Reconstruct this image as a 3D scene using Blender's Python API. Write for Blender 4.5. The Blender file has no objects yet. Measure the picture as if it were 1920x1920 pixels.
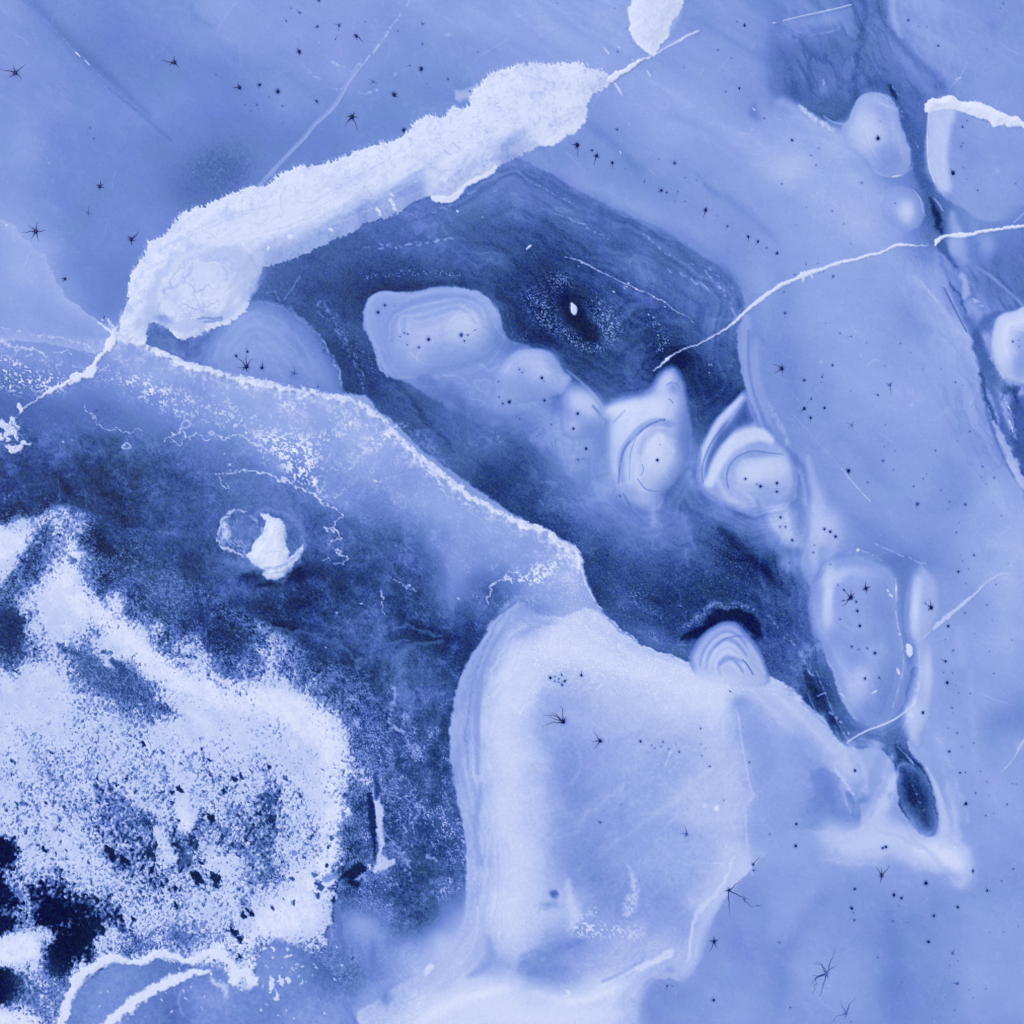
import bpy, math
sc = bpy.context.scene
# ---------------------------------------------------------------- camera: looking straight down from a drone
cam_d = bpy.data.cameras.new('camera'); cam = bpy.data.objects.new('camera', cam_d); sc.collection.objects.link(cam)
CAM_H = 90.0
cam.location = (0, 0, CAM_H); cam.rotation_euler = (0, 0, 0)
cam_d.sensor_width = 36; cam_d.lens = 36 * CAM_H / 96.0
cam_d.clip_end = 20000; cam_d.clip_start = .5
sc.camera = cam
# ---------------------------------------------------------------- thin bright overcast
SUN_EL, SUN_AZ = math.radians(55), math.radians(-52)      # low light from the north-west
world = bpy.data.worlds.new('World'); sc.world = world; world.use_nodes = True
nt = world.node_tree
sky = nt.nodes.new('ShaderNodeTexSky'); sky.sky_type = 'NISHITA'; sky.sun_disc = False
sky.sun_elevation = SUN_EL; sky.sun_rotation = SUN_AZ; sky.air_density = 1.0; sky.dust_density = .6; sky.ozone_density = 2.0
bg = nt.nodes['Background']; bg.inputs['Strength'].default_value = .13
nt.links.new(sky.outputs[0], bg.inputs[0])
sun_d = bpy.data.lights.new('sun', 'SUN'); sun_d.energy = 1.3; sun_d.angle = math.radians(20); sun_d.color = (1.0, .97, .93)
sun = bpy.data.objects.new('sun', sun_d); sc.collection.objects.link(sun)
sun.rotation_euler = (math.radians(90) - SUN_EL, 0, math.pi - SUN_AZ)
sc.view_settings.view_transform = 'Standard'; sc.view_settings.look = 'None'; sc.view_settings.gamma = 1; sc.view_settings.use_curve_mapping = False
sc.view_settings.exposure = 0.5
# ---------------------------------------------------------------- the lake surface as fields
# plan units: 20 plan units = 1 m; u runs east, v runs south, origin at the north-west corner of the bay
import numpy as np
f32 = np.float32
STEP = 1.9
core = np.arange(-46, 1966.1, STEP)
grow = np.cumsum(STEP * 1.32 ** np.arange(1, 33))
LINE = np.concatenate([(core[0] - grow)[::-1], core, core[-1] + grow]).astype(f32)
N = len(LINE)
U, V = np.meshgrid(LINE, LINE)          # rows = v
T = np.zeros_like(U)                    # frost: 0 clear black ice / water .. 1 snow
H = np.zeros_like(U)                    # metres
rng = np.random.default_rng(7)
TAB = rng.random((16, 257, 257)).astype(f32); TAB[:, 256] = TAB[:, 0]; TAB[:, :, 256] = TAB[:, :, 0]

def vnoise(x, y, k):
    x = np.mod(x, 256); y = np.mod(y, 256)
    i = x.astype(np.int32); j = y.astype(np.int32); i = np.minimum(i, 255); j = np.minimum(j, 255)
    fx = x - i; fy = y - j
    fx = fx * fx * (3 - 2 * fx); fy = fy * fy * (3 - 2 * fy)
    t = TAB[k % 16].ravel(); b = j * 257 + i
    a = t[b]; c = t[b + 257]
    a = a + (t[b + 1] - a) * fx
    c = c + (t[b + 258] - c) * fx
    return a + (c - a) * fy

def noise(scale, k=0, octaves=3, ang=0.0, stretch=1.0, x=None, y=None, gain=.5):
    """fractal noise, mean 0, about -1..1; ang in degrees, long axis stretched"""
    x = U if x is None else x; y = V if y is None else y
    ca, sa = np.cos(np.radians(ang)), np.sin(np.radians(ang))
    p = (x * ca + y * sa) / (scale * stretch); q = (-x * sa + y * ca) / scale
    out = 0; amp = 1.0; tot = 0
    for o in range(octaves):
        out = out + amp * (vnoise(p + 17.3 * (k + 1) + 40 * o, q + 9.7 * (k + 2) + 31 * o, k + o) - .5)
        tot += amp; amp *= gain; p = p * 2.03; q = q * 2.03
    return (out * (2.6 / tot)).astype(f32)

def ss(x, a, b):
    t = np.clip((x - a) / (b - a), 0, 1)
    return t * t * (3 - 2 * t)

W = {}
def warp(amp, scale, k):
    key = (scale, k)
    if key not in W:
        W[key] = (noise(scale, k, 3), noise(scale, k + 5, 3))
    return W[key][0] * amp, W[key][1] * amp

def spline(p, closed=True, sub=5):
    p = np.array(p, float); n = len(p); out = []
    for i in range(n if closed else n - 1):
        if closed: a, b, c, d = p[(i - 1) % n], p[i], p[(i + 1) % n], p[(i + 2) % n]
        else: a, b, c, d = p[max(i - 1, 0)], p[i], p[i + 1], p[min(i + 2, n - 1)]
        for s in range(sub):
            t = s / sub
            out.append(.5 * ((2 * b) + (c - a) * t + (2 * a - 5 * b + 4 * c - d) * t * t + (3 * b - a - 3 * c + d) * t ** 3))
    if not closed: out.append(p[-1])
    return np.array(out)

def window(x0, x1, y0, y1):
    i0, i1 = np.searchsorted(LINE, [x0, x1]); j0, j1 = np.searchsorted(LINE, [y0, y1])
    return (slice(max(j0, 0), min(j1 + 1, N)), slice(max(i0, 0), min(i1 + 1, N)))

def sample(F, x0, y0, q, x, y):
    a = np.clip((x - x0) / q, 0, F.shape[1] - 1.001); b = np.clip((y - y0) / q, 0, F.shape[0] - 1.001)
    i = a.astype(np.int32); j = b.astype(np.int32); fa = a - i; fb = b - j
    f = F.ravel(); k = j * F.shape[1] + i; w = F.shape[1]
    t = f[k] * (1 - fa) + f[k + 1] * fa
    return t * (1 - fb) + (f[k + w] * (1 - fa) + f[k + w + 1] * fa) * fb

def dist(pts, margin=60, wps=(), closed=True, smooth=True, q=3.0):
    """signed distance (inside negative) to an outline, on a window of the sheet, edges made uneven by the warps"""
    P = spline(pts, closed) if smooth else np.array(pts, float)
    P = P[:, :2]
    x0, y0 = P.min(0) - margin - 14; x1, y1 = P.max(0) + margin + 14
    xs = np.arange(x0, x1 + q, q); ys = np.arange(y0, y1 + q, q)
    X, Y = np.meshgrid(xs.astype(f32), ys.astype(f32))
    D = np.full(X.shape, 1e9, f32); ins = np.zeros(X.shape, bool)
    n = len(P)
    for i in range(n if closed else n - 1):
        a = P[i]; b = P[(i + 1) % n]; e = b - a; L = e @ e + 1e-9
        t = np.clip(((X - a[0]) * e[0] + (Y - a[1]) * e[1]) / L, 0, 1)
        np.minimum(D, (X - a[0] - t * e[0]) ** 2 + (Y - a[1] - t * e[1]) ** 2, out=D)
        if closed and abs(e[1]) > 1e-9:
            r = (Y > a[1]) != (Y > b[1])
            ins ^= r & (X < a[0] + (Y - a[1]) * e[0] / e[1])
    D = np.sqrt(D)
    if closed: D = np.where(ins, -D, D)
    w = window(x0 + 14, x1 - 14, y0 + 14, y1 - 14)
    x, y = U[w], V[w]
    for amp, scale, k in wps:
        a, b = warp(amp, scale, k); x = x + a[w]; y = y + b[w]
    return w, sample(D, x0, y0, q, x, y).astype(f32)

def sample_window(w, D, w2, far=60.0):
    F = np.full(U.shape, far, f32); F[w] = D
    return F[w2]

def prof(d, table):
    t = sorted(table)
    return np.interp(d, [a[0] for a in t], [a[1] for a in t]).astype(f32)

def region(pts, alpha, val=None, wps=(), add=None, margin=60, smooth=True, closed=True, tex=None, h=None):
    """alpha / val: tables of (distance, value); val may be an array or number"""
    w, d = dist(pts, margin, wps, closed, smooth)
    a = prof(d, alpha)
    if tex is not None: a = a * np.clip(tex[w], 0, 1)
    if add is not None: T[w] += a * add
    elif val is not None:
        v = prof(d, val) if isinstance(val, list) else (val[w] if isinstance(val, np.ndarray) else val)
        T[w] += (v - T[w]) * a
    if h is not None: H[w] += prof(d, h)
    return w, d, a

def stroke(pts, val, alpha=1.0, soft=1.6, wps=(), tex=None, add=None, smooth=True, h=0.0, keep=None):
    """pts (u, v, half-width)"""
    P = spline(pts, False, 5) if smooth and len(pts) > 2 else np.array(pts, float)
    M = P[:, 2].max() + soft * 2 + 8
    w = window(P[:, 0].min() - M, P[:, 0].max() + M, P[:, 1].min() - M, P[:, 1].max() + M)
    x, y = U[w], V[w]
    for am, scale, k in wps:
        a, b = warp(am, scale, k); x = x + a[w]; y = y + b[w]
    A = np.full(x.shape, -1e3, f32)
    for i in range(len(P) - 1):
        a = P[i]; b = P[i + 1]; e = b[:2] - a[:2]; L = e @ e + 1e-9
        m = max(a[2], b[2]) + soft * 2 + 8
        # local rows / columns
        cx = (U[w][0] > min(a[0], b[0]) - m) & (U[w][0] < max(a[0], b[0]) + m)
        cy = (V[w][:, 0] > min(a[1], b[1]) - m) & (V[w][:, 0] < max(a[1], b[1]) + m)
        ix = np.where(cx)[0]; iy = np.where(cy)[0]
        if not len(ix) or not len(iy): continue
        s = (slice(iy[0], iy[-1] + 1), slice(ix[0], ix[-1] + 1))
        X, Y = x[s], y[s]
        t = np.clip(((X - a[0]) * e[0] + (Y - a[1]) * e[1]) / L, 0, 1)
        r = (a[2] + (b[2] - a[2]) * t) - np.hypot(X - a[0] - t * e[0], Y - a[1] - t * e[1])
        A[s] = np.maximum(A[s], r)
    al = ss(A, -soft, soft) * alpha
    if tex is not None: al = al * np.clip(tex[w], 0, 1)
    if add is not None: T[w] += al * add
    else:
        v = val[w] if isinstance(val, np.ndarray) else val
        T[w] += (v - T[w]) * al
    if h: H[w] += al * h
    if keep is not None: LABEL[w][al > .3] = keep
    return w, al

def blob(u, v, ru, rv, val, a=1.0, ang=0, p=1.0, add=False, wps=(), tex=None):
    M = max(ru, rv) * 2.4
    w = window(u - M, u + M, v - M, v + M)
    x, y = U[w] - u, V[w] - v
    for am, scale, k in wps:
        c, d = warp(am, scale, k); x = x + c[w]; y = y + d[w]
    ca, sa = np.cos(np.radians(ang)), np.sin(np.radians(ang))
    r = ((x * ca + y * sa) / ru) ** 2 + ((-x * sa + y * ca) / rv) ** 2
    al = np.exp(-r ** p) * a
    if tex is not None: al = al * np.clip(tex[w], 0, 1)
    if add: T[w] += al * val
    else: T[w] += (val - T[w]) * al

def field(pts, s=30.0, power=2.2, q=16.0, wa=1.0):
    """a smooth field through scattered values"""
    xs = np.arange(-80, 2016, q, dtype=f32)
    X, Y = np.meshgrid(xs, xs); num = np.zeros_like(X); den = np.zeros_like(X)
    for a, b, c in pts:
        k = 1 / ((X - a) ** 2 + (Y - b) ** 2 + s * s) ** power
        num += k * c; den += k
    F = num / den
    k = np.array([1, 4, 6, 4, 1], f32) / 16
    for _ in range(1):
        F = sum(k[i] * np.pad(F, ((2, 2), (0, 0)), 'edge')[i:i + F.shape[0]] for i in range(5))
        F = sum(k[i] * np.pad(F, ((0, 0), (2, 2)), 'edge')[:, i:i + F.shape[1]] for i in range(5))
    a, b = warp(14, 90, 1); c, d = warp(5, 26, 3)
    return sample(F, -80, -80, q, U + (a + c) * wa, V + (b + d) * wa).astype(f32)

LABEL = np.zeros(U.shape, np.int16)
LABELS = {}
def lab(w, m, key):
    if key not in LABELS: LABELS[key] = len(LABELS) + 1
    LABEL[w][m] = LABELS[key]
def key(k):
    if k not in LABELS: LABELS[k] = len(LABELS) + 1
    return LABELS[k]

# common textures
n4 = noise(4.2, 2, 2); n9 = noise(9, 4, 3); n22 = noise(22, 6, 3); n70 = noise(70, 8, 4)
speck = rng.random(U.shape).astype(f32)
ROUGH = (3.0, 5.0, 2)          # fine ragged edge
RAG = (5.0, 14.0, 4)
WAVE = (7.0, 46.0, 6)

# ---- pale plates and the pools under the south-west
plates = [(0,0,.60),(80,0,.56),(160,40,.55),(320,0,.57),(420,20,.63),(480,60,.60),(560,30,.62),(640,0,.62),(720,80,.60),(800,0,.64),(880,30,.66),
(960,0,.66),(1000,40,.68),(1080,30,.66),(1120,80,.68),(1040,90,.64),(960,100,.60),(880,110,.60),(1300,40,.60),(1360,20,.60),(1420,60,.60),(1300,130,.63),(1420,130,.60),
(0,120,.58),(100,150,.57),(200,80,.50),(260,140,.52),(330,180,.53),(420,140,.53),(500,130,.57),(560,180,.58),(640,120,.62),(680,190,.57),(760,150,.57),(820,180,.55),(760,110,.58),
(0,220,.60),(40,300,.60),(120,280,.53),(200,250,.53),(120,370,.54),(60,380,.57),(250,330,.53),(320,270,.50),(420,240,.50),(520,250,.51),(600,260,.51),(700,230,.53),(350,340,.46),(180,430,.52),(280,400,.52),
(150,500,.52),(220,520,.50),(200,580,.49),(10,440,.68),(50,500,.72),(80,560,.69),(0,540,.68),(130,600,.66),(200,645,.64),(60,615,.62),(0,600,.60),
(1140,200,.62),(1200,160,.64),(1250,200,.66),(1150,250,.57),(1100,270,.56),(1060,300,.58),(1200,290,.62),(1280,250,.66),(1100,350,.60),(1180,370,.60),(1180,320,.56),(1260,330,.60),(1300,200,.64),(1400,260,.64),(1380,190,.60),
(1420,330,.68),(1340,300,.64),(1300,400,.60),(1260,420,.58),(1340,440,.60),(1400,420,.58),(1420,490,.62),(1360,480,.54),(1480,400,.66),(1500,440,.66),
(1480,300,.72),(1450,240,.66),(1540,340,.74),(1560,290,.68),(1620,380,.70),(1560,420,.68),(1650,440,.70),(1600,470,.67),(1700,460,.62),
(1480,20,.55),(1560,20,.56),(1500,60,.52),(1460,110,.44),(1540,100,.48),(1580,70,.50),(1480,150,.40),(1530,150,.44),(1580,150,.46),(1600,120,.47),(1640,60,.45),(1630,130,.48),(1660,110,.50),(1660,160,.42),(1700,160,.44),(1740,180,.46),
(1540,180,.40),(1600,20,.46),(1620,0,.42),(1640,0,.45),(1690,0,.66),(1720,60,.66),(1780,0,.62),(1850,20,.60),(1740,120,.63),(1800,120,.64),(1880,80,.60),(1850,160,.62),(1780,60,.63),(1910,180,.60),(1810,170,.60),
(1700,220,.44),(1720,270,.40),(1730,330,.42),(1680,340,.55),(1700,330,.55),(1740,400,.36),(1760,440,.36),(1800,440,.60),(1790,480,.62),(1850,470,.52),(1900,470,.50),(1900,520,.46),(1840,520,.50),(1860,450,.52),
(1480,560,.60),(1440,620,.56),(1430,680,.56),(1480,640,.62),(1540,560,.67),(1520,620,.68),(1600,540,.66),(1660,520,.66),(1620,600,.68),(1700,580,.60),(1560,680,.66),(1500,720,.58),(1480,800,.56),(1540,780,.62),(1620,700,.68),(1620,760,.68),
(1680,640,.64),(1740,640,.66),(1800,700,.68),(1720,720,.68),(1780,640,.70),(1740,540,.70),(1700,800,.66),(1600,860,.60),(1560,860,.60),(1680,880,.64),(1800,800,.64),(1840,760,.64),(1750,880,.64),(1780,900,.58),(1820,860,.62),(1860,900,.72),(1840,820,.60),
(1620,940,.62),(1540,900,.60),(1560,960,.64),(1680,960,.64),(1740,960,.64),(1850,980,.70),(1910,1000,.72),(1600,1000,.60),(1640,1010,.56),(1700,1010,.62),(1760,1000,.62),(1820,1040,.66),(1880,1080,.70),(1740,1040,.54),
(1720,1080,.52),(1760,1100,.62),(1800,1120,.62),(1860,1160,.68),(1910,1180,.68),(1790,1200,.64),(1850,1240,.68),(1900,1280,.66),(1800,1280,.64),(1780,1340,.66),(1830,1320,.70),(1880,1340,.60),(1910,1340,.54),(1860,1380,.56),(1820,1400,.70),(1910,1400,.64),(1870,1420,.62),(1800,1450,.66),
(1500,960,.66),(1540,1020,.68),(1480,1020,.70),(1520,1080,.60),(1560,1060,.60),(1640,1040,.50),(1680,1060,.47),
(1880,1480,.68),(1840,1520,.62),(1900,1540,.64),(1860,1560,.62),(1900,1620,.60),(1840,1660,.60),(1880,1700,.64),(1780,1700,.58),(1700,1640,.64),(1640,1620,.68),(1560,1600,.68),(1480,1480,.68),(1440,1420,.68),(1480,1400,.68),(1540,1440,.66),
(1440,1520,.68),(1500,1560,.68),(1560,1660,.60),(1460,1620,.64),(1480,1700,.66),(1440,1680,.62),(1500,1760,.63),(1540,1700,.60),(1640,1700,.60),(1660,1760,.55),(1600,1740,.58),(1720,1760,.57),(1780,1760,.61),(1860,1780,.64),(1910,1780,.64),(1680,1840,.54),(1600,1820,.62),(1560,1860,.64),(1500,1840,.64),(1460,1840,.56),(1450,1780,.58),(1400,1760,.62),(1380,1700,.62),(1400,1840,.62),(1360,1880,.63),(1300,1900,.62),(1240,1880,.57),(1500,1910,.60),(1620,1900,.60),(1700,1900,.57),(1760,1860,.58),(1820,1850,.64),(1870,1900,.60),(1900,1860,.66),
(60,700,.50),(0,740,.42),(150,740,.50),(250,700,.63),(330,720,.62),(300,780,.50),(200,800,.42),(100,820,.38),(0,850,.30),(60,860,.24),(180,880,.22),(300,850,.36),(100,660,.62),(180,690,.58),
(420,730,.66),(420,780,.58),(400,830,.52),(380,880,.34),(330,900,.24),(250,930,.18),(120,920,.12),(0,920,.14),(0,960,.12),(150,1000,.15),(250,1030,.2),(320,1000,.28),(350,950,.3),(400,940,.33),(450,900,.44),
(500,740,.68),(500,810,.64),(560,780,.67),(640,800,.67),(700,850,.66),(620,900,.56),(560,950,.42),(660,930,.56),(740,930,.60),(820,940,.64),(900,980,.64),(980,1010,.64),(1050,1050,.68),(700,980,.47),(790,990,.52),(620,1000,.33),(700,1030,.26),(750,1050,.26),(800,1050,.40),
(850,1020,.58),(900,1060,.55),(860,1080,.55),(950,1040,.62),(1000,1100,.60),(1050,1120,.68),(1060,1150,.7),(860,1130,.47),(900,1110,.26),(890,1180,.2),(930,1110,.36),(960,1120,.5),(600,1080,.12),(560,1120,.1),(650,1100,.16),(710,1120,.22),(780,1080,.26),(760,1130,.2),(820,1170,.15),(760,1190,.16),(700,1190,.3),(650,1200,.25),(600,1200,.2),
(500,1150,.14),(440,1170,.15),(400,1100,.2),(350,1060,.26),(440,1060,.34),(500,1080,.24),(580,1000,.30),(300,1100,.24),(350,1180,.14),(300,1200,.14),(420,1220,.12),(480,1240,.16),(560,1270,.25),(620,1250,.2),(700,1260,.22),(740,1310,.34),(750,1250,.36),(800,1250,.2),(840,1200,.18),(800,1300,.3),(820,1350,.25),(820,1420,.2),(760,1380,.34),(700,1380,.2),(660,1330,.18),(720,1450,.28),(700,1520,.15),(690,1470,.22),(800,1480,.3),(840,1480,.2),
(780,1540,.27),(850,1560,.25),(760,1600,.32),(840,1620,.28),(780,1680,.33),(850,1680,.27),(740,1720,.24),(800,1740,.24),(680,1560,.2),(670,1600,.2),(700,1640,.22),(660,1660,.15),(720,1660,.25),(640,1700,.42),(660,1730,.58),(690,1740,.60),(700,1780,.62),(640,1790,.45),(600,1830,.3),(650,1850,.36),(500,1800,.55),(540,1840,.55),(500,1880,.62),(560,1880,.62),(640,1890,.64),(700,1860,.6),(720,1850,.5),(780,1800,.68),(820,1770,.8),(860,1740,.76),(900,1700,.84),(760,1900,.74),(700,1910,.7),(850,1850,.86),
(900,1820,.82),(950,1750,.86),(920,1780,.68),(1000,1850,.80),(1100,1840,.76),(1180,1900,.72),(1000,1910,.88),(1100,1900,.86),(900,1900,.88),(800,1850,.78)]
T[:] = field(plates, 26); T += .018 * ss(T, .45, .55)
ST = noise(26, 3, 4, 38, 5.0)                  # long faint drift streaks
north = ss(V, 700, 300)
T += n70 * .020 + n22 * .014 + ST * .009 + noise(150, 3, 3) * .012
# faint streaks north of the ridge
a, b = U - 1000, V - 0
T += noise(16, 9, 3, 30, 6) * .030 * ss(U, 820, 1000) * ss(-V, -230, -60)

def line(pts, val, w=1.2, alpha=.8, soft=1.2, tex=None, wps=((1.5, 9, 4),)):
    return stroke([(p[0], p[1], p[2] if len(p) > 2 else w) for p in pts], val, alpha, soft, wps, tex)
brk = ss(noise(5, 1, 2), -.35, .35)            # broken line texture
brk2 = ss(noise(11, 5, 3), -.1, .4) * ss(noise(3.4, 3, 2), -.3, .3)

# north-west plate
stroke([(40,-20,9),(100,45,10),(150,95,10),(210,150,7),(280,215,3)], 0, 1, 12, add=-.065)
line([(20,-10),(60,18),(95,48),(145,100),(168,122),(210,165),(262,205)], .68, .8, .5, 1.6, ss(n9, -.6, .6))
stroke([(143,99,1.5),(150,106,1)], .92, 1, 1.2); stroke([(160,114,1.2),(168,122,1.2)], .9, .8, 1)
stroke([(205,165,2),(262,212,2.4),(320,262,1.5)], 0, 1, 4, add=-.05)
blob(412, 322, 62, 46, .37, .85, -20, 1.3, tex=ss(n4, -1.2, .2) )
blob(362, 350, 40, 20, .42, .5, -20)
blob(30, 330, 50, 80, .62, .5)
stroke([(362,5,4),(360,20,5),(375,38,4),(400,50,3)], 0, 1, 8, add=-.05)
blob(425, 15, 48, 26, .67, .6)
for p in ([(60,255),(72,272),(84,290),(96,310),(112,332)], [(380,240),(392,256),(402,268)], [(345,300),(352,318),(372,328)]):
    line(p, .72, 1.1, .6, 1.4, brk2)
region([(-60,395),(0,408),(30,430),(62,462),(88,488),(104,525),(130,560),(178,598),(215,628),(190,660),(60,640),(-60,620)],
       [(-30,.55),(-1,.85),(1.2,0)], [(-60,.64),(-20,.69),(0,.74)], (RAG[:1] + (14,4), (1.2, 5, 2)))
blob(40, 520, 70, 60, .72, .6)
stroke([(185,604,1.5),(200,616,3),(218,632,4)], .93, 1, 1.4, ((3,6,2),))
for (u, v) in ((12,422),(192,600)): stroke([(u,v,1.5),(u+2,v+1,1)], .9, 1, 1.2)

# old healed crack running north-east from the ridge
stroke([(772,-4,1.2),(747,34,1.6),(730,56,2),(710,85,2.6),(692,107,3.2),(672,125,3.6),(660,143,3.2)], .80, .8, 1.4, ((1.5,9,4),), ss(n4, -.5, .3))
stroke([(672,125,3),(655,152,4.2),(647,165,4.4),(635,186,4.6),(620,207,4.4),(592,232,4),(572,257,4),(545,285,4),(517,315,4),(485,350,4)], .665, .8, 1.6)
stroke([(690,110,1),(655,154,1.4),(638,186,1.3),(620,209,1.3),(592,235,1),(572,260,.9),(540,292,.8)], .80, .6, 1.1)
for p in ([(602,72),(595,92),(612,105),(630,120),(655,125)], [(572,125),(592,145),(617,162),(640,168),(667,173),(695,172),(718,160),(745,138)]):
    line(p, .84, 2.2, .7, 2, brk2, ((3,10,4),))
line([(955,72),(930,88),(900,105),(885,120)], .72, .8, .7); line([(547,58),(538,75)], .72, .8, .6)
blob(840,65,6,3,.78,.8); blob(960,45,70,26,.70,.5,30); blob(1040,60,90,12,.72,.5,32)
for p in ([(1002,-5),(1040,12),(1078,42)], [(1085,48),(1110,68),(1135,92)], [(960,20),(990,42),(1015,66)], [(1200,140),(1250,170),(1300,200)]):
    line(p, .78, 2.5, .35, 5)
for p in ([(1133,90,1),(1141,101,1.5)], [(1152,156,1.5),(1160,168,2.5),(1167,180,.6)], [(1213,133,1.5),(1219,142,2)], [(1160,88,1),(1163,92,.5)], [(1185,112,1),(1190,118,.7)]):
    stroke(p, .88, .9, 1.3)
region([(870,170),(960,300),(700,300),(760,240),(820,190)], [(-10,.4),(8,0)], .585)
# pale drift east of the ridge end
region([(1165,195),(1240,190),(1320,215),(1400,262),(1450,300),(1520,340),(1500,380),(1400,310),(1300,240),(1220,215)], [(-22,.5),(8,0)], .71, (WAVE,))
stroke([(1330,225,2),(1355,236,4),(1380,250,6),(1415,262,6),(1440,285,3)], .74, .6, 5, (RAG,))
stroke([(1410,240,1),(1403,252,1.4),(1385,248,1)], .80, .6, 1.5)
for p in ([(1100,235,6),(1140,262,6),(1180,300,8),(1200,320,5)],[(1330,355,3),(1360,370,4),(1400,400,5),(1440,435,4),(1460,455,2)], [(1310,330,3),(1340,365,3)], [(1250,215,3),(1330,245,4),(1380,290,3)]):
    stroke(p, 0, 1, 12, add=-.055)
stroke([(1415,198,2),(1412,212,9),(1420,222,6)], 0, 1, 9, add=-.10); stroke([(1412,204,1.2),(1415,207,1)], .92, .9, 1.4)
stroke([(1163,284,1),(1164,288,1)], .92, .9, 1)

# north-east corner: dark tongue between plates
d_ne = noise(30, 11, 4, 80, 2.5)
blob(1510,130,60,55,.43,.7,20,1.4,wps=(WAVE,))
T[window(1440,1800,0,230)] += (noise(9, 12, 3, 70, 3) * .03)[window(1440,1800,0,230)]
region([(1437,-10),(1442,60),(1440,130),(1452,190),(1500,200),(1530,215),(1480,110),(1470,20)], [(-12,.35),(10,0)], .46)
region([(1470,40),(1595,12),(1585,40),(1560,52),(1520,56),(1485,48)], [(-14,.7),(3,0)], .62)
stroke([(1480,52,2),(1530,62,2.5),(1570,55,2),(1588,38,1)], .58, .5, 3)
line([(1492,60),(1525,65),(1560,58),(1585,40)], .66, 1.3, .45, 2, brk)
blob(1530,180,56,26,.34,.6,15,1.2,wps=(WAVE,)); blob(1580,200,30,20,.32,.6,-20,wps=(WAVE,))
stroke([(1612,-10,9),(1622,20,8),(1618,55,6),(1612,90,5),(1602,130,4),(1600,150,3)], .36, .75, 7, (RAG,))
stroke([(1642,-10,10),(1652,25,8),(1664,55,8),(1690,85,8),(1720,115,9),(1750,145,10),(1770,165,6)], .40, .75, 9, (RAG,))
stroke([(1632,-10,4),(1636,40,5),(1640,90,8)], .52, .6, 7)
stroke([(1672,-10,5),(1676,30,5),(1684,60,4),(1690,70,2)], .74, .75, 5)
stroke([(1636,70,3),(1650,95,4),(1680,130,4),(1700,160,5)], .50, .6, 8)
stroke([(1605,170,8),(1640,155,8),(1668,168,7)], .38, .8, 10)
stroke([(1500,200,2),(1530,212,5),(1565,222,6),(1590,208,6),(1608,178,7)], .33, .9, 5, (ROUGH,))
blob(1540,168,16,20,.60,.5,30,wps=(RAG,)); stroke([(1543,152,1),(1544,158,1.6)], .86, .7, 2.5, (ROUGH,))
line([(1446,43),(1455,42),(1468,39)], .98, 1.1, .9, 1.1, brk); stroke([(1468,39,.8),(1510,29,.9),(1560,18,1.2),(1596,9,1.2)], .9, .85, 1.1)
stroke([(1780,165,1),(1800,145,1.4),(1815,115,1.2)], .74, .6, 2); line([(1792,150),(1801,146)], .9, 1, .7)
blob(1862,50,14,14,.55,.6); 
region([(1445,185),(1500,200),(1560,235),(1600,232),(1640,300),(1690,360),(1740,440),(1600,460),(1460,300)], [(-30,.35),(6,0)], .72)
Mq = noise(26, 7, 4, 68, 3.2, x=U + warp(24, 90, 1)[0], y=V + warp(24, 90, 1)[1]); MqF = 1 - ss(np.abs(Mq), .03, .20)
wq = window(1420, 1960, -20, 1000); mk = (ss(U, 1430, 1520) * ss(-V, -1000, -880))[wq]
edge_e = ss(U[wq] - 1690 - np.clip(V[wq] - 480, 0, 500) * .3, -60, 40) * ss(V[wq], 380, 480)
ne_ = ss(-V[wq], -230, -150)
dkm = ss(-T[wq], -.60, -.50)
T[wq] += mk * (-(MqF[wq]) * (.05 * ne_ * dkm + .04 * edge_e) + Mq[wq] * (.05 * ne_ * dkm + .04 * edge_e))
stroke([(1470,190,5),(1495,210,9),(1520,230,12),(1548,250,12),(1580,262,8)], .78, .7, 12, (WAVE,))
stroke([(1498,200,2),(1530,222,3),(1566,243,1)], .88, .5, 4, (ROUGH,))
for p, vv, al in (([(1190,130,10),(1300,190,18),(1420,280,24),(1540,370,26),(1660,470,22),(1740,570,18),(1800,680,16),(1850,800,12)], .76, .38), ([(1080,340,8),(1220,400,14),(1350,450,18),(1430,530,14),(1440,620,8)], .70, .35),
                 ([(1560,290,14),(1620,340,18),(1680,400,16)], .80, .5), ([(1500,480,20),(1620,520,24),(1700,600,20)], .70, .3), ([(1840,880,14),(1880,980,20),(1890,1100,20),(1880,1250,18)], .74, .35), ([(1560,560,16),(1570,680,22),(1620,820,20)], .70, .25), ([(1700,20,8),(1800,60,20),(1860,130,14)], .68, .3), ([(1440,1600,24),(1480,1500,24)], .72, .3), ([(1460,1740,16),(1520,1640,22)], .68, .3)):
    stroke(p, vv, al, 26, (WAVE,))
for p, dd in (([(1460,1900,8),(1470,1820,12),(1500,1740,12),(1550,1680,8)], -.045), ([(1680,1900,20),(1680,1800,26),(1660,1720,20)], -.04), ([(1640,880,10),(1740,960,14),(1800,940,8)], -.03), ([(1480,560,14),(1480,660,20),(1500,780,16)], -.035), ([(1720,540,14),(1700,620,14)], -.03), ([(1500,90,8),(1480,200,8)], -.03)):
    stroke(p, 0, 1, 24, (WAVE,), add=dd)
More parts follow.
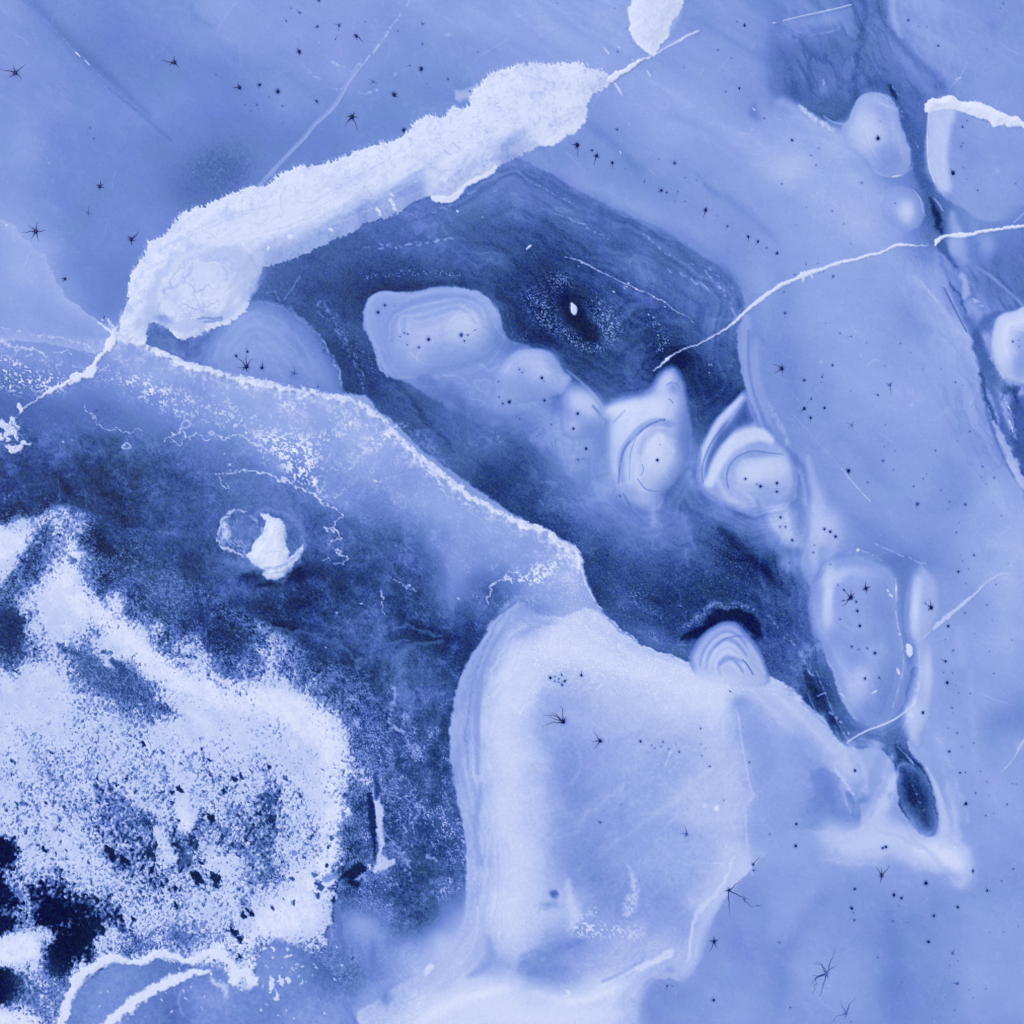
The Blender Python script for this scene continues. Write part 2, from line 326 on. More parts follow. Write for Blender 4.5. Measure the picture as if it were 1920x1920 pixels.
# pale spots on that shoulder
blob(1485,262,26,24,.74,.6); blob(1530,275,22,30,.70,.4,30); blob(1475,310,30,22,.80,.6)
stroke([(1498,198,1.5),(1512,212,4),(1530,226,4.5),(1550,238,3),(1562,245,1)], .84, .9, 2, (ROUGH,), ss(n4,-1.1,.1))
stroke([(1545,218,1),(1560,228,1.5),(1575,232,2),(1586,232,2.5),(1598,220,1.5)], .74, .8, 2)
stroke([(1500,255,3),(1550,265,4),(1600,295,4),(1630,325,3)], .76, .5, 7)
# north dome
NE_DOME = [(1580,245),(1590,225),(1603,195),(1615,180),(1632,173),(1650,176),(1668,186),(1682,205),(1690,232),(1700,260),(1708,290),(1704,315),(1685,328),(1662,330),(1640,322),(1628,300),(1606,280),(1586,268)]
w, d, a = region(NE_DOME, [(-1,1),(2.5,0)], [(-60,.70),(-28,.70),(-16,.74),(-4,.70),(0,.70)], ((2,14,4),), h=[(-45,.35),(0,0)])
lab(w, d < 0, 'ne_dome')
blob(1632,255,30,42,.87,.75,-10,1.5); blob(1618,235,20,40,.84,.6,15); blob(1667,305,32,26,.58,.75,20,1.5); blob(1660,285,30,20,.66,.5)
stroke([(1655,178,2),(1676,195,5),(1692,225,4),(1702,260,3)], .55, .5, 2, (ROUGH,), brk)
stroke([(1650,176,1),(1672,186,3),(1688,208,3),(1694,222,2)], .80, .7, 1.6, (ROUGH,), brk)
stroke([(1640,322,1),(1662,331,1),(1690,328,1.4),(1710,315,.8)], .74, .7, 1.5); stroke([(1673,332,1),(1680,331,1.7),(1688,329,1)], .93, .8, 1.3)
# dark lead between the domes
stroke([(1664,158,4),(1676,178,7),(1688,200,6),(1700,235,7),(1714,265,8),(1722,300,9),(1728,330,9),(1742,365,10),(1752,390,12),(1762,420,12),(1768,440,8)], .33, .85, 6, (RAG,), ss(n22,-2,.5))
stroke([(1668,160,3),(1676,178,4),(1681,186,2)], .14, .9, 3, (ROUGH,)); stroke([(1744,372,2),(1752,392,5),(1760,410,6),(1758,425,5),(1768,436,3)], .10, .9, 5, (RAG,))
stroke([(1672,160,.8),(1682,175,1.5),(1698,185,1)], .72, .8, 1.5, (ROUGH,), brk)
stroke([(1712,235,8),(1725,265,7),(1730,300,4)], .38, .8, 6)
line([(1718,265),(1723,285)], .7, 1, .7, 1.5, brk); line([(1724,380),(1738,410)], .7, 1, .6, 1.5, brk)
stroke([(1752,372,1),(1760,382,1.6),(1768,395,1)], .7, .8, 1.5)
# small dome under it
SM_DOME = [(1668,358),(1690,352),(1712,362),(1726,378),(1730,400),(1722,420),(1700,430),(1672,420),(1655,395)]
w, d, a = region(SM_DOME, [(-8,.85),(1,.7),(5,0)], [(-30,.72),(0,.66)], ((2,14,4),), h=[(-25,.2),(0,0)])
lab(w, d < -1, 'small_dome')
blob(1700,398,17,24,.88,.85,0,1.3); stroke([(1712,356,1),(1726,374,1.6),(1731,398,1)], .76,.7,1.4)
# east plate with its white western margin
E_PLATE = [(1742,207),(1760,205),(1805,212),(1855,230),(1925,240),(1990,255),(1990,375),(1925,385),(1895,408),(1862,417),(1830,410),(1800,388),(1770,370),(1752,345),(1741,315),(1737,280),(1739,240)]
w, d, a = region(E_PLATE, [(-2,1),(2,0)], .645, ((2,14,4),), h=[(-40,.2),(0,0)])
lab(w, d < 0, 'east_plate')
stroke([(1768,208,24),(1760,250,20),(1757,300,19),(1768,345,13),(1778,358,3)], .86, .9, 9, ((2,14,4),), tex=ss(d_ne,-3,.3))
stroke([(1748,212,6),(1745,260,5),(1747,310,4),(1755,340,3)], .80, .8, 3); stroke([(1741,210,1),(1738,260,1),(1741,310,1),(1752,342,1)], .92, .7, 1.2)
blob(1905,400,30,18,.58,.6,-30); blob(1868,320,5,6,.72,.7)
stroke([(1780,372,6),(1810,400,5),(1850,420,5),(1890,412,5),(1918,390,5)], .56, .55, 6)
line([(1922,398),(1912,408),(1902,417)], .8, 1.2, .6)
# band of rafted ice going down the east side
em = ss(U - 1715 - np.clip(V - 450, 0, 600) * .33, -10, 50) * ss(V, 440, 520) * ss(-V, -980, -860)
T[window(1680,1960,430,1000)] += (em * noise(8, 14, 3, 62, 5) * .10 * ss(noise(40, 2, 2), -1, 1) + noise(24, 9, 4, 58, 2.5) * .07 * em)[window(1680,1960,430,1000)]
stroke([(1758,455,7),(1768,462,9),(1780,480,6),(1792,500,3)], .34, .8, 4, (RAG,))
stroke([(1788,400,5),(1790,440,12),(1800,465,14),(1812,490,6)], .80, .6, 9, (WAVE,))
blob(1850,466,16,26,.72,.8,0,1.3); blob(1830,480,30,26,.50,.5)
blob(1890,500,40,30,.46,.6,20); blob(1870,495,12,18,.4,.6); blob(1910,540,16,30,.46,.5)
stroke([(1720,520,5),(1750,560,7),(1790,610,9),(1820,660,9),(1835,700,6)], .76, .7, 9, (RAG,), ss(noise(9,7,3,52,4),-1.2,.6))
stroke([(1720,520,1),(1740,545,2),(1758,565,2.5)], .82, .6, 2, tex=brk)
stroke([(1762,480,3),(1775,520,5),(1795,560,6),(1808,600,6),(1830,640,4)], .50, .7, 4, (RAG,), ss(noise(6,7,2,58,5),-.9,.5))
stroke([(1770,540,1.5),(1790,580,1.5),(1812,622,1.5)], .40, .8, 1.5); stroke([(1783,530,2),(1800,560,2.5),(1812,590,2)], .30, .7, 3, (RAG,))
stroke([(1803,520,6),(1812,545,8),(1806,560,4)], .76, .8, 5, (RAG,)); stroke([(1825,562,2),(1835,568,3),(1843,575,2)], .84, .8, 2, (ROUGH,), brk)
stroke([(1820,570,10),(1835,590,8)], .68, .8, 7); stroke([(1830,500,1),(1860,520,3),(1900,555,2),(1925,580,2)], .66, .7, 3)
# dark lead beside the eastern dome
stroke([(1815,600,8),(1832,620,12),(1850,605,10),(1870,590,6)], .40, .8, 8, (RAG,), ss(n22,-2,.4))
stroke([(1830,625,8),(1838,660,12),(1852,690,14),(1868,715,12),(1890,735,12),(1915,760,14)], .36, .9, 5, (RAG,), ss(n22,-1.6,.3))
stroke([(1846,700,8),(1856,740,12),(1868,780,16),(1885,820,18),(1905,850,20)], .40, .9, 6, (RAG,), ss(n22,-2,.3))
stroke([(1905,760,16),(1915,800,22),(1925,860,20),(1940,930,16)], .30, .8, 8, (RAG,))
stroke([(1880,745,5),(1900,730,9),(1908,750,6)], .2, .7, 4, (RAG,), ss(n9,-.8,.5))
stroke([(1850,730,3),(1856,760,5),(1866,790,5),(1872,800,2)], .66, .8, 3, (RAG,), ss(n4,-1,.3)); stroke([(1882,745,4),(1888,775,8),(1896,800,6),(1905,820,3)], .70, .8, 4, (ROUGH,), ss(n4,-1,.4))
line([(1886,755),(1893,770)], .95, 1.8, .8, 1.5, brk); line([(1892,790),(1899,808)], .93, 1.5, .8, 1.5, brk)
stroke([(1840,700,3),(1848,740,3),(1860,775,3),(1880,820,3),(1900,860,3),(1925,905,3)], .26, .8, 3, (ROUGH,))
stroke([(1812,700,2),(1826,740,4),(1840,780,5),(1865,830,6),(1890,880,6),(1915,930,6)], .50, .5, 6, tex=ss(noise(7,9,2,62,5),-.6,.6))
stroke([(1862,790,2),(1880,830,6),(1898,870,8),(1920,910,8)], .80, .85, 3, (RAG,)); stroke([(1858,800,1),(1876,845,1.3),(1900,895,1.3)], .45, .7, 1.4)
E_DOME = [(1925,574),(1905,582),(1880,588),(1866,602),(1858,640),(1862,668),(1878,700),(1900,715),(1940,720),(1990,700),(1990,580)]
w, d, a = region(E_DOME, [(-2,1),(2,0)], [(-50,.70),(-25,.90),(-6,.84),(0,.74)], h=[(-40,.35),(0,0)])
lab(w, d < 0, 'east_dome')
blob(1915,690,28,26,.60,.8,10,1.4)
stroke([(1862,665,1),(1870,690,2),(1882,708,3)], .80, .8, 2, (ROUGH,))
# ---- long pale plate in the east with its western margin
stroke([(1398,600,9),(1398,650,10),(1400,700,8),(1412,745,8),(1425,780,8),(1440,820,6)], .70, .75, 6, ((2,14,4),), ss(ST,-2.4,.3))
stroke([(1382,610,1),(1383,660,1.6),(1389,705,1.6),(1396,735,1.2),(1412,765,1),(1420,790,1)], .80, .6, 1.5, (ROUGH,))
stroke([(1404,620,2),(1404,680,3),(1412,730,3),(1428,775,4),(1445,815,6),(1465,850,6)], .50, .7, 3)
stroke([(1418,640,6),(1416,700,8),(1428,745,8),(1442,790,5)], .68, .6, 6)
stroke([(1441,755,2),(1452,780,4),(1466,805,5),(1477,832,4)], .76, .6, 3, (ROUGH,), ss(n4,-1.2,.4))
# grey hollow running down beside it
stroke([(1455,830,4),(1485,860,8),(1500,890,14),(1508,930,16),(1500,960,10)], .48, .85, 5, (WAVE,))
stroke([(1515,860,5),(1524,900,7),(1530,940,9),(1535,980,12),(1545,1010,10)], .76, .7, 6)
stroke([(1560,925,10),(1590,965,14),(1640,1000,14)], .57, .6, 14)
line([(1500,878),(1508,890)], .8, 1.2, .5, 1.5, brk); line([(1507,925),(1511,937)], .9, 1.3, .8)
line([(1488,778),(1520,815),(1560,858),(1578,880)], .72, .7, .55); line([(1578,880),(1600,906),(1632,940)], .86, .8, .8)
stroke([(1624,690,1),(1632,680,1.6),(1641,675,2),(1650,678,1)], .74, .8, 1.8); blob(1620,760,90,60,.65,.3); blob(1655,740,24,30,.70,.5)
line([(1680,600),(1698,580)], .72, 1, .5); blob(1709,760,3,4,.76,.8); blob(1539,678,3,3,.8,.7)

# ---- the lobed pale ice below the lead (south)
BIG = [(1060,1155),(1110,1140),(1160,1182),(1220,1217),(1290,1238),(1330,1215),(1400,1218),(1440,1260),(1490,1290),(1500,1315),(1530,1345),(1562,1380),(1600,1440),(1612,1480),(1610,1560),(1560,1560),(1480,1560),(1420,1620),
(1380,1660),(1340,1720),(1320,1790),(1285,1840),(1240,1835),(1205,1880),(1190,1960),(620,1960),(700,1880),(800,1810),(862,1740),(872,1690),(874,1620),(868,1560),(852,1480),(842,1400),(848,1330),(862,1270),(890,1222),(925,1165),(975,1130),(1010,1150)]
big = [(860,1300,.66),(848,1400,.70),(870,1500,.72),(880,1600,.76),(880,1700,.74),(900,1250,.66),(930,1200,.68),(885,1400,.66),(890,1330,.64),(905,1290,.64),(900,1480,.70),(890,1540,.68),(905,1600,.70),(900,1650,.76),(950,1180,.74),(985,1165,.72),(930,1260,.82),(915,1350,.84),(915,1450,.84),(920,1520,.80),(940,1600,.86),(940,1700,.88),(940,1300,.88),(950,1400,.86),(960,1500,.84),(970,1220,.86),(1040,1185,.84),(1040,1230,.88),(1000,1260,.88),(980,1330,.86),(1000,1420,.82),(1010,1500,.82),(1020,1580,.80),(1010,1650,.82),(1000,1720,.84),
(1100,1180,.84),(1120,1230,.86),(1180,1215,.80),(1200,1260,.84),(1100,1270,.80),(1040,1270,.76),(1060,1310,.72),(1040,1350,.70),(1100,1330,.74),(1130,1380,.70),(1160,1300,.80),(1240,1260,.82),(1280,1258,.84),(1250,1320,.86),(1300,1280,.86),(1350,1310,.88),(1340,1350,.84),(1200,1360,.76),(1050,1420,.62),(1070,1450,.60),(1090,1400,.68),(1030,1390,.70),(1130,1440,.70),(1190,1420,.74),(1240,1420,.70),(1300,1400,.72),(1350,1400,.78),(1370,1440,.80),(1390,1500,.82),
(1060,1520,.62),(1060,1580,.62),(1110,1500,.66),(1150,1540,.68),(1200,1500,.70),(1250,1480,.72),(1310,1500,.80),(1340,1520,.82),(1330,1560,.74),(1100,1640,.56),(1110,1700,.58),(1120,1620,.60),(1160,1620,.68),(1180,1640,.66),(1160,1700,.62),(1220,1600,.70),(1270,1580,.70),(1240,1680,.64),(1280,1640,.70),(1310,1600,.72),(1260,1720,.66),(1220,1760,.70),(1330,1650,.76),(1310,1700,.82),(1350,1620,.82),(1380,1600,.84),(1300,1760,.76),(1280,1800,.74),(1250,1780,.72),(1240,1820,.72),
(1180,1720,.66),(1130,1740,.66),(1090,1740,.70),(1060,1720,.82),(1080,1690,.80),(1040,1760,.70),(1060,1790,.58),(1000,1800,.54),(990,1820,.54),(1080,1760,.62),(1020,1850,.60),(1060,1830,.64),(1120,1800,.72),(1160,1790,.74),(1190,1760,.74),(1240,1790,.86),(1180,1830,.80),(1120,1870,.84),(1060,1890,.86),(1150,1870,.84),(1180,1900,.74),(960,1850,.88),(1000,1900,.88),(980,1780,.84),(960,1770,.86),(940,1760,.84),(900,1840,.84),(930,1800,.66),(920,1815,.60),(900,1880,.88),(840,1900,.86),(800,1860,.80),(740,1920,.76),(860,1820,.78),(820,1850,.74),(885,1770,.76),(780,1900,.80),
(1400,1250,.80),(1380,1300,.84),(1420,1290,.82),(1410,1340,.68),(1390,1320,.66),(1400,1380,.64),(1430,1400,.66),(1420,1460,.66),(1450,1330,.76),(1480,1320,.82),(1480,1370,.72),(1500,1400,.66),(1520,1360,.78),(1500,1430,.66),(1560,1410,.76),(1570,1440,.78),(1540,1400,.74),(1530,1460,.56),(1560,1520,.56),(1540,1500,.56),(1575,1540,.56),(1520,1430,.64),(1500,1480,.68),(1450,1450,.67),(1450,1530,.68),(1480,1540,.68),(1420,1560,.66),(1560,1560,.58)]
BF = field(big, 20)
BF = .775 + (BF - .765) * 1.18
bm1 = noise(38, 6, 4, -50, 1.8, x=U + warp(24, 90, 1)[0], y=V + warp(24, 90, 1)[1]); BF += bm1 * .022 + (1 - ss(np.abs(bm1), .02, .15)) * .018
BF += ss(n4, -1, 1) * .03 + n22 * .015 - .015
w, d, a = region(BIG, [(-3,1),(1.5,0)], BF, ((2.5,14,4),(1.5,5,2)), margin=20)
big_w, big_d = w, d
stroke([(1030,1205,22),(985,1245,30),(955,1310,26),(945,1380,34),(955,1450,26),(940,1530,32),(965,1610,30),(950,1690,40)], .93, .5, 34, ((14,46,6),(6,14,4)))
nb = noise(6, 11, 3, 0, 14, x=U * .3 + V, y=sample_window(big_w, big_d, (slice(None), slice(None)), 60) + warp(10, 46, 6)[0] + warp(4, 14, 4)[0])
fb = sample_window(big_w, big_d, (slice(None), slice(None)), 60); mB = ss(-fb, 3, 16) * ss(fb, -120, -40) * ss(-U, -1330, -1180)
T += mB * nb * .045; del fb
stroke([(1040,1205,28),(1110,1225,26),(1190,1255,24),(1270,1275,28),(1330,1300,30)], .92, .65, 20, (WAVE,))
stroke([(700,1960,60),(830,1900,46),(950,1870,40),(1060,1890,34),(1140,1850,20)], .93, .65, 26, (WAVE,)); stroke([(960,1960,60),(1060,1940,50),(1160,1900,16)], .92, .65, 22, (WAVE,))
# soften the western and southern rims of the lobe into the pools
stroke([(690,1960,40),(700,1900,30),(760,1850,24),(820,1800,14)], .72, .5, 24, (WAVE,))
stroke([(930,1160,3),(898,1215,4),(872,1265,5),(858,1330,5),(850,1400,6),(856,1470,5)], .74, .55, 4, (RAG,))
stroke([(945,1150,1.5),(925,1180,2),(905,1225,2),(888,1275,2),(878,1330,2),(873,1390,2.4),(876,1440,2)], .50, .55, 2, (RAG,), ss(n4,-.9,.5))
stroke([(955,1160,2),(925,1210,3),(905,1260,4),(896,1320,6),(894,1390,6),(896,1450,4)], .62, .7, 4)
stroke([(985,1170,1.2),(950,1205,1.6),(925,1255,1.6),(910,1320,1.4)], .90, .5, 2, (RAG,))
stroke([(900,1470,3),(895,1520,5),(892,1560,5),(900,1620,4)], .60, .45, 6, (RAG,))
stroke([(895,1700,2),(896,1740,3),(885,1780,3),(870,1800,2),(850,1830,2)], .88, .6, 3)
stroke([(915,1760,6),(920,1790,9),(905,1815,8),(880,1830,4)], .60, .6, 8)
blob(832,1776,22,30,.82,.7,-30,1); blob(900,1760,14,50,.76,.4)
stroke([(798,1828,2),(802,1820,6),(806,1814,6),(809,1812,5)], .92, .9, 2, (ROUGH,))
# east rims
stroke([(1370,1300,1),(1384,1340,1.6),(1390,1385,1.6),(1398,1430,1.6),(1408,1480,1.6),(1414,1492,1.6),(1400,1508,1.4),(1398,1540,1.4),(1402,1590,1.4),(1410,1640,1.2)], .86, .6, 2.5)
region([(1362,1296),(1376,1310),(1388,1350),(1396,1400),(1406,1460),(1416,1492),(1400,1512),(1400,1560),(1404,1620),(1414,1646),(1480,1660),(1500,1500),(1460,1380),(1430,1330),(1400,1300)], [(-14,.38),(3,0)], .675)
stroke([(1400,1285,16),(1470,1318,20),(1530,1372,20),(1575,1430,18),(1590,1500,12)], .80, .6, 20, (WAVE,))
stroke([(1430,1320,20),(1480,1400,26),(1500,1480,20)], .72, .35, 26, (WAVE,))
for p in ([(1450,1300,2),(1510,1350,3),(1560,1410,2)], [(1420,1310,2),(1490,1370,3),(1540,1430,2)], [(1130,1600,3),(1180,1560,4),(1260,1500,4),(1330,1440,3)], [(1080,1560,3),(1110,1520,4),(1170,1470,3)], [(1000,1860,5),(1080,1880,7),(1160,1850,7),(1230,1800,6)], [(760,1930,8),(860,1880,9),(950,1850,8)]): stroke(p, 0, 1, 9, (WAVE,), add=.05)
blob(1385,1318,14,14,.60,.7)
stroke([(1350,1480,18),(1395,1490,16)], .80, .5, 8)
stroke([(1385,1600,10),(1365,1640,14),(1330,1700,13),(1312,1760,14),(1290,1815,10)], .80, .6, 10)
stroke([(1375,1610,2),(1364,1640,3),(1350,1665,4),(1330,1690,4),(1312,1705,4),(1302,1730,3),(1296,1770,3),(1290,1800,2)], .90, .7, 2.5, (RAG,))
stroke([(1340,1560,1),(1350,1590,2),(1352,1560,1)], .80, .4, 3); stroke([(1335,1575,1),(1348,1560,1.4),(1356,1556,1)], .84, .5, 1.5)
stroke([(1300,1640,10),(1270,1690,12),(1230,1740,10),(1190,1770,8)], .66, .35, 12)
region([(1225,1838),(1250,1846),(1275,1836),(1310,1800),(1335,1730),(1400,1660),(1440,1700),(1420,1820),(1330,1930),(1225,1960),(1200,1900),(1215,1850)], [(-10,.85),(10,0)], .615, (WAVE,))
blob(1225,1900,26,50,.55,.35)
# bright plume and grains inside
stroke([(1178,1625,2),(1186,1645,5),(1190,1670,8),(1182,1695,13),(1176,1712,9)], .86, .8, 6, ((3,6,2),), ss(n4,-1.3,.4))
blob(1040,1690,36,30,.80,.6,wps=(RAG,)); blob(1034,1668,14,26,.72,.6,20,wps=(RAG,)); blob(1038,1679,8,9,.34,.8,0,2,wps=(RAG,)); blob(1032,1698,16,7,.60,.7,wps=(RAG,))
stroke([(1062,1650,4),(1072,1690,8),(1080,1720,8),(1070,1740,6)], .90, .6, 8, (RAG,))
gr = ss(n4, .05, .5)
blob(1130,1745,60,14,.92,.85,8,1.5,tex=gr); blob(1095,1735,20,24,.92,.8,tex=gr); blob(1190,1748,20,16,.86,.7,-40,1.5,tex=ss(n4,-.8,.5))
blob(1115,1707,10,8,.86,.7,tex=gr)
stroke([(985,1800,10),(1020,1790,14),(1060,1780,10),(1095,1766,5)], .54, .75, 9, (WAVE,), ss(n9,-1.4,.4)); stroke([(985,1815,12),(1020,1820,10),(1060,1815,6)], .56, .6, 8, (RAG,), ss(n9,-1.4,.4))
stroke([(1100,1866,2),(1140,1840,3),(1180,1822,4),(1222,1806,6),(1258,1786,7)], .92, .8, 3, (RAG,)); stroke([(1130,1840,3),(1170,1822,3),(1205,1800,3)], .66, .7, 3)
stroke([(1095,1810,1),(1140,1800,2),(1190,1780,2),(1230,1765,2)], .82, .6, 3, (RAG,), ss(n9,-1,.4)); stroke([(1110,1830,1),(1150,1815,1),(1200,1800,1)], .84,.5,1.5)
stroke([(1060,1868,1.5),(1066,1862,3),(1058,1858,1.5)], .95, .8, 1.8, (RAG,)); blob(1256,1818,12,6,.64,.7)
blob(1343,1514,5,6,.97,.9,0,2,wps=((2,5,2),)); blob(1321,1511,4,4,.93,.8); blob(1340,1535,36,8,.82,.6,-5)
blob(1100,1490,12,10,.60,.6); blob(1170,1510,22,6,.60,.5,-60); blob(1080,1460,22,30,.60,.5)
stroke([(1040,1400,1),(1060,1380,1.4),(1082,1400,2),(1088,1440,2),(1070,1470,2)], .76, .4, 3)
stroke([(1255,1412,2),(1252,1425,2),(1248,1436,1.5)], .86, .7, 2.5, (ROUGH,)); blob(1258,1410,3,3,.9,.8)
for p in ([(1190,1215),(1230,1235),(1275,1250)], [(1150,1200),(1200,1238),(1240,1262)], [(1080,1160),(1110,1190),(1150,1215)], [(1170,1225),(1210,1250),(1260,1275)]):
    line(p, .92, 2.4, .45, 2.5, ss(n4,-.7,.5), ((3,8,2),))
stroke([(1180,1210,5),(1240,1228,8),(1290,1246,7)], .79, .6, 4)
stroke([(1040,1165,4),(1000,1178,5),(970,1195,3)], .66, .5, 7)
# scoured slope at the head of the lobe
blob(1000,1140,44,18,.58,.7,-10,wps=(WAVE,)); blob(985,1125,50,16,.72,.8,-12,1.5,wps=(RAG,),tex=ss(n4,-.1,.5)); stroke([(935,1150,2),(960,1128,4),(1000,1118,4),(1040,1112,4)], .62, .6, 5, (RAG,))
# neck east of the big lobe
stroke([(1545,1340,6),(1565,1365,9),(1580,1385,10),(1570,1410,5)], .82, .7, 8, (RAG,))
blob(1500,1310,7,8,.88,.9,30,1.5,wps=((2,5,2),))
region([(1520,1440),(1560,1445),(1578,1480),(1585,1510),(1604,1545),(1580,1550),(1576,1562),(1560,1562),(1552,1530),(1538,1500),(1528,1480)], [(-4,.75),(3,0)], [(-20,.52),(0,.57)], ((8,14,4),ROUGH), tex=ss(n9,-1.8,-.4))
stroke([(1562,1440,1.5),(1580,1460,2),(1595,1485,2),(1602,1490,1)], .86, .8, 2, (ROUGH,)); line([(1583,1490),(1587,1505),(1596,1525)], .8, 1.2, .6, 1.2, brk)
stroke([(1586,1485,3),(1592,1498,5),(1600,1508,4)], .46, .75, 4, (RAG,)); stroke([(1612,1504,4),(1622,1496,6)], .44, .75, 6, (RAG,))
blob(1500,1390,20,30,.62,.4)

# ---- the dark lead: new clear ice between the plates
LEAD = [(240,640),(300,600),(480,520),(500,495),(560,478),(660,430),(760,385),(840,360),(880,330),(940,302),(975,300),(1035,328),(1085,358),(1160,396),(1235,427),(1285,458),(1335,493),(1362,512),(1384,536),(1393,560),(1392,590),(1382,618),(1382,645),(1385,680),(1392,715),(1400,745),(1412,770),(1422,800),(1440,850),(1500,880),(1512,930),(1522,985),(1500,1060),
(1520,1110),(1524,1150),(1545,1225),(1562,1270),(1580,1320),(1605,1350),(1650,1350),(1690,1330),(1700,1290),(1712,1250),(1725,1290),(1705,1380),(1700,1395),(1712,1420),(1735,1440),(1748,1480),(1758,1530),(1752,1560),(1735,1566),(1712,1548),(1690,1515),(1682,1470),(1676,1430),(1650,1405),(1600,1400),(1570,1385),(1550,1350),(1515,1320),(1500,1300),(1460,1275),(1420,1260),(1330,1250),(1290,1238),
(1220,1214),(1170,1184),(1125,1138),(1108,1105),(1098,1075),(1085,1030),(1035,998),(985,975),(930,940),(880,905),(830,870),(790,840),(750,800),(712,770),(690,745),(650,735),(560,712),(480,700),(400,690),(330,668),(268,645)]
lead = [(280,615,.38),(300,645,.42),(350,650,.46),(370,630,.46),(400,640,.44),(330,640,.36),(520,510,.37),(560,530,.36),(500,545,.34),(600,490,.37),(540,580,.30),(620,460,.38),(600,560,.28),(560,560,.30),(600,600,.26),(640,640,.24),(660,700,.24),(680,600,.26),(660,650,.22),(690,680,.18),(640,560,.30),(680,560,.24),(700,540,.20),(640,600,.26),(700,740,.24),(740,740,.30),(720,700,.18),
(700,500,.35),(760,460,.36),(800,520,.30),(860,520,.28),(760,530,.20),(900,535,.22),(860,530,.2),(700,440,.38),(780,400,.42),(850,400,.40),(900,360,.46),(940,330,.50),(880,430,.36),(820,450,.36),(900,480,.32),(960,400,.38),(980,360,.40),(1020,360,.46),(1020,400,.36),(1000,440,.34),(960,470,.30),(1040,460,.30),(1080,400,.44),(1100,430,.38),(1080,470,.33),(1160,450,.42),(1160,500,.34),(1120,510,.32),(1240,450,.50),(1240,500,.42),(1300,500,.46),(1340,520,.46),
(950,560,.18),(930,540,.2),(980,600,.16),(960,630,.18),(1000,560,.18),(1020,520,.2),(1040,540,.16),(1060,600,.12),(1100,600,.16),(1050,580,.14),(1080,560,.15),(1120,560,.22),(1100,640,.12),(1060,640,.16),(1010,640,.14),(1150,600,.20),(1160,560,.28),(1140,640,.20),(1200,600,.22),(1220,610,.16),(1180,650,.26),(1250,640,.18),(1200,560,.34),(1280,600,.32),(1280,560,.42),(1320,600,.38),(1340,560,.42),(1360,540,.46),(1370,600,.44),(1340,640,.38),(1370,660,.34),(1300,640,.34),(1300,680,.24),(1270,670,.16),(1250,690,.22),(1340,700,.28),(1380,710,.26),(1330,740,.24),(1300,760,.22),(1290,700,.20),(1370,740,.26),(1350,770,.32),(1320,790,.30),(1310,820,.36),(1300,860,.42),
(1080,670,.26),(1040,650,.2),(1060,690,.30),(1100,700,.30),(1140,720,.36),(1180,710,.32),(1140,680,.28),(1200,690,.28),(1120,720,.34),(1160,735,.36),(1200,725,.34),(1230,700,.26),
(730,780,.30),(760,800,.30),(760,760,.32),(790,780,.24),(740,730,.26),(780,750,.34),(820,760,.42),(800,720,.42),(840,700,.50),(860,740,.46),(880,780,.42),(820,800,.32),(840,830,.30),(800,830,.36),(810,850,.36),(860,860,.34),(900,850,.36),(880,820,.34),(900,760,.48),(920,720,.52),(940,700,.58),(960,820,.44),(920,880,.22),(900,890,.26),(930,910,.18),(970,900,.20),(960,860,.30),(1000,860,.34),(980,940,.18),(940,930,.24),(1000,970,.18),(1020,980,.20),(1060,1000,.20),(1020,920,.28),(1060,900,.40),(1040,870,.44),(1000,800,.50),(1060,840,.58),(1060,940,.40),(1040,960,.28),(1090,980,.30),(1100,940,.48),(1140,920,.54),(1140,960,.46),(1180,1000,.42),(1200,960,.48),(1160,960,.44),(1100,1020,.24),(1080,1010,.22),(1130,1020,.26),(1100,1060,.22),(1110,1090,.24),(1140,1080,.22),(1180,1060,.28),(1150,1120,.28),(1180,1150,.32),(1150,1150,.36),(1200,1120,.22),(1240,1080,.28),(1240,1130,.20),(1260,1170,.2),(1280,1150,.18),(1200,1170,.28),(1230,1200,.34),(1280,1210,.30),(1220,1180,.34),(1270,1190,.26),
(1240,1020,.42),(1280,1000,.44),(1260,980,.46),(1300,1040,.40),(1300,1080,.28),(1340,1080,.26),(1340,1110,.22),(1300,1120,.20),(1320,960,.46),(1290,940,.44),(1340,1000,.36),(1360,990,.26),(1370,1000,.18),(1390,1030,.16),(1420,1060,.18),(1450,1090,.22),(1380,1080,.22),(1400,1110,.24),(1400,960,.46),(1430,1000,.44),(1420,1030,.34),(1460,1050,.40),(1480,1080,.36),(1500,1110,.40),(1460,1120,.30),(1480,1150,.30),(1440,1150,.22),(1430,1180,.22),(1460,1200,.24),(1510,1180,.34),(1500,1200,.36),(1480,1240,.36),(1450,1240,.24),(1500,1270,.40),(1520,1220,.36),(1530,1260,.28),(1520,1290,.16),(1540,1310,.14),(1550,1340,.18),(1560,1300,.34),(1580,1340,.38),(1600,1370,.44),(1570,1370,.20),(1590,1390,.24),(1640,1380,.44),(1680,1370,.48),(1620,1410,.46),(1690,1400,.42),(1700,1310,.48),(1715,1200,.48),(1700,1430,.16),(1690,1460,.22),(1720,1440,.18),(1730,1460,.16),(1720,1490,.16),(1700,1490,.22),(1715,1520,.26),(1735,1510,.2),(1740,1545,.34),(1720,1540,.32),
(1350,900,.6),(1400,850,.7),(1470,880,.5),(1500,950,.56),(1480,990,.62),(1450,960,.66),(1500,1020,.60),(1440,940,.7),(1340,880,.6)]
LF = field(lead, 18, 2.4)
flow = noise(10, 13, 3, 33, 7.0)
LF += flow * .022 + n22 * .018 + n9 * .005 + (speck - .5) * .02
region(LEAD, [(-5,1),(-1,.95),(3.5,0)], LF, ((2.5,14,4),(1.8,5,2)), margin=20)
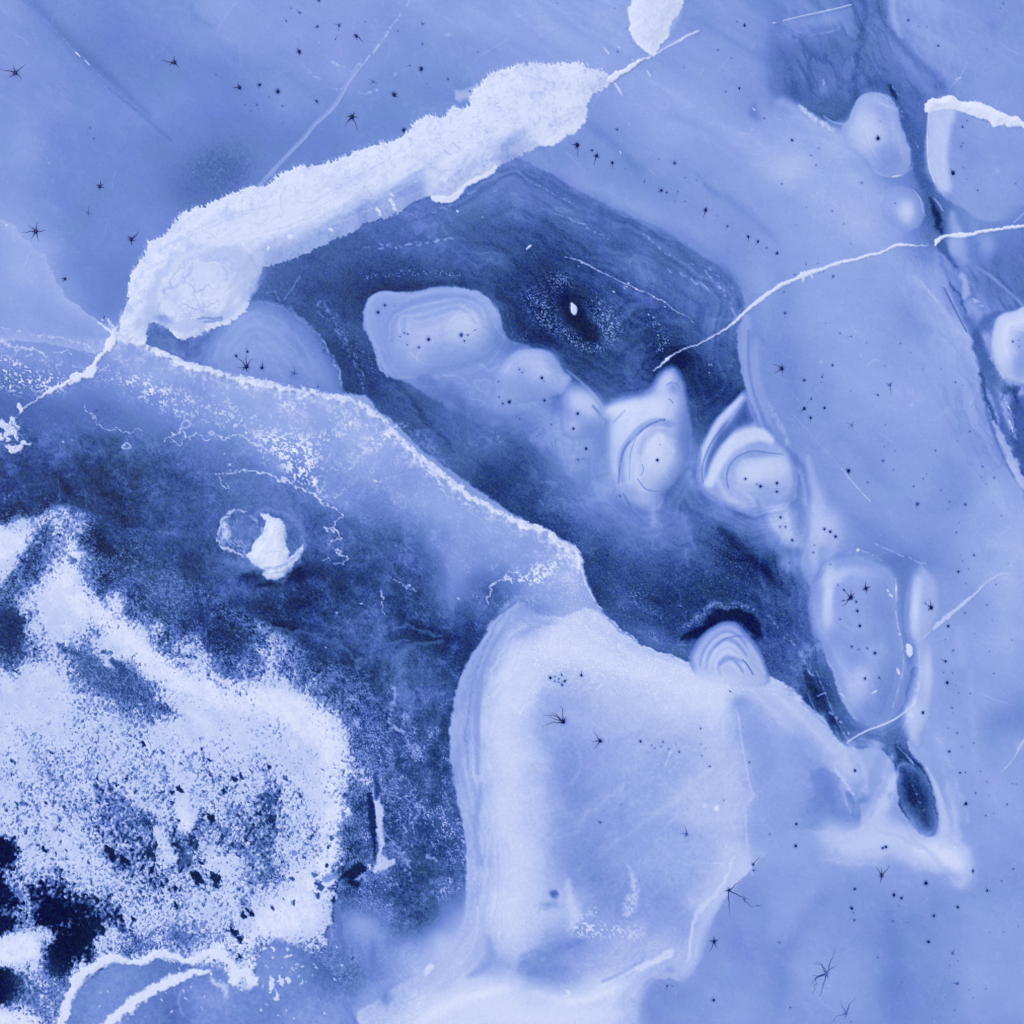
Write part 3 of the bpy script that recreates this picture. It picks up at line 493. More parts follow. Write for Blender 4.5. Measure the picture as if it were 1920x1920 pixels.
wl, dl = dist(LEAD, 20, ((2.5,14,4),(1.8,5,2))); lab(wl, dl < 0, 'lead')
# softer northern shore
stroke([(985,300,3),(1035,324,5),(1085,354,7),(1160,392,9),(1235,424,9),(1285,454,8),(1335,488,6),(1372,515,5),(1395,545,3)], .54, .55, 12, (WAVE,))
stroke([(975,315,3),(1040,345,5),(1100,380,5),(1170,412,4),(1240,445,3)], .36, .5, 9, (WAVE,))
stroke([(1330,490,3),(1365,515,7),(1383,548,8),(1386,590,6),(1372,620,4)], .40, .5, 6)
spk = (speck > .90).astype(f32); spk2 = (speck > .80).astype(f32) * (n4 > -.2)
for p in ([(840,368,1),(880,362,1.4),(930,358,1)], [(760,405,1),(810,397,1.4),(850,385,1)], [(680,462,1),(740,462,2),(800,454,2.4),(850,448,1)], [(700,446,1),(720,458,1)],
          [(985,337,1),(1040,365,1.4),(1070,382,1)], [(1147,414,1),(1162,424,1.5)], [(1040,405,2),(1070,412,2),(1110,432,2),(1140,450,1.5)], [(1200,430,1),(1220,450,1.5),(1245,472,2),(1260,482,1)],
          [(1295,492,1),(1315,505,2),(1340,525,2),(1360,550,3),(1373,580,2.4),(1384,600,2)], [(1330,500,2),(1352,522,2),(1366,545,1)], [(1250,505,2),(1290,520,2),(1330,545,2)]):
    line(p, .66, 0, .75, 1.6, brk, (RAG,))
stroke([(690,520,5),(780,512,5),(860,516,5)], .62, .8, 4, (RAG,), spk2)
# glittering frost flowers round the dark eye
for (x, y, rx, ry, an, al) in ((1050,530,26,18,20,1),(1020,575,26,34,-20,1),(1030,600,30,14,20,1),(1070,630,40,12,30,1.1),(1105,648,26,8,5,1.2),(1130,600,30,34,30,.9),(1150,620,18,22,0,.9),(1115,570,16,18,0,.6),(990,560,16,26,0,.5),(1220,600,20,10,40,.9),(1245,640,14,20,0,.9),(1240,655,10,6,0,1),(980,635,14,10,0,.6),(1210,650,14,8,-20,.6)):
    blob(x, y, rx, ry, .78, al*.8, an, 1.2, tex=(speck > .72) * ss(n4, -.7, .3) * .9)
region([(1058,545),(1075,560),(1090,575),(1110,600),(1128,630),(1122,645),(1105,645),(1085,625),(1068,600),(1055,575)], [(-9,.95),(4,0)], .045, (RAG,))
blob(1075,585,34,44,.09,.45,-25)
blob(1208,645,12,8,.22,.7); blob(1220,600,18,14,.14,.6,tex=ss(n9,-.8,.2)); blob(1270,665,22,10,.10,.8,25); blob(1275,680,10,16,.14,.6)
# fine cracks in the lead
line([(992,470),(1000,480)], .9, 0, .3); stroke([(988,467,1.6),(993,462,2),(996,460,1.2)], .96, .95, 1.2)
stroke([(1000,475,.5),(1008,485,.5)], .6, .6, 1.2)
line([(1060,482,.6),(1090,490,1.2),(1120,507,1.2),(1150,521,.6),(1180,535,.8),(1200,545,1.2),(1215,550,1.2),(1230,560,1.2),(1246,566,1),(1262,580,.8),(1285,592,.5),(1300,605,.4)], .84, .9, .85, 1.1, ss(n9,-1.3,.1))
for (x, y, r) in ((1091,493,2),(1085,499,1.2),(1179,531,2.4),(1193,542,2.6),(1175,537,1.5),(1151,547,2.6),(1171,540,1),(1226,556,1.8),(1246,566,2),(1216,590,2.2),(1225,595,1.6),(1330,684,1.6),(1334,684,1.4),(1330,699,1.2),(858,396,3),(905,407,1.3),(1247,575,1.5),(1236,608,1.5),(1234,628,1.4)):
    stroke([(x-.5,y,r*.6),(x+.5,y+.6,r*.6)], .96, .9, 1.3)
line([(563,518),(548,540),(533,562)], .66, .8, .7)
for p in ([(595,585,1),(620,605,1.5),(640,635,1.8),(652,660,1.8),(665,685,2),(678,710,3),(682,735,2)], [(610,590,1),(635,615,2),(650,640,1.5),(668,668,2)],[(495,545,1),(515,550,1.5),(528,565,1)], [(600,570,4),(625,590,6)]):
    stroke([(a[0],a[1],a[2]+1) for a in p], .60, .55, 2, (RAG,), ss(n4,-.3,.5))
stroke([(640,620,20),(690,690,24)], .55, .35, 16, (), spk)
stroke([(728,705,2),(745,722,4),(770,745,5),(800,790,5),(830,820,4),(850,850,2)], .22, .75, 4, (RAG,))
stroke([(700,548,3),(730,542,5),(780,537,5),(830,531,5),(880,532,6),(915,545,7),(935,565,7),(950,600,6),(945,630,3)], .17, .65, 5, ((2,14,4),))
for (x, y) in ((785,815),(800,830),(815,845),(830,870)): blob(x, y, 14, 12, .6, .5, 30, 1, tex=ss(n4,-.2,.4)*1)
blob(925,815,20,10,.66,.6,30,tex=spk2); blob(1380,1060,60,60,.5,.3,tex=spk)
T[window(1000,1560,900,1300)] += ((speck > .93) * .10 * ss(LF, .5, .25))[window(1000,1560,900,1300)]
for p in ([(1205,1095,4),(1190,1120,8),(1215,1145,6),(1245,1160,4)], [(1175,1100,3),(1200,1112,5),(1240,1118,3)], [(1270,1120,3),(1285,1150,4),(1280,1170,3)], [(1160,1135,6),(1180,1155,5),(1200,1160,3)], [(1220,1190,5),(1260,1200,6),(1290,1205,3)]):
    stroke(p, .62, .6, 6, (RAG,), (speck>.7)*ss(n4,-.8,.4))
stroke([(1120,1020,8),(1160,1075,10),(1220,1120,8),(1280,1160,6)], .18, .35, 14)
stroke([(1352,990,6),(1372,1008,9),(1395,1035,9),(1425,1062,8),(1450,1088,6),(1480,1115,4)], .16, .75, 7, (RAG,))
stroke([(1180,1150,2),(1220,1170,2.5),(1265,1182,2)], .24,.6,4); stroke([(1190,1180,2),(1240,1205,2.5),(1280,1208,2)], .44,.5,3)
line([(1286,1030),(1290,1060)], .56, 3, .5, 5); line([(1222,935,2),(1224,960,4),(1224,985,3)], .66, 3, .7, 4, ss(n4,-.9,.4))
# black crescent over the striped knob
stroke([(1282,1196,6),(1300,1190,10),(1325,1178,12),(1345,1158,13),(1370,1150,13),(1395,1155,13),(1412,1170,13),(1420,1190,9)], .05, .96, 5, (RAG,))
stroke([(1270,1180,2),(1295,1168,3),(1315,1152,5),(1328,1138,6),(1345,1134,5),(1365,1138,4),(1380,1132,5),(1400,1142,4),(1420,1146,4)], .60, .9, 4, (RAG,ROUGH), ss(n4,-.7,.4)*(.4+.6*(speck>.5)))
stroke([(1415,1120,5),(1425,1145,6),(1432,1160,3)], .18, .7, 6, (RAG,))
line([(1438,1152),(1460,1178),(1485,1205),(1505,1232),(1512,1250)], .62, 1.6, .75, 1.5, brk)
stroke([(1505,1225,8),(1520,1215,9),(1535,1210,8),(1540,1200,4)], .58, .7, 8, (RAG,), ss(n4,-1,.3))
stroke([(1508,1252,4),(1520,1280,8),(1535,1310,9),(1552,1340,9),(1570,1368,8),(1585,1385,5)], .12, .8, 5, (RAG,), ss(n9,-2.3,-.3))
line([(1512,1250),(1520,1262),(1528,1270)], .8, 1.6, .8, 1.5, brk); line([(1530,1258),(1545,1295),(1560,1330),(1575,1362),(1590,1388)], .55, 1.6, .6, 1.5, ss(n4,-.9,.3)); line([(1555,1335),(1575,1352),(1590,1372),(1592,1390)], .75, 2.2, .6, 1.5, brk)
blob(1500,1250,18,26,.52,.5,30,tex=ss(n4,-.6,.4)); blob(1490,1290,18,18,.5,.5,tex=ss(n4,-.6,.4)); stroke([(1515,1300,1),(1535,1345,1.4),(1550,1360,1)], .62, .5, 1.6)
stroke([(1683,1400,3),(1697,1430,10),(1712,1465,14),(1722,1500,14),(1732,1520,9)], .12, .75, 6, (RAG,)); stroke([(1696,1410,1),(1706,1425,1.6),(1716,1440,1)], .75, .7, 1.5, (ROUGH,), brk); stroke([(1708,1470,1),(1718,1490,2.4),(1724,1505,2),(1730,1520,1)], .62, .8, 1.8, (ROUGH,), brk)
line([(1683,1400),(1692,1410),(1710,1430),(1728,1446),(1744,1475),(1756,1520)], .62, 1, .5, 1.4)
# ---- ice domes standing in the lead
# western half dome below the ridge
W_DOME = [(395,640),(415,610),(440,580),(470,565),(505,565),(545,585),(580,612),(610,650),(632,690),(642,728),(640,745),(560,735),(480,722),(420,712),(385,690),(384,664)]
w, d, a = region(W_DOME, [(-26,1),(-2,.85),(6,0)], [(-80,.66),(-40,.60),(-14,.55),(0,.50)], ((2,14,4),(1.5,5,2)), h=[(-50,.35),(0,0)])
lab(w, d < -2, 'west_dome')
stroke([(500,565,3),(545,582,4),(580,612,4),(605,648,3)], .62, .6, 3, (RAG,), ss(n4,-.8,.4)); stroke([(588,620,3),(605,645,5),(618,668,4),(625,680,2)], .30, .6, 3, (RAG,), ss(n4,-.6,.3))
stroke([(588,616,1),(608,642,1.5),(622,670,1.5),(635,700,2),(642,725,1.4)], .74, .7, 1.5, (RAG,), ss(n4,-.8,.2))
blob(470,620,60,34,.72,.6,20,1.3); blob(430,650,34,30,.66,.6); blob(510,660,60,50,.64,.6); blob(552,700,16,12,.52,.6); blob(560,650,22,30,.54,.5,-40)
blob(450,690,70,12,.66,.4,10)
# bean-shaped dome
BEAN = [(682,590),(688,566),(702,551),(724,546),(750,548),(780,546),(815,540),(850,538),(885,543),(912,556),(930,578),(940,605),(946,625),(960,640),(1000,655),(1010,720),(1040,760),(1090,800),(1100,900),(1010,880),(930,830),(860,780),(800,740),(760,715),(735,708),(718,692),(704,662),(690,632),(682,610)]
w, d, a = region(BEAN, [(-1.5,1),(2.5,0)], [(-60,.64),(-22,.64),(-6,.70),(0,.62)], ((2,14,4),(1,5,2)), margin=16,
   tex=ss(-(U * .5 + V * .87) + n70 * 20, -(1050 + 70), -(1050 - 90)) )
BEAN_L = [(682,590),(688,566),(702,551),(724,546),(750,548),(780,546),(815,540),(850,538),(885,543),(912,556),(930,578),(940,605),(940,640),(920,672),(870,690),(820,700),(780,700),(735,708),(718,692),(704,662),(690,632)]
wb, db = dist(BEAN_L, 10, ((2,14,4),(1,5,2))); lab(wb, db < 0, 'bean'); H[wb] += prof(db, [(-50,.3),(0,0)])
stroke([(690,575,3),(700,558,4),(722,550,3),(760,552,2)], .72, .6, 3)
stroke([(735,640,3),(735,600,5),(760,575,5),(800,560,5),(850,555,4),(890,560,3)], .54, .6, 5); stroke([(745,650,4),(750,610,6),(780,580,5),(830,568,5),(880,572,3)], .70, .5, 5)
stroke([(900,556,6),(925,580,8),(934,610,6)], .70, .5, 5)
blob(820,628,95,56,.72,.6,5,1.4); blob(790,630,44,34,.82,.75,15,1.3); blob(865,618,48,40,.86,.8,0,1.3); blob(878,600,30,20,.86,.5)
for q in range(6): line([(722+q*9,640-q*3),(728+q*8,600-q*1),(760+q*5,575+q*6),(810+q*2,562+q*7),(860,555+q*6),(900-q*4,566+q*7),(918-q*7,590+q*4)], .84 if q % 2 else .62, 2.2, .28, 2.2)
stroke([(828,600,2),(830,630,3),(826,665,3)], .70, .4, 5); blob(830,655,14,26,.68,.6); blob(785,668,36,24,.78,.6,30,1.3)
stroke([(840,610,1),(855,595,1.4),(878,590,1.4),(896,600,1)], .92,.4,1.5); stroke([(768,660,1),(790,680,1.5),(810,684,1.2)], .86,.4,2)
blob(840,712,60,20,.54,.35)
stroke([(702,660,1.5),(715,690,3),(730,706,2)], .78, .7, 2, (RAG,)); stroke([(716,660,3),(730,690,4),(742,706,3)], .60, .5, 3)
line([(885,735),(910,720),(918,710)], .78, 1.2, .7, 2, brk)
for r_ in range(7):
    q = [(404 + r_*9, 668), (414 + r_*9, 640 + r_*3), (440 + r_*6, 607 + r_*7), (478, 588 + r_*9), (520 - r_*4, 600 + r_*9), (560 - r_*7, 636 + r_*8), (588 - r_*9, 690 + r_*3)]
    stroke([(a[0], a[1], 1.6) for a in q], .70 if r_ % 2 == 0 else .58, .38, 3.2, ((4,14,4),))
stroke([(860,690,40),(930,740,50),(1010,790,50),(1090,850,50),(1170,910,40),(1230,970,30)], .58, .42, 46, (WAVE,))
stroke([(820,690,24),(880,720,30),(930,760,24)], .60, .4, 26, (WAVE,)); stroke([(1240,940,20),(1280,900,20),(1300,860,14)], .54, .5, 22, (WAVE,)); stroke([(1340,960,20),(1400,990,24),(1450,1020,18)], .56, .45, 24, (WAVE,))
blob(950,690,40,30,.58,.6,30); blob(975,740,44,34,.62,.5); blob(1130,800,34,40,.66,.55); blob(1100,790,40,50,.62,.4); blob(1160,890,40,50,.62,.5)
# second and third domes
D2 = [(955,668),(975,656),(1000,653),(1025,657),(1042,672),(1056,694),(1070,712),(1050,740),(1010,750),(960,760),(930,775),(920,745),(930,700)]
w, d, a = region(D2, [(-16,.95),(-4,.9),(3,0)], [(-40,.70),(-12,.76),(0,.68)], ((2,14,4),), tex=ss(-V+U*.3, -470,-400), h=[(-30,.3),(0,0)])
lab(w, d < -4, 'dome_a')
blob(1012,688,30,28,.84,.7,0,1.4); blob(990,672,40,16,.76,.6,-5); blob(1042,680,16,30,.56,.5,-30)
blob(960,745,44,32,.64,.6); blob(945,750,22,22,.72,.5); blob(1020,745,20,20,.66,.5)
D3 = [(1060,712),(1080,714),(1105,732),(1122,752),(1140,780),(1140,800),(1120,820),(1060,820),(1050,770),(1050,735)]
w, d, a = region(D3, [(-26,.75),(-10,.45),(6,0)], [(-40,.70),(0,.72)], ((2,14,4),), tex=ss(-V-U*.2,-1045,-985), h=[(-30,.3),(0,0)])
lab(w, d < -4, 'dome_b')
blob(1095,755,34,24,.90,.8,25,1.5); blob(1082,785,26,18,.74,.5); blob(1110,770,20,10,.84,.5,30)
blob(1075,803,14,14,.84,.8,0,1.3); blob(1098,842,15,14,.72,.7); blob(1070,830,44,50,.66,.5); blob(1120,880,60,60,.60,.55); blob(1140,840,30,40,.60,.5)
blob(1020,800,30,30,.60,.4)
stroke([(1063,694,1.5),(1085,712,2),(1108,733,2),(1125,755,1.5),(1132,768,1)], .80, .5, 2.5)
stroke([(1112,762,2),(1124,775,3),(1136,788,4),(1144,792,3),(1156,784,1)], .48, .85, 3)
# horned dome
D4 = [(1128,768),(1140,762),(1165,750),(1195,746),(1215,738),(1228,722),(1238,704),(1252,692),(1266,692),(1276,704),(1282,725),(1286,745),(1284,760),(1290,790),(1292,830),(1284,870),(1265,900),(1240,930),(1225,950),(1200,950),(1165,935),(1148,900),(1142,860),(1145,820),(1140,798),(1145,785)]
w, d, a = region(D4, [(-16,1),(-3,.85),(7,0)], [(-60,.84),(-30,.80),(-12,.74),(0,.58)], ((2,14,4),), h=[(-50,.45),(0,0)])
lab(w, d < -2, 'horned')
blob(1175,770,44,20,.92,.9,-12,1.6); blob(1225,765,44,26,.90,.85,0,1.5); blob(1246,718,13,22,.86,.8,30,1.4); blob(1150,768,14,7,.92,.7,-25); blob(1270,765,20,18,.84,.6)
blob(1155,840,16,60,.84,.7,0,1.6); blob(1180,805,36,24,.90,.75,-35,1.5); blob(1265,728,14,10,.60,.7,10); stroke([(1250,722,1),(1258,718,1.3),(1268,720,1.3),(1274,728,1)], .52, .6, 1.6)
stroke([(1254,748,1),(1262,756,1.2)], .5,.6,1.3); stroke([(1150,792,1),(1160,782,1.4),(1172,770,1)], .60, .7, 1.8)
blob(1282,830,18,70,.48,.85,0,1.5); blob(1272,890,30,40,.52,.8,20); blob(1262,800,16,14,.70,.6); blob(1255,940,30,30,.46,.8)
blob(1235,855,38,42,.84,.85,0,1.5); blob(1228,845,24,38,.92,.7,0,1.3); blob(1235,815,10,18,.93,.6)
stroke([(1200,850,3),(1206,828,5),(1222,812,6),(1244,808,6),(1262,818,5)], .68, .6, 6)
stroke([(1212,850,2),(1222,832,2),(1234,812,1.5),(1246,830,2),(1262,846,2)], .93, .5, 4)
stroke([(1166,900,5),(1164,870,6),(1168,845,5),(1182,822,5),(1205,800,6),(1232,792,8),(1256,796,6)], .62, .7, 4)
stroke([(1182,905,4),(1180,880,4),(1184,860,3)], .88, .6, 3); stroke([(1200,915,4),(1192,890,4),(1196,870,3)], .90, .5, 4)
stroke([(1204,872,.8),(1206,882,1),(1202,892,.8)], .5, .6, 1)
stroke([(1195,898,1),(1208,915,1.2),(1224,921,1.1),(1234,921,.8)], .44, .6, 1.1)
stroke([(1160,905,1.4),(1163,870,1.4),(1172,840,1.4),(1190,820,1.5),(1215,798,1.5),(1245,787,1.1)], .42, .75, 1.1, tex=ss(n9,-1.9,.2))
stroke([(1180,900,.9),(1182,850,.9),(1192,822,1)], .54, .6, 1.1); stroke([(1168,925,1.5),(1180,945,2),(1185,950,1)], .34, .6, 2)
blob(1180,925,26,16,.62,.6,30); blob(1215,940,30,14,.76,.5,10); blob(1225,960,10,30,.66,.6); stroke([(1231,930,1),(1231,960,1)], .5, .5, 1.2)
# rimmed dome to the east
D5 = [(1398,737),(1388,740),(1370,760),(1345,785),(1330,812),(1316,845),(1309,880),(1310,905),(1322,925),(1345,938),(1370,950),(1400,958),(1440,950),(1480,935),(1490,905),(1485,875),(1478,850),(1460,830),(1440,822),(1418,790),(1410,765)]
w, d, a = region(D5, [(-10,1),(-2,.9),(6,0)], [(-20,.70),(-8,.72),(0,.62)], ((2,14,4),), h=[(-50,.4),(0,0)])
lab(w, d < -2, 'rimmed')
stroke([(1390,745,2),(1372,765,5),(1350,790,6),(1335,815,6),(1322,840,5),(1318,870,3)], .88, .8, 4)
region([(1398,748),(1410,775),(1416,790),(1405,798),(1382,806),(1362,830),(1350,850),(1340,880),(1328,900),(1320,895),(1322,870),(1332,840),(1350,815),(1372,785)], [(-5,1),(3,0)], [(-14,.36),(-4,.46),(0,.52)])
blob(1352,815,8,22,.32,.6,30); stroke([(1318,905,1.1),(1316,880,1.1),(1324,850,1.1),(1340,820,1),(1365,790,.9)], .40, .7, 1.1)
stroke([(1330,905,9),(1340,880,11),(1352,858,12),(1370,836,13),(1395,820,14),(1425,815,12),(1445,825,7)], .90, .92, 6)
stroke([(1345,900,5),(1362,930,5),(1380,940,4)], .86, .6, 5)
stroke([(1378,905,4),(1375,880,6),(1385,862,6),(1405,854,6),(1435,852,6),(1455,856,3)], .60, .85, 4)
blob(1410,885,32,26,.90,.9,0,1.8); blob(1450,878,32,26,.88,.9,0,2.0); blob(1385,900,20,30,.86,.6); blob(1405,935,30,16,.70,.6); blob(1460,900,26,14,.80,.5)
stroke([(1365,915,.9),(1362,895,1.1),(1368,872,1.2),(1385,855,1.2),(1410,846,1.2),(1440,849,1.1),(1468,852,.9)], .44, .7, 1.1)
stroke([(1395,925,3),(1420,945,5),(1445,950,3)], .80, .6, 5, (RAG,)); stroke([(1322,925,3),(1345,945,4),(1370,960,3)], .56, .7, 6)
stroke([(1440,940,16),(1465,975,18),(1490,1010,16),(1520,1040,14),(1545,1070,10)], .66, .6, 14, (WAVE,))
stroke([(1500,880,5),(1512,930,8),(1525,975,8)], .72, .5, 8)
# small domes in a chain further down
for (u, v, ru, rv, val, an) in ((1462,975,24,34,.80,0),(1485,1012,20,18,.76,0),(1455,1000,18,30,.78,-20),(1545,990,34,36,.84,10),(1535,960,14,50,.78,0),(1562,1010,22,20,.74,0),(1526,1035,10,40,.78,0),(1485,1055,22,18,.66,0)):
    blob(u, v, ru, rv, val, .7, an, 1.5)
w, d = dist([(1432,960),(1455,940),(1480,950),(1500,990),(1500,1020),(1480,1030),(1455,1020),(1438,990)], 8, ((2,14,4),)); lab(w, d < 0, 'chain_a'); H[w] += prof(d, [(-24,.2),(0,0)])
w, d = dist([(1518,960),(1530,935),(1545,950),(1575,980),(1588,1005),(1575,1025),(1545,1030),(1528,1050),(1518,1020)], 8, ((2,14,4),)); lab(w, d < 0, 'chain_b'); H[w] += prof(d, [(-24,.2),(0,0)])
stroke([(1420,940,3),(1432,975,6),(1450,1010,8),(1475,1040,9),(1500,1075,8),(1516,1110,6)], .50, .6, 8)
# long oval dome in the south-east with its ring
D6 = [(1518,1120),(1522,1095),(1535,1070),(1550,1052),(1575,1038),(1608,1031),(1640,1040),(1664,1052),(1682,1075),(1690,1105),(1692,1150),(1696,1190),(1706,1240),(1700,1280),(1690,1320),(1676,1350),(1655,1365),(1625,1360),(1605,1340),(1590,1315),(1578,1290),(1566,1255),(1552,1230),(1540,1205),(1524,1185),(1519,1150)]
w, d, a = region(D6, [(-6,1),(-1,.9),(4,0)], [(-70,.66),(-30,.60),(-14,.64),(0,.56)], ((2,14,4),), h=[(-60,.4),(0,0)])
lab(w, d < 0, 'oval')
region([(1640,1050),(1700,1040),(1730,1062),(1722,1085),(1712,1130),(1708,1180),(1715,1210),(1712,1250),(1700,1240),(1694,1200),(1688,1150),(1686,1100),(1668,1065)], [(-6,.8),(6,0)], .47)
blob(1552,1120,11,70,.90,.9,4,1.15); blob(1568,1082,30,14,.86,.8,-25,1.5); blob(1610,1072,34,12,.80,.7,5,1.4); blob(1556,1160,14,40,.86,.6,-8); blob(1530,1150,7,34,.74,.6,-12)
blob(1600,1130,34,50,.70,.6); blob(1620,1080,40,14,.72,.5); blob(1650,1180,44,60,.58,.6); blob(1610,1170,30,24,.70,.6); blob(1638,1222,20,20,.74,.6); blob(1560,1196,20,16,.60,.5,30)
blob(1575,1240,20,40,.74,.6,-20); blob(1608,1290,26,34,.82,.75,-20,1.3); blob(1620,1262,26,20,.80,.6); blob(1598,1320,12,24,.80,.5,-20); blob(1660,1300,26,50,.54,.7,10); blob(1640,1340,34,24,.56,.7)
stroke([(1540,1055,2),(1570,1045,3),(1610,1040,3),(1645,1052,3)], .58, .6, 5); stroke([(1555,1062,1),(1545,1066,3)], .74, .5, 5)
stroke([(1608,1032,2.6),(1609,1031,2.6)], .97, .95, 1.2)
line([(1585,1038,.6),(1608,1031,1),(1625,1037,1.4),(1640,1043,1.2),(1655,1052,.7)], .76, 1, .7, 1.2, brk)
line([(1640,1020),(1660,1028),(1682,1038),(1705,1046),(1722,1055),(1735,1056)], .78, 1.4, .75, 1.6, brk); 
line([(1680,1085),(1681,1110),(1680,1140),(1683,1170),(1688,1190),(1692,1215),(1694,1240),(1692,1262),(1684,1290),(1674,1325)], .82, 1.2, .7, 1.2, ss(n9,-1,.3))
for p in ([(1680,1098,1),(1680,1104,2),(1679,1108,1)], [(1663,1106,1.6),(1665,1109,1.6)], [(1686,1188,1.8),(1687,1190,1.8)], [(1668,1115,2),(1672,1118,2)], [(1682,1254,2),(1684,1260,3),(1686,1264,1.4)], [(1634,1300,1),(1640,1296,1.8),(1643,1294,1)]): stroke(p, .93, .85, 1.3)
line([(1605,1322),(1620,1312),(1635,1302)], .7, 1, .4)
# the long tongue on the other side of the channel
blob(1715,1110,14,36,.74,.5,8)
region([(1726,1055),(1738,1062),(1762,1090),(1766,1130),(1752,1180),(1738,1205),(1744,1260),(1748,1310),(1738,1360),(1725,1400),(1716,1400),(1700,1385),(1692,1360),(1702,1310),(1716,1250),(1716,1215),(1702,1180),(1706,1120),(1716,1085)], [(-10,.9),(4,0)], [(-14,.74),(-3,.68),(0,.62)], ((2,14,4),))
wt, dt = dist([(1726,1055),(1738,1062),(1762,1090),(1766,1130),(1752,1180),(1738,1205),(1744,1260),(1748,1310),(1738,1360),(1725,1400),(1716,1400),(1700,1385),(1692,1360),(1702,1310),(1716,1250),(1716,1215),(1702,1180),(1706,1120),(1716,1085)], 8, ((2,14,4),)); lab(wt, dt < 0, 'tongue'); H[wt] += prof(dt, [(-20,.2),(0,0)])
blob(1716,1140,9,50,.88,.9,3,1.15); blob(1720,1090,9,20,.80,.5); blob(1745,1135,16,28,.70,.6); blob(1738,1262,10,52,.86,.9,0,1.15); blob(1716,1345,22,28,.84,.8,15,1.4); blob(1712,1365,10,18,.82,.6)
stroke([(1722,1215,1),(1724,1250,1.5),(1722,1290,1.5),(1708,1330,1)], .84, .5, 2)
stroke([(1702,1110,2),(1698,1150,3),(1700,1180,3),(1708,1210,3)], .62, .6, 3)
stroke([(1702,1208,2),(1705,1216,6.5),(1705,1224,6),(1706,1230,2)], .93, .97, 1.4, ((1.5,5,2),), h=.2, keep=key('oval_clump'))
for p in ([(1820,1260,4),(1822,1320,5),(1828,1400,6),(1824,1440,5)], [(1800,1180,10),(1805,1240,12)], [(1760,1320,4),(1755,1360,4),(1765,1420,6)]): stroke(p, .74, .4, 8)
blob(1880,1350,50,22,.52,.5,-25)
# southern collar of the channel
stroke([(1695,1440,8),(1678,1460,11),(1662,1490,13),(1648,1530,18),(1640,1570,26)], .84, .85, 14, (RAG,))
blob(1590,1585,50,26,.74,.6,10)
region([(1540,1566),(1580,1572),(1620,1560),(1670,1540),(1700,1552),(1738,1572),(1765,1570),(1782,1580),(1812,1600),(1816,1640),(1800,1652),(1770,1640),(1730,1625),(1690,1600),(1650,1595),(1600,1620),(1575,1600)], [(-26,.9),(26,0)], [(-24,.88),(0,.78)], (WAVE,))
stroke([(1560,1560,16),(1610,1575,22),(1670,1572,26),(1730,1590,26),(1775,1610,28),(1800,1635,14)], .84, .75, 24, (WAVE,))
stroke([(1720,1590,10),(1765,1600,18),(1790,1620,14)], .93, .7, 12, (WAVE,)); blob(1770,1605,36,26,.93,.5,20,1.2); blob(1610,1605,50,16,.78,.5); blob(1760,1645,40,12,.62,.8,5); blob(1800,1655,16,12,.78,.6)
stroke([(1735,1440,3),(1752,1470,5),(1766,1510,7),(1772,1550,9),(1768,1580,10)], .84, .8, 5); stroke([(1752,1440,2),(1768,1480,4),(1776,1520,3)], .68, .5, 3); stroke([(1780,1470,8),(1790,1530,12),(1786,1580,8)], .78, .6, 10)
stroke([(1760,1380,6),(1770,1430,8),(1790,1470,6)], .74, .4, 8)
for p in ([(1640,1400,12),(1625,1430,12),(1610,1460,8)], [(1672,1418,5),(1660,1440,6),(1655,1460,3)]): stroke(p, .74, .7, 9, (RAG,))
blob(1590,1410,26,22,.80,.6,30); blob(1600,1425,18,10,.8,.4); blob(1630,1480,20,30,.66,.5,20); stroke([(1668,1490,5),(1685,1525,5),(1700,1545,3)], .60, .6, 4, tex=ss(n9,-1.2,.3))
for p in ([(1690,1440,1),(1672,1470,3),(1655,1510,5),(1625,1550,6),(1570,1575,2)], [(1672,1425,1),(1655,1465,3),(1640,1505,4),(1612,1540,3)], [(1700,1530,2),(1740,1572,5),(1790,1590,7),(1815,1625,5),(1800,1660,2)], [(1765,1440,1),(1782,1500,3),(1788,1550,4),(1812,1600,5)], [(1560,1590,2),(1620,1600,4),(1690,1600,5),(1740,1625,4),(1790,1655,2)], [(1580,1385,2),(1605,1420,5),(1620,1455,5),(1625,1490,2)], [(1775,1420,1),(1800,1480,3),(1810,1540,3)], [(1540,1340,2),(1570,1390,5),(1592,1440,4)], [(1540,1600,2),(1600,1625,4),(1660,1618,3)]):
    stroke(p, .88, .42, 8, ((9,46,6),(4,14,4)), ss(n9, -1.4, .6))
for p in ([(1700,1560,2),(1740,1600,4),(1780,1640,3)], [(1640,1560,2),(1690,1572,3),(1730,1592,2)], [(1665,1450,1),(1650,1490,3),(1630,1530,2)]):
    stroke(p, .72, .4, 5, ((9,46,6),(4,14,4)))
LEADTIP = [(1684,1440),(1700,1432),(1728,1446),(1744,1475),(1752,1510),(1760,1545),(1756,1562),(1742,1568),(1722,1556),(1702,1530),(1690,1508),(1684,1480)]
w, d, a = region(LEADTIP, [(-3,1),(2,0)], [(-20,.16),(-8,.30),(0,.42)], ((2,14,4),))
T[w] += a * (np.clip((V[w] - 1500) / 60, 0, 1) * .14); lab(w, d < 0, 'lead')
for p in ([(1706,1462,.6),(1712,1475,1.4),(1718,1488,1)], [(1718,1488,1),(1723,1500,2),(1727,1512,1)], [(1728,1505,.6),(1733,1520,1)]): stroke(p, .66, .7, 1.3, (ROUGH,), brk)
stroke([(1690,1440,3),(1700,1470,7),(1715,1500,9)], .1, .5, 5, (RAG,))
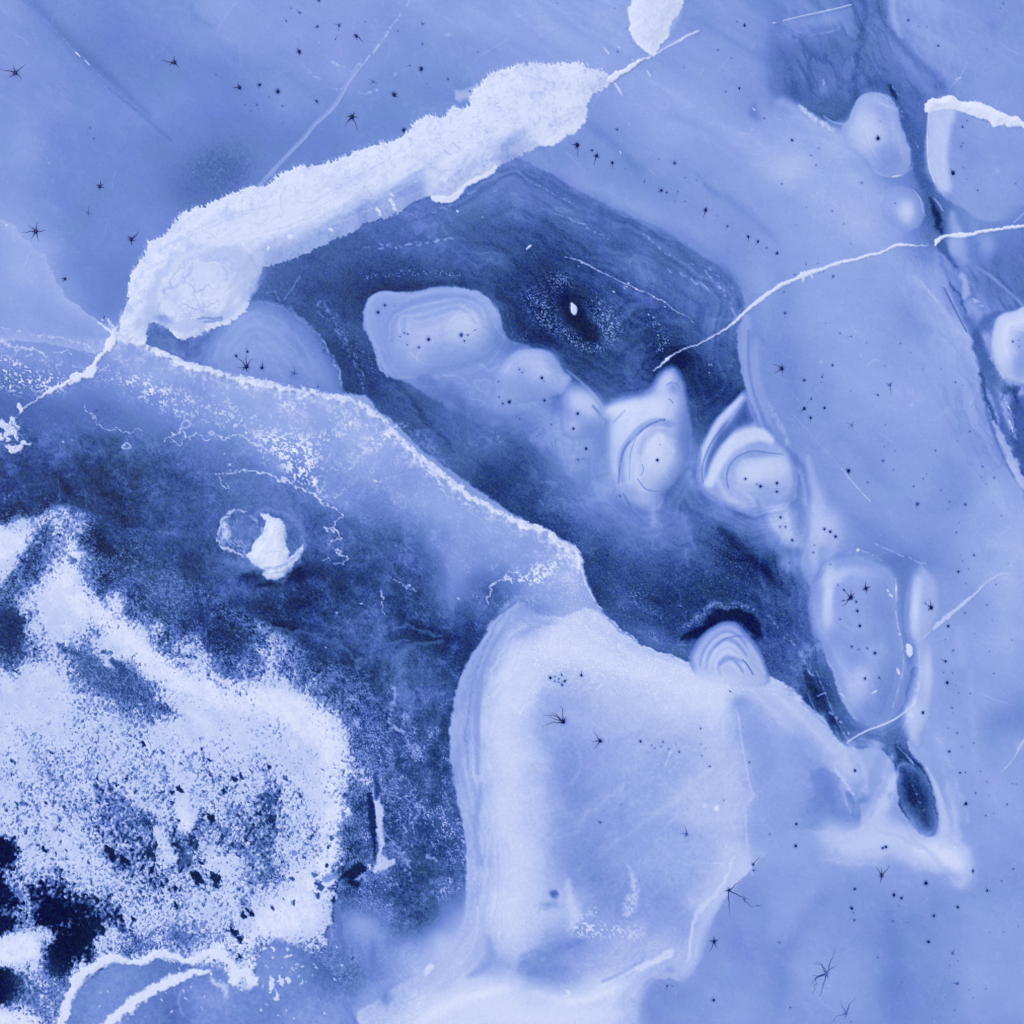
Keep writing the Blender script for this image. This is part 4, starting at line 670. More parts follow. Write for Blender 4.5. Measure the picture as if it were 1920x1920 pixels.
# striped knob
KNOB = [(1295,1242),(1300,1220),(1315,1195),(1335,1178),(1360,1168),(1382,1172),(1397,1188),(1412,1205),(1425,1225),(1434,1250),(1440,1280),(1400,1290),(1350,1285),(1310,1270)]
w, d, a = region(KNOB, [(-6,1),(0,.85),(5,0)], [(-40,.80),(-8,.72),(0,.55)], h=[(-40,.4),(0,0)], tex=ss(-V + U*.15, -1085, -1050))
lab(w, (d < 0) & (V[w] < 1272), 'knob')
for k, (dd, val) in enumerate(((6,.72),(12,.60),(18,.80),(26,.64),(36,.84),(48,.86),(60,.60),(70,.84))):
    stroke([(1302+dd*.8,1248+dd*.3,1),(1312+dd*.6,1215+dd*.6,3),(1338+dd*.2,1182+dd,3.4),(1364,1172+dd,3.4),(1386-dd*.1,1182+dd,3),(1404-dd*.2,1205+dd*.9,2)], val, .7, 2.5)
stroke([(1340,1213,1),(1358,1198,1.2),(1385,1192,1.2),(1396,1195,1)], .48, .7, 1.4); stroke([(1392,1236,1),(1403,1250,1.4),(1412,1265,1.4)], .36, .7, 1.2); stroke([(1350,1245,2),(1372,1234,3.5),(1390,1240,3)], .60, .6, 3)
stroke([(1404,1210,4),(1420,1235,5),(1432,1262,4)], .78, .8, 4)
blob(1340,1275,60,18,.88,.7)
# white block in the dark eye
stroke([(1072,573,3),(1075,578,6),(1077,584,6),(1077,588,3)], .88, 1, 1.4, ((1.5,5,2),), h=.35, keep=key('eye_block'))

# ---- growth bands: the new ice froze outward from its banks and round each mound
def full(pts, margin, fill, wps=()):
    w, d = dist(pts, margin, wps); F = np.full(U.shape, fill, f32); F[w] = d; return F
FL = full(LEAD, 40, 400)
FD = np.full(U.shape, 400., f32)
for q in (BEAN_L, D2, D3, D4, D5, W_DOME, KNOB, D6): FD = np.minimum(FD, full(q, 170, 400))
wpA, wpB = warp(9, 46, 6), warp(4, 14, 4)
near = np.minimum(np.minimum(np.abs(FL) * 1.0, FD), 170)
inl = ss(-FL, 0, 5) * ss(FD, -2, 4)
band1 = noise(7, 4, 3, 0, 16, x=U * .6 + V * .8, y=near + wpA[0] + wpB[0] * .6)
band2 = noise(2.8, 9, 2, 0, 22, x=U * .6 + V * .8, y=near + wpA[0] + wpB[0] * .4)
veil = noise(60, 2, 4, 42, 2.6, x=U + wpA[0] * 4, y=V + wpA[1] * 4)
T += inl * (band1 * (.010 + .050 * ss(U - V * .7, 380, 760)) + band2 * .010 + veil * .075) * ss(T, .02, .2)
wh = noise(34, 13, 4, 40, 3, x=U + wpA[0] * 5, y=V + wpA[1] * 5); T += inl * (1 - ss(np.abs(wh), .02, .30)) * .055 * ss(veil, -.6, .6)
ind = ss(-FD, 0, 6)
T += ind * (noise(5, 7, 2, 0, 12, x=U + V, y=-FD + wpB[0] * .6) * .012)
del FL, band1, band2
blob(1078,592, 20, 38, .035, .85, -28, 1.4, wps=(RAG,)); blob(1060,560, 30, 30, .10, .35, -20); blob(1105,625, 22, 16, .05, .7, 30, 1.2, wps=(RAG,))
stroke([(1072,571,3),(1076,579,6.4),(1077,586,5)], .90, 1, 1.4, ((1.5,5,2),))
for (x, y, rx, ry, an, al) in ((1050,530,26,18,20,.7),(1018,575,20,34,-20,.7),(1030,612,34,12,25,.8),(1072,638,40,9,28,1.1),(1112,655,26,7,8,1.2),(1135,600,24,30,30,.8),(1150,625,14,20,0,.8)):
    blob(x, y, rx, ry, .72, al*.7, an, 1.2, tex=(rng.random(U.shape) > .8) * ss(n4, -.5, .3))
# ---- crack edge of the south-western sheet: a broken white rim
RIM = [(225,632),(262,642),(300,660),(330,675),(350,684),(385,692),(440,708),(480,716),(520,724),(560,733),(600,740),(640,748),(660,750),(690,768),(712,782),(730,800),(752,824),(770,840),(785,855),(810,876),(835,894),(860,915),(880,932),(915,950),(950,968),(985,985),(1010,992),(1032,1000),(1042,1012),(1060,1024),(1082,1036),(1088,1060)]
rx = np.array([p[0] for p in RIM], float); ry = np.array([p[1] for p in RIM], float)
wB, dB = dist(RIM, 60, ((3.2, 6, 3), (2.4, 3.3, 7), (3, 14, 4)), closed=False)
side = V[wB] > np.interp(U[wB], rx, ry) - 8
band = np.interp(U[wB], [230, 300, 600, 690, 760, 860, 1000, 1090], [5.5, 6, 5.5, 5, 3.4, 5, 6, 3.5]).astype(f32) * (1 + n22[wB] * .55 + n9[wB] * .5)
outl = sample_window(wl, dl, wB)
al = ss(band - dB, -2.5, 3.0) * ss(outl, -3.5, -.5)
soft_ = ss(22 + n9[wB] * 10 - dB, -4, 24) * side * .75
al2 = soft_ * ss(n4[wB] * .8 + noise(3.1, 6, 2, -62, 1.5)[wB] * .6 + n9[wB] * .5, -1.1, .7)
inside = ss(outl, -1, 1)
T[wB] += (.84 - T[wB]) * al2 * inside
T[wB] += (.94 - T[wB]) * al * (.72 + .25 * ss(n4[wB] + n9[wB], -.6, .4))
H[wB] += al * .12; lab(wB, al > .55, 'rim')
line([(1088,1062,1.2),(1095,1080,2),(1098,1095,2),(1104,1105,1.4),(1112,1120,1.2),(1120,1135,1)], .90, 1.6, .85, 1.5, ss(n4,-1,.2)); line([(1124,1140),(1160,1178),(1200,1206),(1250,1228),(1285,1240)], .93, 1.6, .8, 1.6, ss(n4,-.8,.3), (RAG,))
for p in ([(775,833,1),(785,858,1.5),(800,880,2),(818,895,2),(835,930,1)], [(860,935,3),(872,945,4),(880,948,3)], [(790,868,1),(810,880,1.5),(830,910,1.5)]): stroke(p, .92, .8, 2, (RAG,), ss(n4,-.6,.3))
stroke([(870,945,8),(905,960,8)], .84, .4, 6, tex=ss(n4,-.2,.4))
# frost on the sheet
f3 = noise(3.2, 9, 2); fr = ss(f3 * .6 + n4 * .3 + n9 * .55, -.05, .2); fr2 = ss(f3 * .8 + n9 * .5, .12, .4)
for (u, v, ru, rv, an, al) in ((565,838,40,22,20,1.1),(555,860,44,20,35,1.1),(615,820,28,12,-20,.9),(520,830,30,12,20,.8),(560,890,24,12,40,1),(590,905,24,6,50,1),(700,830,40,10,-30,.7),(735,810,22,8,-30,.8),(650,785,22,18,20,.5),(640,880,20,6,-10,.6),(490,850,30,8,60,.5),(1010,1080,20,12,-30,.9),(980,1085,12,8,0,.8),(1040,1060,30,9,-40,.7),(1020,1060,40,12,-30,.4),(350,760,60,16,30,.45),(430,770,60,14,25,.45),(250,720,70,22,20,.5),(300,745,60,20,30,.5),(430,790,30,8,30,.5),(540,760,20,8,40,.6),(570,750,14,10,10,.5)):
    blob(u, v, ru*1.2, rv*1.2, .93, al, an, 1.4, tex=fr if al > .6 else fr2 * .8)
for (u, v, ru, rv, al) in ((20,690,40,20,1.1),(60,712,50,18,1.1),(20,720,44,16,1),(100,715,30,18,1),(40,660,60,8,.5),(120,690,40,14,.5)):
    blob(u, v, ru, rv, .93, al*.95, 20, 1.5, tex=fr2)
squig = ((6, 12, 3), (2.5, 5, 2))
for p, w_ in (([(-6,635,3),(10,642,4),(28,648,3),(45,655,2),(60,657,3),(72,660,2),(90,664,1)], 2.4), ([(100,660),(118,662),(133,657)], 1.2), ([(0,612),(20,620),(50,626),(90,632),(130,640),(170,648)], .9),
              ([(326,815),(338,805),(345,812),(355,820),(365,818),(372,810),(380,815),(386,828),(395,822),(410,815),(425,828),(440,816),(458,818),(470,828),(485,835),(500,845)], 1.6),
              ([(160,760),(180,790),(200,802),(240,806),(270,808)], .9), ([(310,825),(320,820),(330,835),(345,822),(352,818),(360,825)], 1.1),
              ([(400,885),(420,885),(440,886),(470,884),(495,888),(520,895),(560,915),(590,930),(610,945),(635,958),(640,970),(630,985),(625,1000),(612,985)], 1.5), ([(405,890),(415,905),(425,912),(428,905)], 1),
              ([(613,985),(625,992),(638,1004),(630,1015),(618,1018)], 1.2), ([(622,1025),(640,1038),(652,1045),(645,1055),(625,1052),(605,1052)], 1.4),
              ([(960,1090),(950,1080),(965,1072),(985,1078),(1000,1068),(1020,1062)], 2.0), ([(960,1085),(930,1092),(918,1105),(912,1130)], 1.6), ([(730,1085),(750,1092),(775,1105)], 1.2),
              ([(717,1105),(716,1125),(720,1150)], 1.3), ([(655,910),(640,925),(625,930)], 1), ([(760,890),(740,895),(700,905)], .8), ([(480,810),(500,820),(490,830)], 1)):
    line(p, .88, w_, .85, 1.2, ss(n4, -1.1, .1), squig)
for (u,v,r) in ((452,790,2),(461,812,1.5),(380,800,1.2),(118,829,1.5),(430,870,1.6),(421,852,1.5),(690,797,1.8),(657,793,3),(648,797,3),(692,822,1.6),(235,835,1.6),(860,1122,2.2),(895,1118,1.4),(678,1132,1.8),(630,1150,2),(610,1215,1.4)):
    stroke([(u-.5,v,r),(u+1,v,r*.8)], .92, .9, 1.4, (ROUGH,))
region([(345,790),(340,800),(350,803),(358,796),(352,788)], [(-3,0),(-1.5,.7),(.5,.7),(2,0)], .78); region([(392,812),(398,808),(403,814),(396,816)], [(-3,0),(-1.5,.8),(.5,.8),(2,0)], .8); region([(228,838),(238,830),(246,838),(236,842)], [(-3,0),(-1.5,.8),(.5,.8),(2,0)], .8)
line([(395,770),(370,800),(345,840),(328,862)], .58, .9, .6); line([(135,835),(105,858)], .42, 1, .6, 1.6); line([(104,860),(108,890),(112,930)], .36, 1, .5, 1.6); line([(50,700),(90,735)], .6, 1, .5)
# mottling of the south-western pool
pool = ss(T, .52, .36) * ss(n70 + n22 * .5, -1.0, 1.0)
inW = ss(-U, -1010, -960) * ss(V, 745, 830) * ss(V - 780 - (U - 560) * .55, -15, 50)
fil = 1 - ss(np.abs(noise(15, 8, 4, gain=.62)), .02, .16)
T += inW * ss(T, .5, .34) * (fil * ss(n22, -.4, .9) * .13 + noise(55, 12, 4, 60, 2.2, x=U + warp(30, 90, 1)[0], y=V + warp(30, 90, 1)[1]) * .075 + n70 * .035 + n22 * .04 + n9 * .028 + n4 * .014 + (speck - .5) * .04)
rag2 = inW * ss(T, .6, .3)
sw = warp(26, 60, 2); f_a = noise(20, 3, 4, 84, 3.5, x=U + sw[0], y=V + sw[1]); f_b = noise(30, 9, 4, 20, 2.5, x=U + sw[1] * 1.5, y=V + sw[0] * 1.5)
vert = ss(U, 640, 720) * ss(V, 1180, 1260); soft_m = inW * ss(T, .5, .34); T += soft_m * .025
T += soft_m * (vert * (f_a * .05 + (1 - ss(np.abs(f_a), .02, .16)) * .07 * ss(n22, -.8, .5)) + (1 - vert) * (f_b * .04 + (1 - ss(np.abs(f_b), .02, .18)) * .055 * ss(n22, -.5, .8)))
fl1 = noise(13, 6, 4, 70, 1.4, gain=.65); fl2 = noise(8, 12, 3, -40, 1.5, gain=.6)
zone = soft_m * ss(U, 600, 700) * ss(V, 1280, 1400) * ss(n70 + n22 * .8, -.6, .5)
T += zone * (.02 + (1 - ss(np.abs(fl1), .0, .11)) * .34 + (1 - ss(np.abs(fl2), .0, .10)) * ss(n22, -.4, .6) * .32 + (rng.random(U.shape) > .98) * .25 - ss(n9 + n22 * .5, .1, .8) * .06)
zone2 = soft_m * (1 - ss(V, 1280, 1400)) * ss(V, 930, 1000); T += zone2 * ((1 - ss(np.abs(fl1), .0, .05)) * .07 * ss(n22, -.2, .8) + (rng.random(U.shape) > .992) * .14)
T += inW * ss(V, 1180, 1300) * ss(-U, -1000, -600) * ss(T, .55, .3) * (ss(f3 + n9 * .4, .2, .7) * .16)
for (u, v, ru, rv, an, val, al) in ((330,1100,14,40,0,.42,.6),(345,1130,20,24,0,.40,.6),(300,1020,10,60,-30,.30,.5),(270,980,14,50,20,.34,.5),(365,980,12,40,0,.30,.5),(290,920,12,30,-20,.42,.5),(710,1180,12,16,10,.56,.7),(715,1195,8,12,0,.5,.6),(620,1185,20,10,20,.40,.5),(745,1260,12,50,0,.50,.6),(755,1300,14,30,0,.48,.6),(770,1220,26,8,-20,.40,.6),(720,1090,8,16,0,.4,.5),(845,1110,10,50,0,.6,.5),(830,1110,30,10,30,.5,.5),
    (440,1050,20,10,0,.5,.5),(850,1480,10,60,0,.4,.5),(800,1440,12,40,-10,.44,.4),(560,1130,20,10,0,.1,.5),(585,1075,50,12,-20,.10,.6),(660,1085,50,20,-10,.13,.5)):
    blob(u, v, ru, rv, val, al, an, 1.2, wps=(WAVE,), tex=ss(n4, -1.6, .5))
for p in ([(590,1200,1),(625,1202,2),(645,1212,2.5),(665,1240,2),(670,1265,1)], [(720,1212,1),(745,1202,1.5),(770,1200,1)], [(740,1230,1),(765,1215,2.5),(800,1207,2),(830,1205,1)], [(755,1225,1),(748,1250,2)], [(480,1170,1),(520,1180,2),(600,1190,1)], [(690,1000,1),(720,1045,1),(760,1100,1)], [(760,1170,1),(790,1185,1.5),(830,1195,1)]):
    stroke([(a[0],a[1],a[2]+1) for a in p], .46, .5, 2.5, (RAG,))
# island shoal with its snow cap
blob(452,1000,40,38,.44,.7,0,1.4,wps=((8,22,3),RAG),tex=ss(n9,-1.6,.3)); stroke([(462,958,1.2),(440,960,2),(422,970,2.4),(412,990,2.6),(410,1012,2),(420,1028,2.4),(440,1031,2),(452,1040,2.4),(470,1046,1.5)], .88, .85, 2, ((5,14,4),ROUGH), ss(n4,-1.4,0))
blob(420,1000,8,26,.84,.7,5,1.4,wps=(RAG,),tex=ss(n4,-1.3,.2)); blob(470,1060,20,14,.6,.6,wps=(RAG,))
for rr in range(5): stroke([(420+rr*9,985-rr*4,1),(424+rr*8,1005+rr*2,1.4),(436+rr*8,1022,1.4),(452+rr*6,1028+rr*2,1)], .86, .6, 1.4, ((5,9,1),), brk)
blob(455,990,22,26,.52,.6,0,1.5,tex=ss(n9,-1,.3)); blob(425,995,9,22,.90,.85,0,1.6,wps=(RAG,),tex=ss(n4,-1.3,0)); blob(448,990,12,18,.46,.7,20); stroke([(440,1025,1.5),(458,1032,2),(470,1040,2)], .74, .7, 2, (RAG,), brk)
w_ring = region([(470,1000),(480,965),(500,955),(530,960),(560,985),(570,1012),(572,1030),(555,1065),(530,1090),(505,1085),(478,1060),(460,1040)], [(-6,.7),(0,.55),(4,0)], [(-20,.50),(-8,.42),(0,.62)], (RAG,), tex=ss(n4,-2.2,0))
for rr in range(5): line([(462+rr*4,965+rr*3),(482+rr*3,975+rr*5),(484+rr*2,1000+rr*2),(468+rr*4,1020)], .78, 1, .5, 1.3, brk, ((3,9,1),))
CAP = [(489,963),(505,965),(518,973),(530,978),(537,1000),(537,1018),(541,1040),(537,1050),(552,1040),(562,1028),(570,1022),(566,1036),(552,1055),(545,1070),(530,1082),(515,1088),(500,1084),(492,1074),(500,1070),(485,1062),(472,1052),(462,1042),(470,1036),(476,1020),(488,1008),(497,990),(498,978)]
w, d, a = region(CAP, [(-1,1),(2,0)], [(-14,.96),(0,.90)], ((2.5,9,1),(1.5,5,2)), h=[(-16,.45),(0,.04)])
lab(w, d < 0, 'cap')
stroke([(497,1066,2),(515,1064,3),(535,1058,3),(552,1046,2.5),(564,1030,1.4)], .70, .7, 2.5, (ROUGH,)); stroke([(500,1038,.8),(512,1034,1),(526,1033,.8)], .78, .5, 1.2); blob(498,1005,10,14,.84,.5); stroke([(480,1074,.7),(500,1075,.9),(530,1072,.8)], .66, .5, 1.1)
stroke([(545,955,6),(562,985,7),(568,1005,5)], .50, .6, 5, (RAG,)); blob(545,1005,10,14,.34,.7)
for (u,v,ru,rv) in ((500,1096,30,7),(470,1085,24,10),(555,1075,20,14)): blob(u,v,ru,rv,.07,.8,-10,1.3,wps=(RAG,))

# ---- western junction: clumps of snow along the crack
for nm, p in (('w_crack_top', [(222,612,1.5),(214,630,5),(210,640,7.5),(204,652,6),(198,660,3.5)]), ('w_crack_mid', [(192,664,4),(186,670,5),(183,677,4),(176,683,2.5),(178,688,5),(170,697,11),(166,702,9),(155,704,5),(148,706,9),(140,712,8),(134,716,6)]),
              ('w_crack_low', [(132,712,3),(122,722,3),(112,727,2.6),(104,730,3.4),(94,735,4),(86,739,2.4),(75,746,1.6),(60,757,1.3),(46,766,1.2),(38,773,1.1)])):
    stroke(p, .95, 1, 1.5, ((2.5,9,1),(2,5,2)), h=.16, keep=key(nm))
line([(200,598),(206,610),(214,618),(222,626)], .92, 3.2, .9, 1.5, ss(n4,-1,0), (RAG,))
stroke([(36,758,3),(38,764,5),(40,770,3)], .94, .95, 1.5, ((2,5,2),)); line([(38,774),(28,785),(18,795)], .84, 1.6, .7, 1.5, brk)
for p in ([(-8,792,8),(5,795,7),(15,805,6),(22,815,5),(10,812,4),(18,826,3)], [(24,785,4),(30,795,3),(34,806,2)], [(14,838,3),(22,842,7),(34,843,7),(40,838,3)], [(38,832,2),(46,830,4),(56,832,2)], [(-4,815,3),(8,822,3)], [(20,792,3),(28,812,4),(32,826,2)]):
    stroke(p, .94, .95, 1.8, ((4,9,1),(2,5,2)), ss(n4,-1.5,-.5), h=.12, keep=key('w_clump'))
blob(28,815,24,28,.7,.6,0,1.2,tex=fr2)

# ---- snow field in the south-west corner
cov = [(0,960,0),(60,960,-.2),(0,975,.3),(0,1000,1.1),(35,1000,.95),(55,985,.8),(75,978,.7),(40,1020,1.1),(0,1040,1.1),(15,1060,1),(35,1050,.8),(0,1085,.9),(60,1040,.35),(85,1000,.2),(60,1070,.3),(30,1090,.35),(5,1115,.5),(0,1140,.15),(30,1120,.4),
(95,990,.75),(100,1005,.8),(115,1010,.3),(130,990,.55),(140,1000,.6),(130,1030,.75),(145,1050,.75),(135,1060,.6),(155,1020,.25),(165,1060,.35),(85,1030,.4),(100,1050,.4),(90,1080,.8),(110,1070,.85),(125,1085,.95),(70,1110,.9),(50,1130,.95),(100,1120,1.05),(140,1100,.95),(170,1100,.6),(180,1125,.75),
(0,1150,0),(20,1160,0),(45,1170,.1),(40,1190,.15),(60,1170,.8),(50,1150,.6),(10,1200,.0),(55,1210,.45),(20,1230,.3),(0,1235,.4),(45,1225,.5),(90,1160,1.1),(120,1160,1.1),(100,1200,1.05),(150,1150,1.05),(190,1150,.9),(210,1125,.7),(225,1135,.8),(215,1155,.8),(190,1170,.65),(180,1180,.55),(240,1150,.3),(230,1170,.75),(75,1200,.65),(90,1215,.7),(120,1220,.7),(140,1212,.6),
(150,1240,.45),(170,1230,.45),(125,1245,.65),(160,1260,.4),(180,1240,.85),(190,1210,1.0),(230,1210,1.05),(200,1240,.95),(220,1250,.5),(190,1255,.7),(210,1265,.25),(230,1280,.25),(200,1280,.3),(180,1275,.3),(250,1260,.4),(260,1280,.35),(235,1300,.4),(260,1310,.35),(280,1300,.3),(290,1320,.4),(310,1295,.45),(250,1330,.6),(290,1335,.45),(310,1310,.7),(340,1305,.8),(360,1305,.9),
(60,1260,1.05),(0,1270,1),(100,1280,1.05),(0,1320,1.05),(60,1330,1.05),(120,1320,.95),(150,1300,.75),(170,1310,.6),(200,1320,.6),(240,1200,1.1),(270,1235,1.05),(290,1260,1.0),(260,1190,.8),(275,1170,.5),(290,1180,.7),(300,1210,.3),(320,1200,.4),(330,1180,.1),(320,1225,.65),(340,1215,.75),(340,1240,.5),(300,1240,.9),(360,1210,.7),(375,1225,.6),(380,1250,.75),(370,1240,.9),(400,1235,.3),(430,1250,.1),(440,1240,.45),(460,1245,.45),(480,1255,.3),(410,1260,.5),(430,1280,.6),(460,1290,.7),(330,1280,1.1),(390,1290,.95),(420,1310,1.0),(370,1330,1.05),(440,1330,1.05),(480,1300,.85),
(490,1230,.55),(500,1240,.65),(520,1230,.6),(540,1240,.5),(530,1260,.35),(500,1270,.85),(540,1285,1.0),(570,1290,.7),(580,1275,.45),(590,1290,.55),(560,1270,.3),(600,1310,.3),(610,1305,.35),(660,1315,.3),(520,1310,1.05),(560,1320,1.05),(590,1325,.9),(600,1350,.9),(560,1360,1.05),(500,1340,.9),(480,1360,.9),(510,1370,.8),(630,1340,.5),(620,1370,.85),(640,1390,.9),(640,1420,.9),(660,1425,.65),(670,1440,.5),(680,1425,.4),(690,1440,.4),(660,1350,.25),(665,1400,.3),(690,1420,.3),
(100,1380,.95),(50,1400,.92),(0,1400,.95),(150,1370,.8),(200,1360,.75),(170,1400,.75),(120,1430,.8),(90,1370,.9),(75,1385,.7),(90,1420,.65),(100,1440,.6),(250,1370,.75),(270,1400,.7),(220,1400,.75),(300,1370,.95),(350,1370,1.05),(310,1400,.8),(350,1400,.9),(400,1370,1),(440,1375,.95),(380,1420,.7),(340,1430,.7),(420,1420,.75),(460,1410,.9),(440,1440,.75),(480,1440,.75),
(520,1400,.95),(560,1400,1),(590,1400,.95),(520,1440,.85),(560,1440,.9),(600,1440,1.05),(580,1480,1),(610,1500,1.0),(620,1460,.85),(640,1470,.65),(650,1450,.6),(640,1500,.7),(660,1490,.35),(680,1500,.1),(650,1540,.5),(640,1560,.55),(620,1540,.9),(660,1580,.2),(630,1580,.8),(610,1600,.9),(640,1600,.6),(660,1610,.35),(650,1630,.4),(690,1455,.7),(690,1480,.35),(685,1470,.6),
(20,1440,.85),(60,1460,.9),(40,1500,.9),(0,1480,.85),(100,1480,.65),(110,1460,.6),(80,1500,.75),(60,1515,.7),(0,1540,.8),(40,1550,.85),(20,1565,.75),(130,1500,.75),(150,1470,.85),(150,1510,.6),(170,1450,.7),(190,1490,.55),(170,1480,.65),(200,1450,.85),(180,1520,.6),(220,1470,.6),(230,1500,.5),(200,1530,.45),(230,1530,.42),(210,1550,.55),(250,1490,.8),(260,1530,.40),(280,1540,.38),(270,1510,.7),(245,1555,.45),(230,1570,.55),(300,1500,.6),(320,1470,.6),(330,1500,.55),(310,1510,.8),(340,1460,.85),(290,1470,.75),(290,1560,.6),(285,1590,.42),(275,1610,.5),(300,1570,.9),(315,1600,1),(340,1570,.45),(345,1590,.35),(340,1615,.3),(330,1560,.5),(330,1540,.55),(360,1580,.45),(340,1500,1.0),(345,1530,1.05),(370,1540,.45),(380,1520,.8),(370,1480,.75),(400,1490,.7),(390,1540,.6),
(400,1560,.6),(430,1560,.55),(450,1580,.5),(420,1590,.6),(380,1600,.75),(400,1610,.85),(440,1610,.85),(420,1640,.9),(480,1530,.6),(490,1500,.55),(510,1500,.4),(500,1530,.4),(480,1580,.5),(500,1570,.45),(520,1560,.6),(530,1530,.75),(540,1500,.85),(480,1470,.75),(560,1540,.9),(500,1600,.5),(490,1620,.55),(530,1590,.7),(540,1620,.6),(560,1590,.8),(570,1560,.75),(590,1580,.85),(600,1590,.55),(580,1620,.9),(520,1640,.5),(550,1640,.65),(500,1650,.4),(530,1655,.55),(480,1640,.6),(490,1670,.65),(540,1670,.9),(560,1660,.95),(520,1690,1),
(100,1540,.8),(130,1550,.8),(160,1560,.75),(60,1590,.85),(40,1600,.7),(10,1590,.05),(20,1600,.1),(0,1600,0),(5,1615,.4),(30,1620,.7),(0,1640,.3),(0,1660,.1),(20,1640,.7),(40,1640,.75),(35,1655,.6),(80,1620,.85),(100,1600,.85),(120,1620,.9),(150,1600,.85),(200,1600,.7),(180,1620,.85),(180,1580,.75),(220,1600,.7),(210,1590,.5),(235,1610,.5),(205,1610,.45),(250,1630,.7),(280,1640,.6),(260,1660,.75),(300,1640,.6),(320,1640,.6),(350,1640,.75),(340,1670,.7),(370,1650,.6),(400,1650,.7),(360,1680,.8),(390,1690,.75),
(75,1660,.35),(70,1680,.4),(65,1645,.7),(80,1640,.6),(95,1670,.6),(100,1650,.5),(100,1690,.15),(80,1710,.05),(55,1705,.6),(60,1690,.7),(20,1690,.3),(0,1680,.15),(30,1710,.45),(0,1710,.25),(20,1735,.1),(0,1740,.1),(40,1730,.4),(95,1715,.1),(110,1700,.15),(130,1700,.1),(140,1710,.2),(120,1680,.35),(140,1680,.6),(150,1690,.5),(160,1720,.35),(190,1700,.45),(180,1680,.55),(150,1660,.85),(190,1720,.4),(210,1730,.35),(180,1740,.1),(200,1650,.75),(190,1670,.65),(220,1690,.7),(240,1710,.7),
(60,1730,.5),(50,1750,.9),(90,1740,.6),(110,1735,.15),(120,1740,.65),(80,1750,1),(100,1755,.7),(140,1745,.1),(160,1750,0),(130,1770,.05),(110,1770,0),(150,1770,0),(100,1790,.05),(90,1780,.5),(120,1800,.15),(80,1800,.5),(110,1815,.3),(90,1815,.15),(130,1790,.2),(140,1805,.55),(170,1780,.5),(60,1790,1),(20,1770,1.1),(20,1800,1.1),(50,1820,.7),(70,1810,.8),(0,1780,1.05),(0,1830,.1),(15,1840,0),(30,1845,.2),(0,1860,-.1),(20,1870,-.1),(35,1860,.1),(45,1870,.4),(30,1885,.4),(50,1885,.6),(70,1850,.55),(90,1850,.45),(110,1840,.4),(80,1870,.45),(100,1880,.4),(60,1900,.7),(0,1900,1),(30,1910,1.1),(90,1905,.6),
(190,1730,.65),(200,1745,.8),(220,1740,.8),(240,1740,.6),(250,1725,.6),(230,1760,.6),(180,1760,.6),(200,1770,.65),(200,1790,.9),(150,1820,.9),(240,1775,.5),(255,1780,.4),(265,1765,.4),(225,1780,.6),(280,1770,.45),(290,1750,.6),(300,1760,.75),(310,1770,.5),(320,1775,.4),(340,1770,.4),(350,1780,.45),(300,1750,.5),(330,1750,.6),(260,1795,.9),(310,1790,.95),(360,1790,.9),(280,1730,.8),(310,1720,.8),(340,1720,.7),(330,1700,.8),(380,1740,.6),(400,1760,.55),(405,1770,.6),(390,1720,.75),(420,1730,.85),(440,1720,.7),(430,1745,.5),(440,1760,.5),(440,1780,.6),(450,1790,.5),(415,1780,.9),(460,1740,.95),
(430,1690,.85),(450,1690,.6),(440,1670,.8),(460,1705,.6),(450,1715,.8),(480,1700,.95),(500,1720,1.05),(550,1720,1.05),(600,1700,1.0),(600,1690,.8),(615,1680,.6),(640,1660,.5),(650,1670,.4),(620,1665,.8),(660,1680,.3),(600,1720,.98),(580,1750,1.0),(540,1750,1.0),(500,1750,.9),(480,1720,1.0),(620,1700,.95),(618,1725,.9),(610,1745,.85),(615,1765,.6),(600,1760,.6),(590,1780,.45),(570,1770,.65),(560,1785,.55),(540,1775,.6),(480,1760,.6),(500,1770,.4),(480,1790,.3),(600,1800,.4),(580,1810,.4),(620,1800,.3),(630,1810,.35),(610,1840,.25),(640,1840,.1),(560,1830,.15),(530,1800,.15),
(470,1800,.95),(470,1830,.9),(478,1850,.6),(450,1810,.9),(470,1770,.9),(440,1840,.8),(430,1860,.7),(400,1830,.6),(410,1810,.7),(380,1800,.7),(360,1830,.5),(340,1800,.6),(300,1820,-.2),(250,1830,-.2),(200,1850,-.2),(250,1870,-.2),(350,1860,-.2),(400,1880,-.2),(450,1890,-.1),(500,1880,-.2),(500,1820,-.1),(300,1900,-.2),(170,1890,.0),(200,1900,-.2),(150,1900,.1),
(200,1100,.1),(250,1100,.05),(200,1000,-.2),(300,1150,.1),(320,1160,.45),(325,1150,.3),(330,1170,.3),(400,1200,.0),(450,1220,.05),(350,1160,.1),(600,1230,0),(640,1290,.05),(700,1350,.05),(700,1400,.15),(720,1500,.0),(700,1560,-.1),(660,1560,.15),(680,1600,-.1),(700,1640,.2),(710,1610,.5),(700,1625,.6),(720,1620,.5),(730,1650,.0),(680,1650,.2),(260,1050,.2),(300,1060,.1),(340,1050,.15),(700,1700,0),(650,1720,.0),(640,1700,.2),(650,1750,0),(700,1600,.2)]
C = field(cov, 7, 2.8, 8.0, .6)
C += noise(30, 5, 3, 55, 3.2) * .07 * ss(C, .2, .5) * ss(-C, -1.05, -.9)
TT = T; T = C                                    # shape the cover itself with strokes
stroke([(-10,1115,12),(20,1095,12),(45,1065,13),(70,1035,13),(88,1005,12),(95,980,8)], .34, .85, 9, ((6,14,4),))
stroke([(100,1010,6),(120,1030,6),(135,1050,4)], .45, .6, 6, (RAG,))
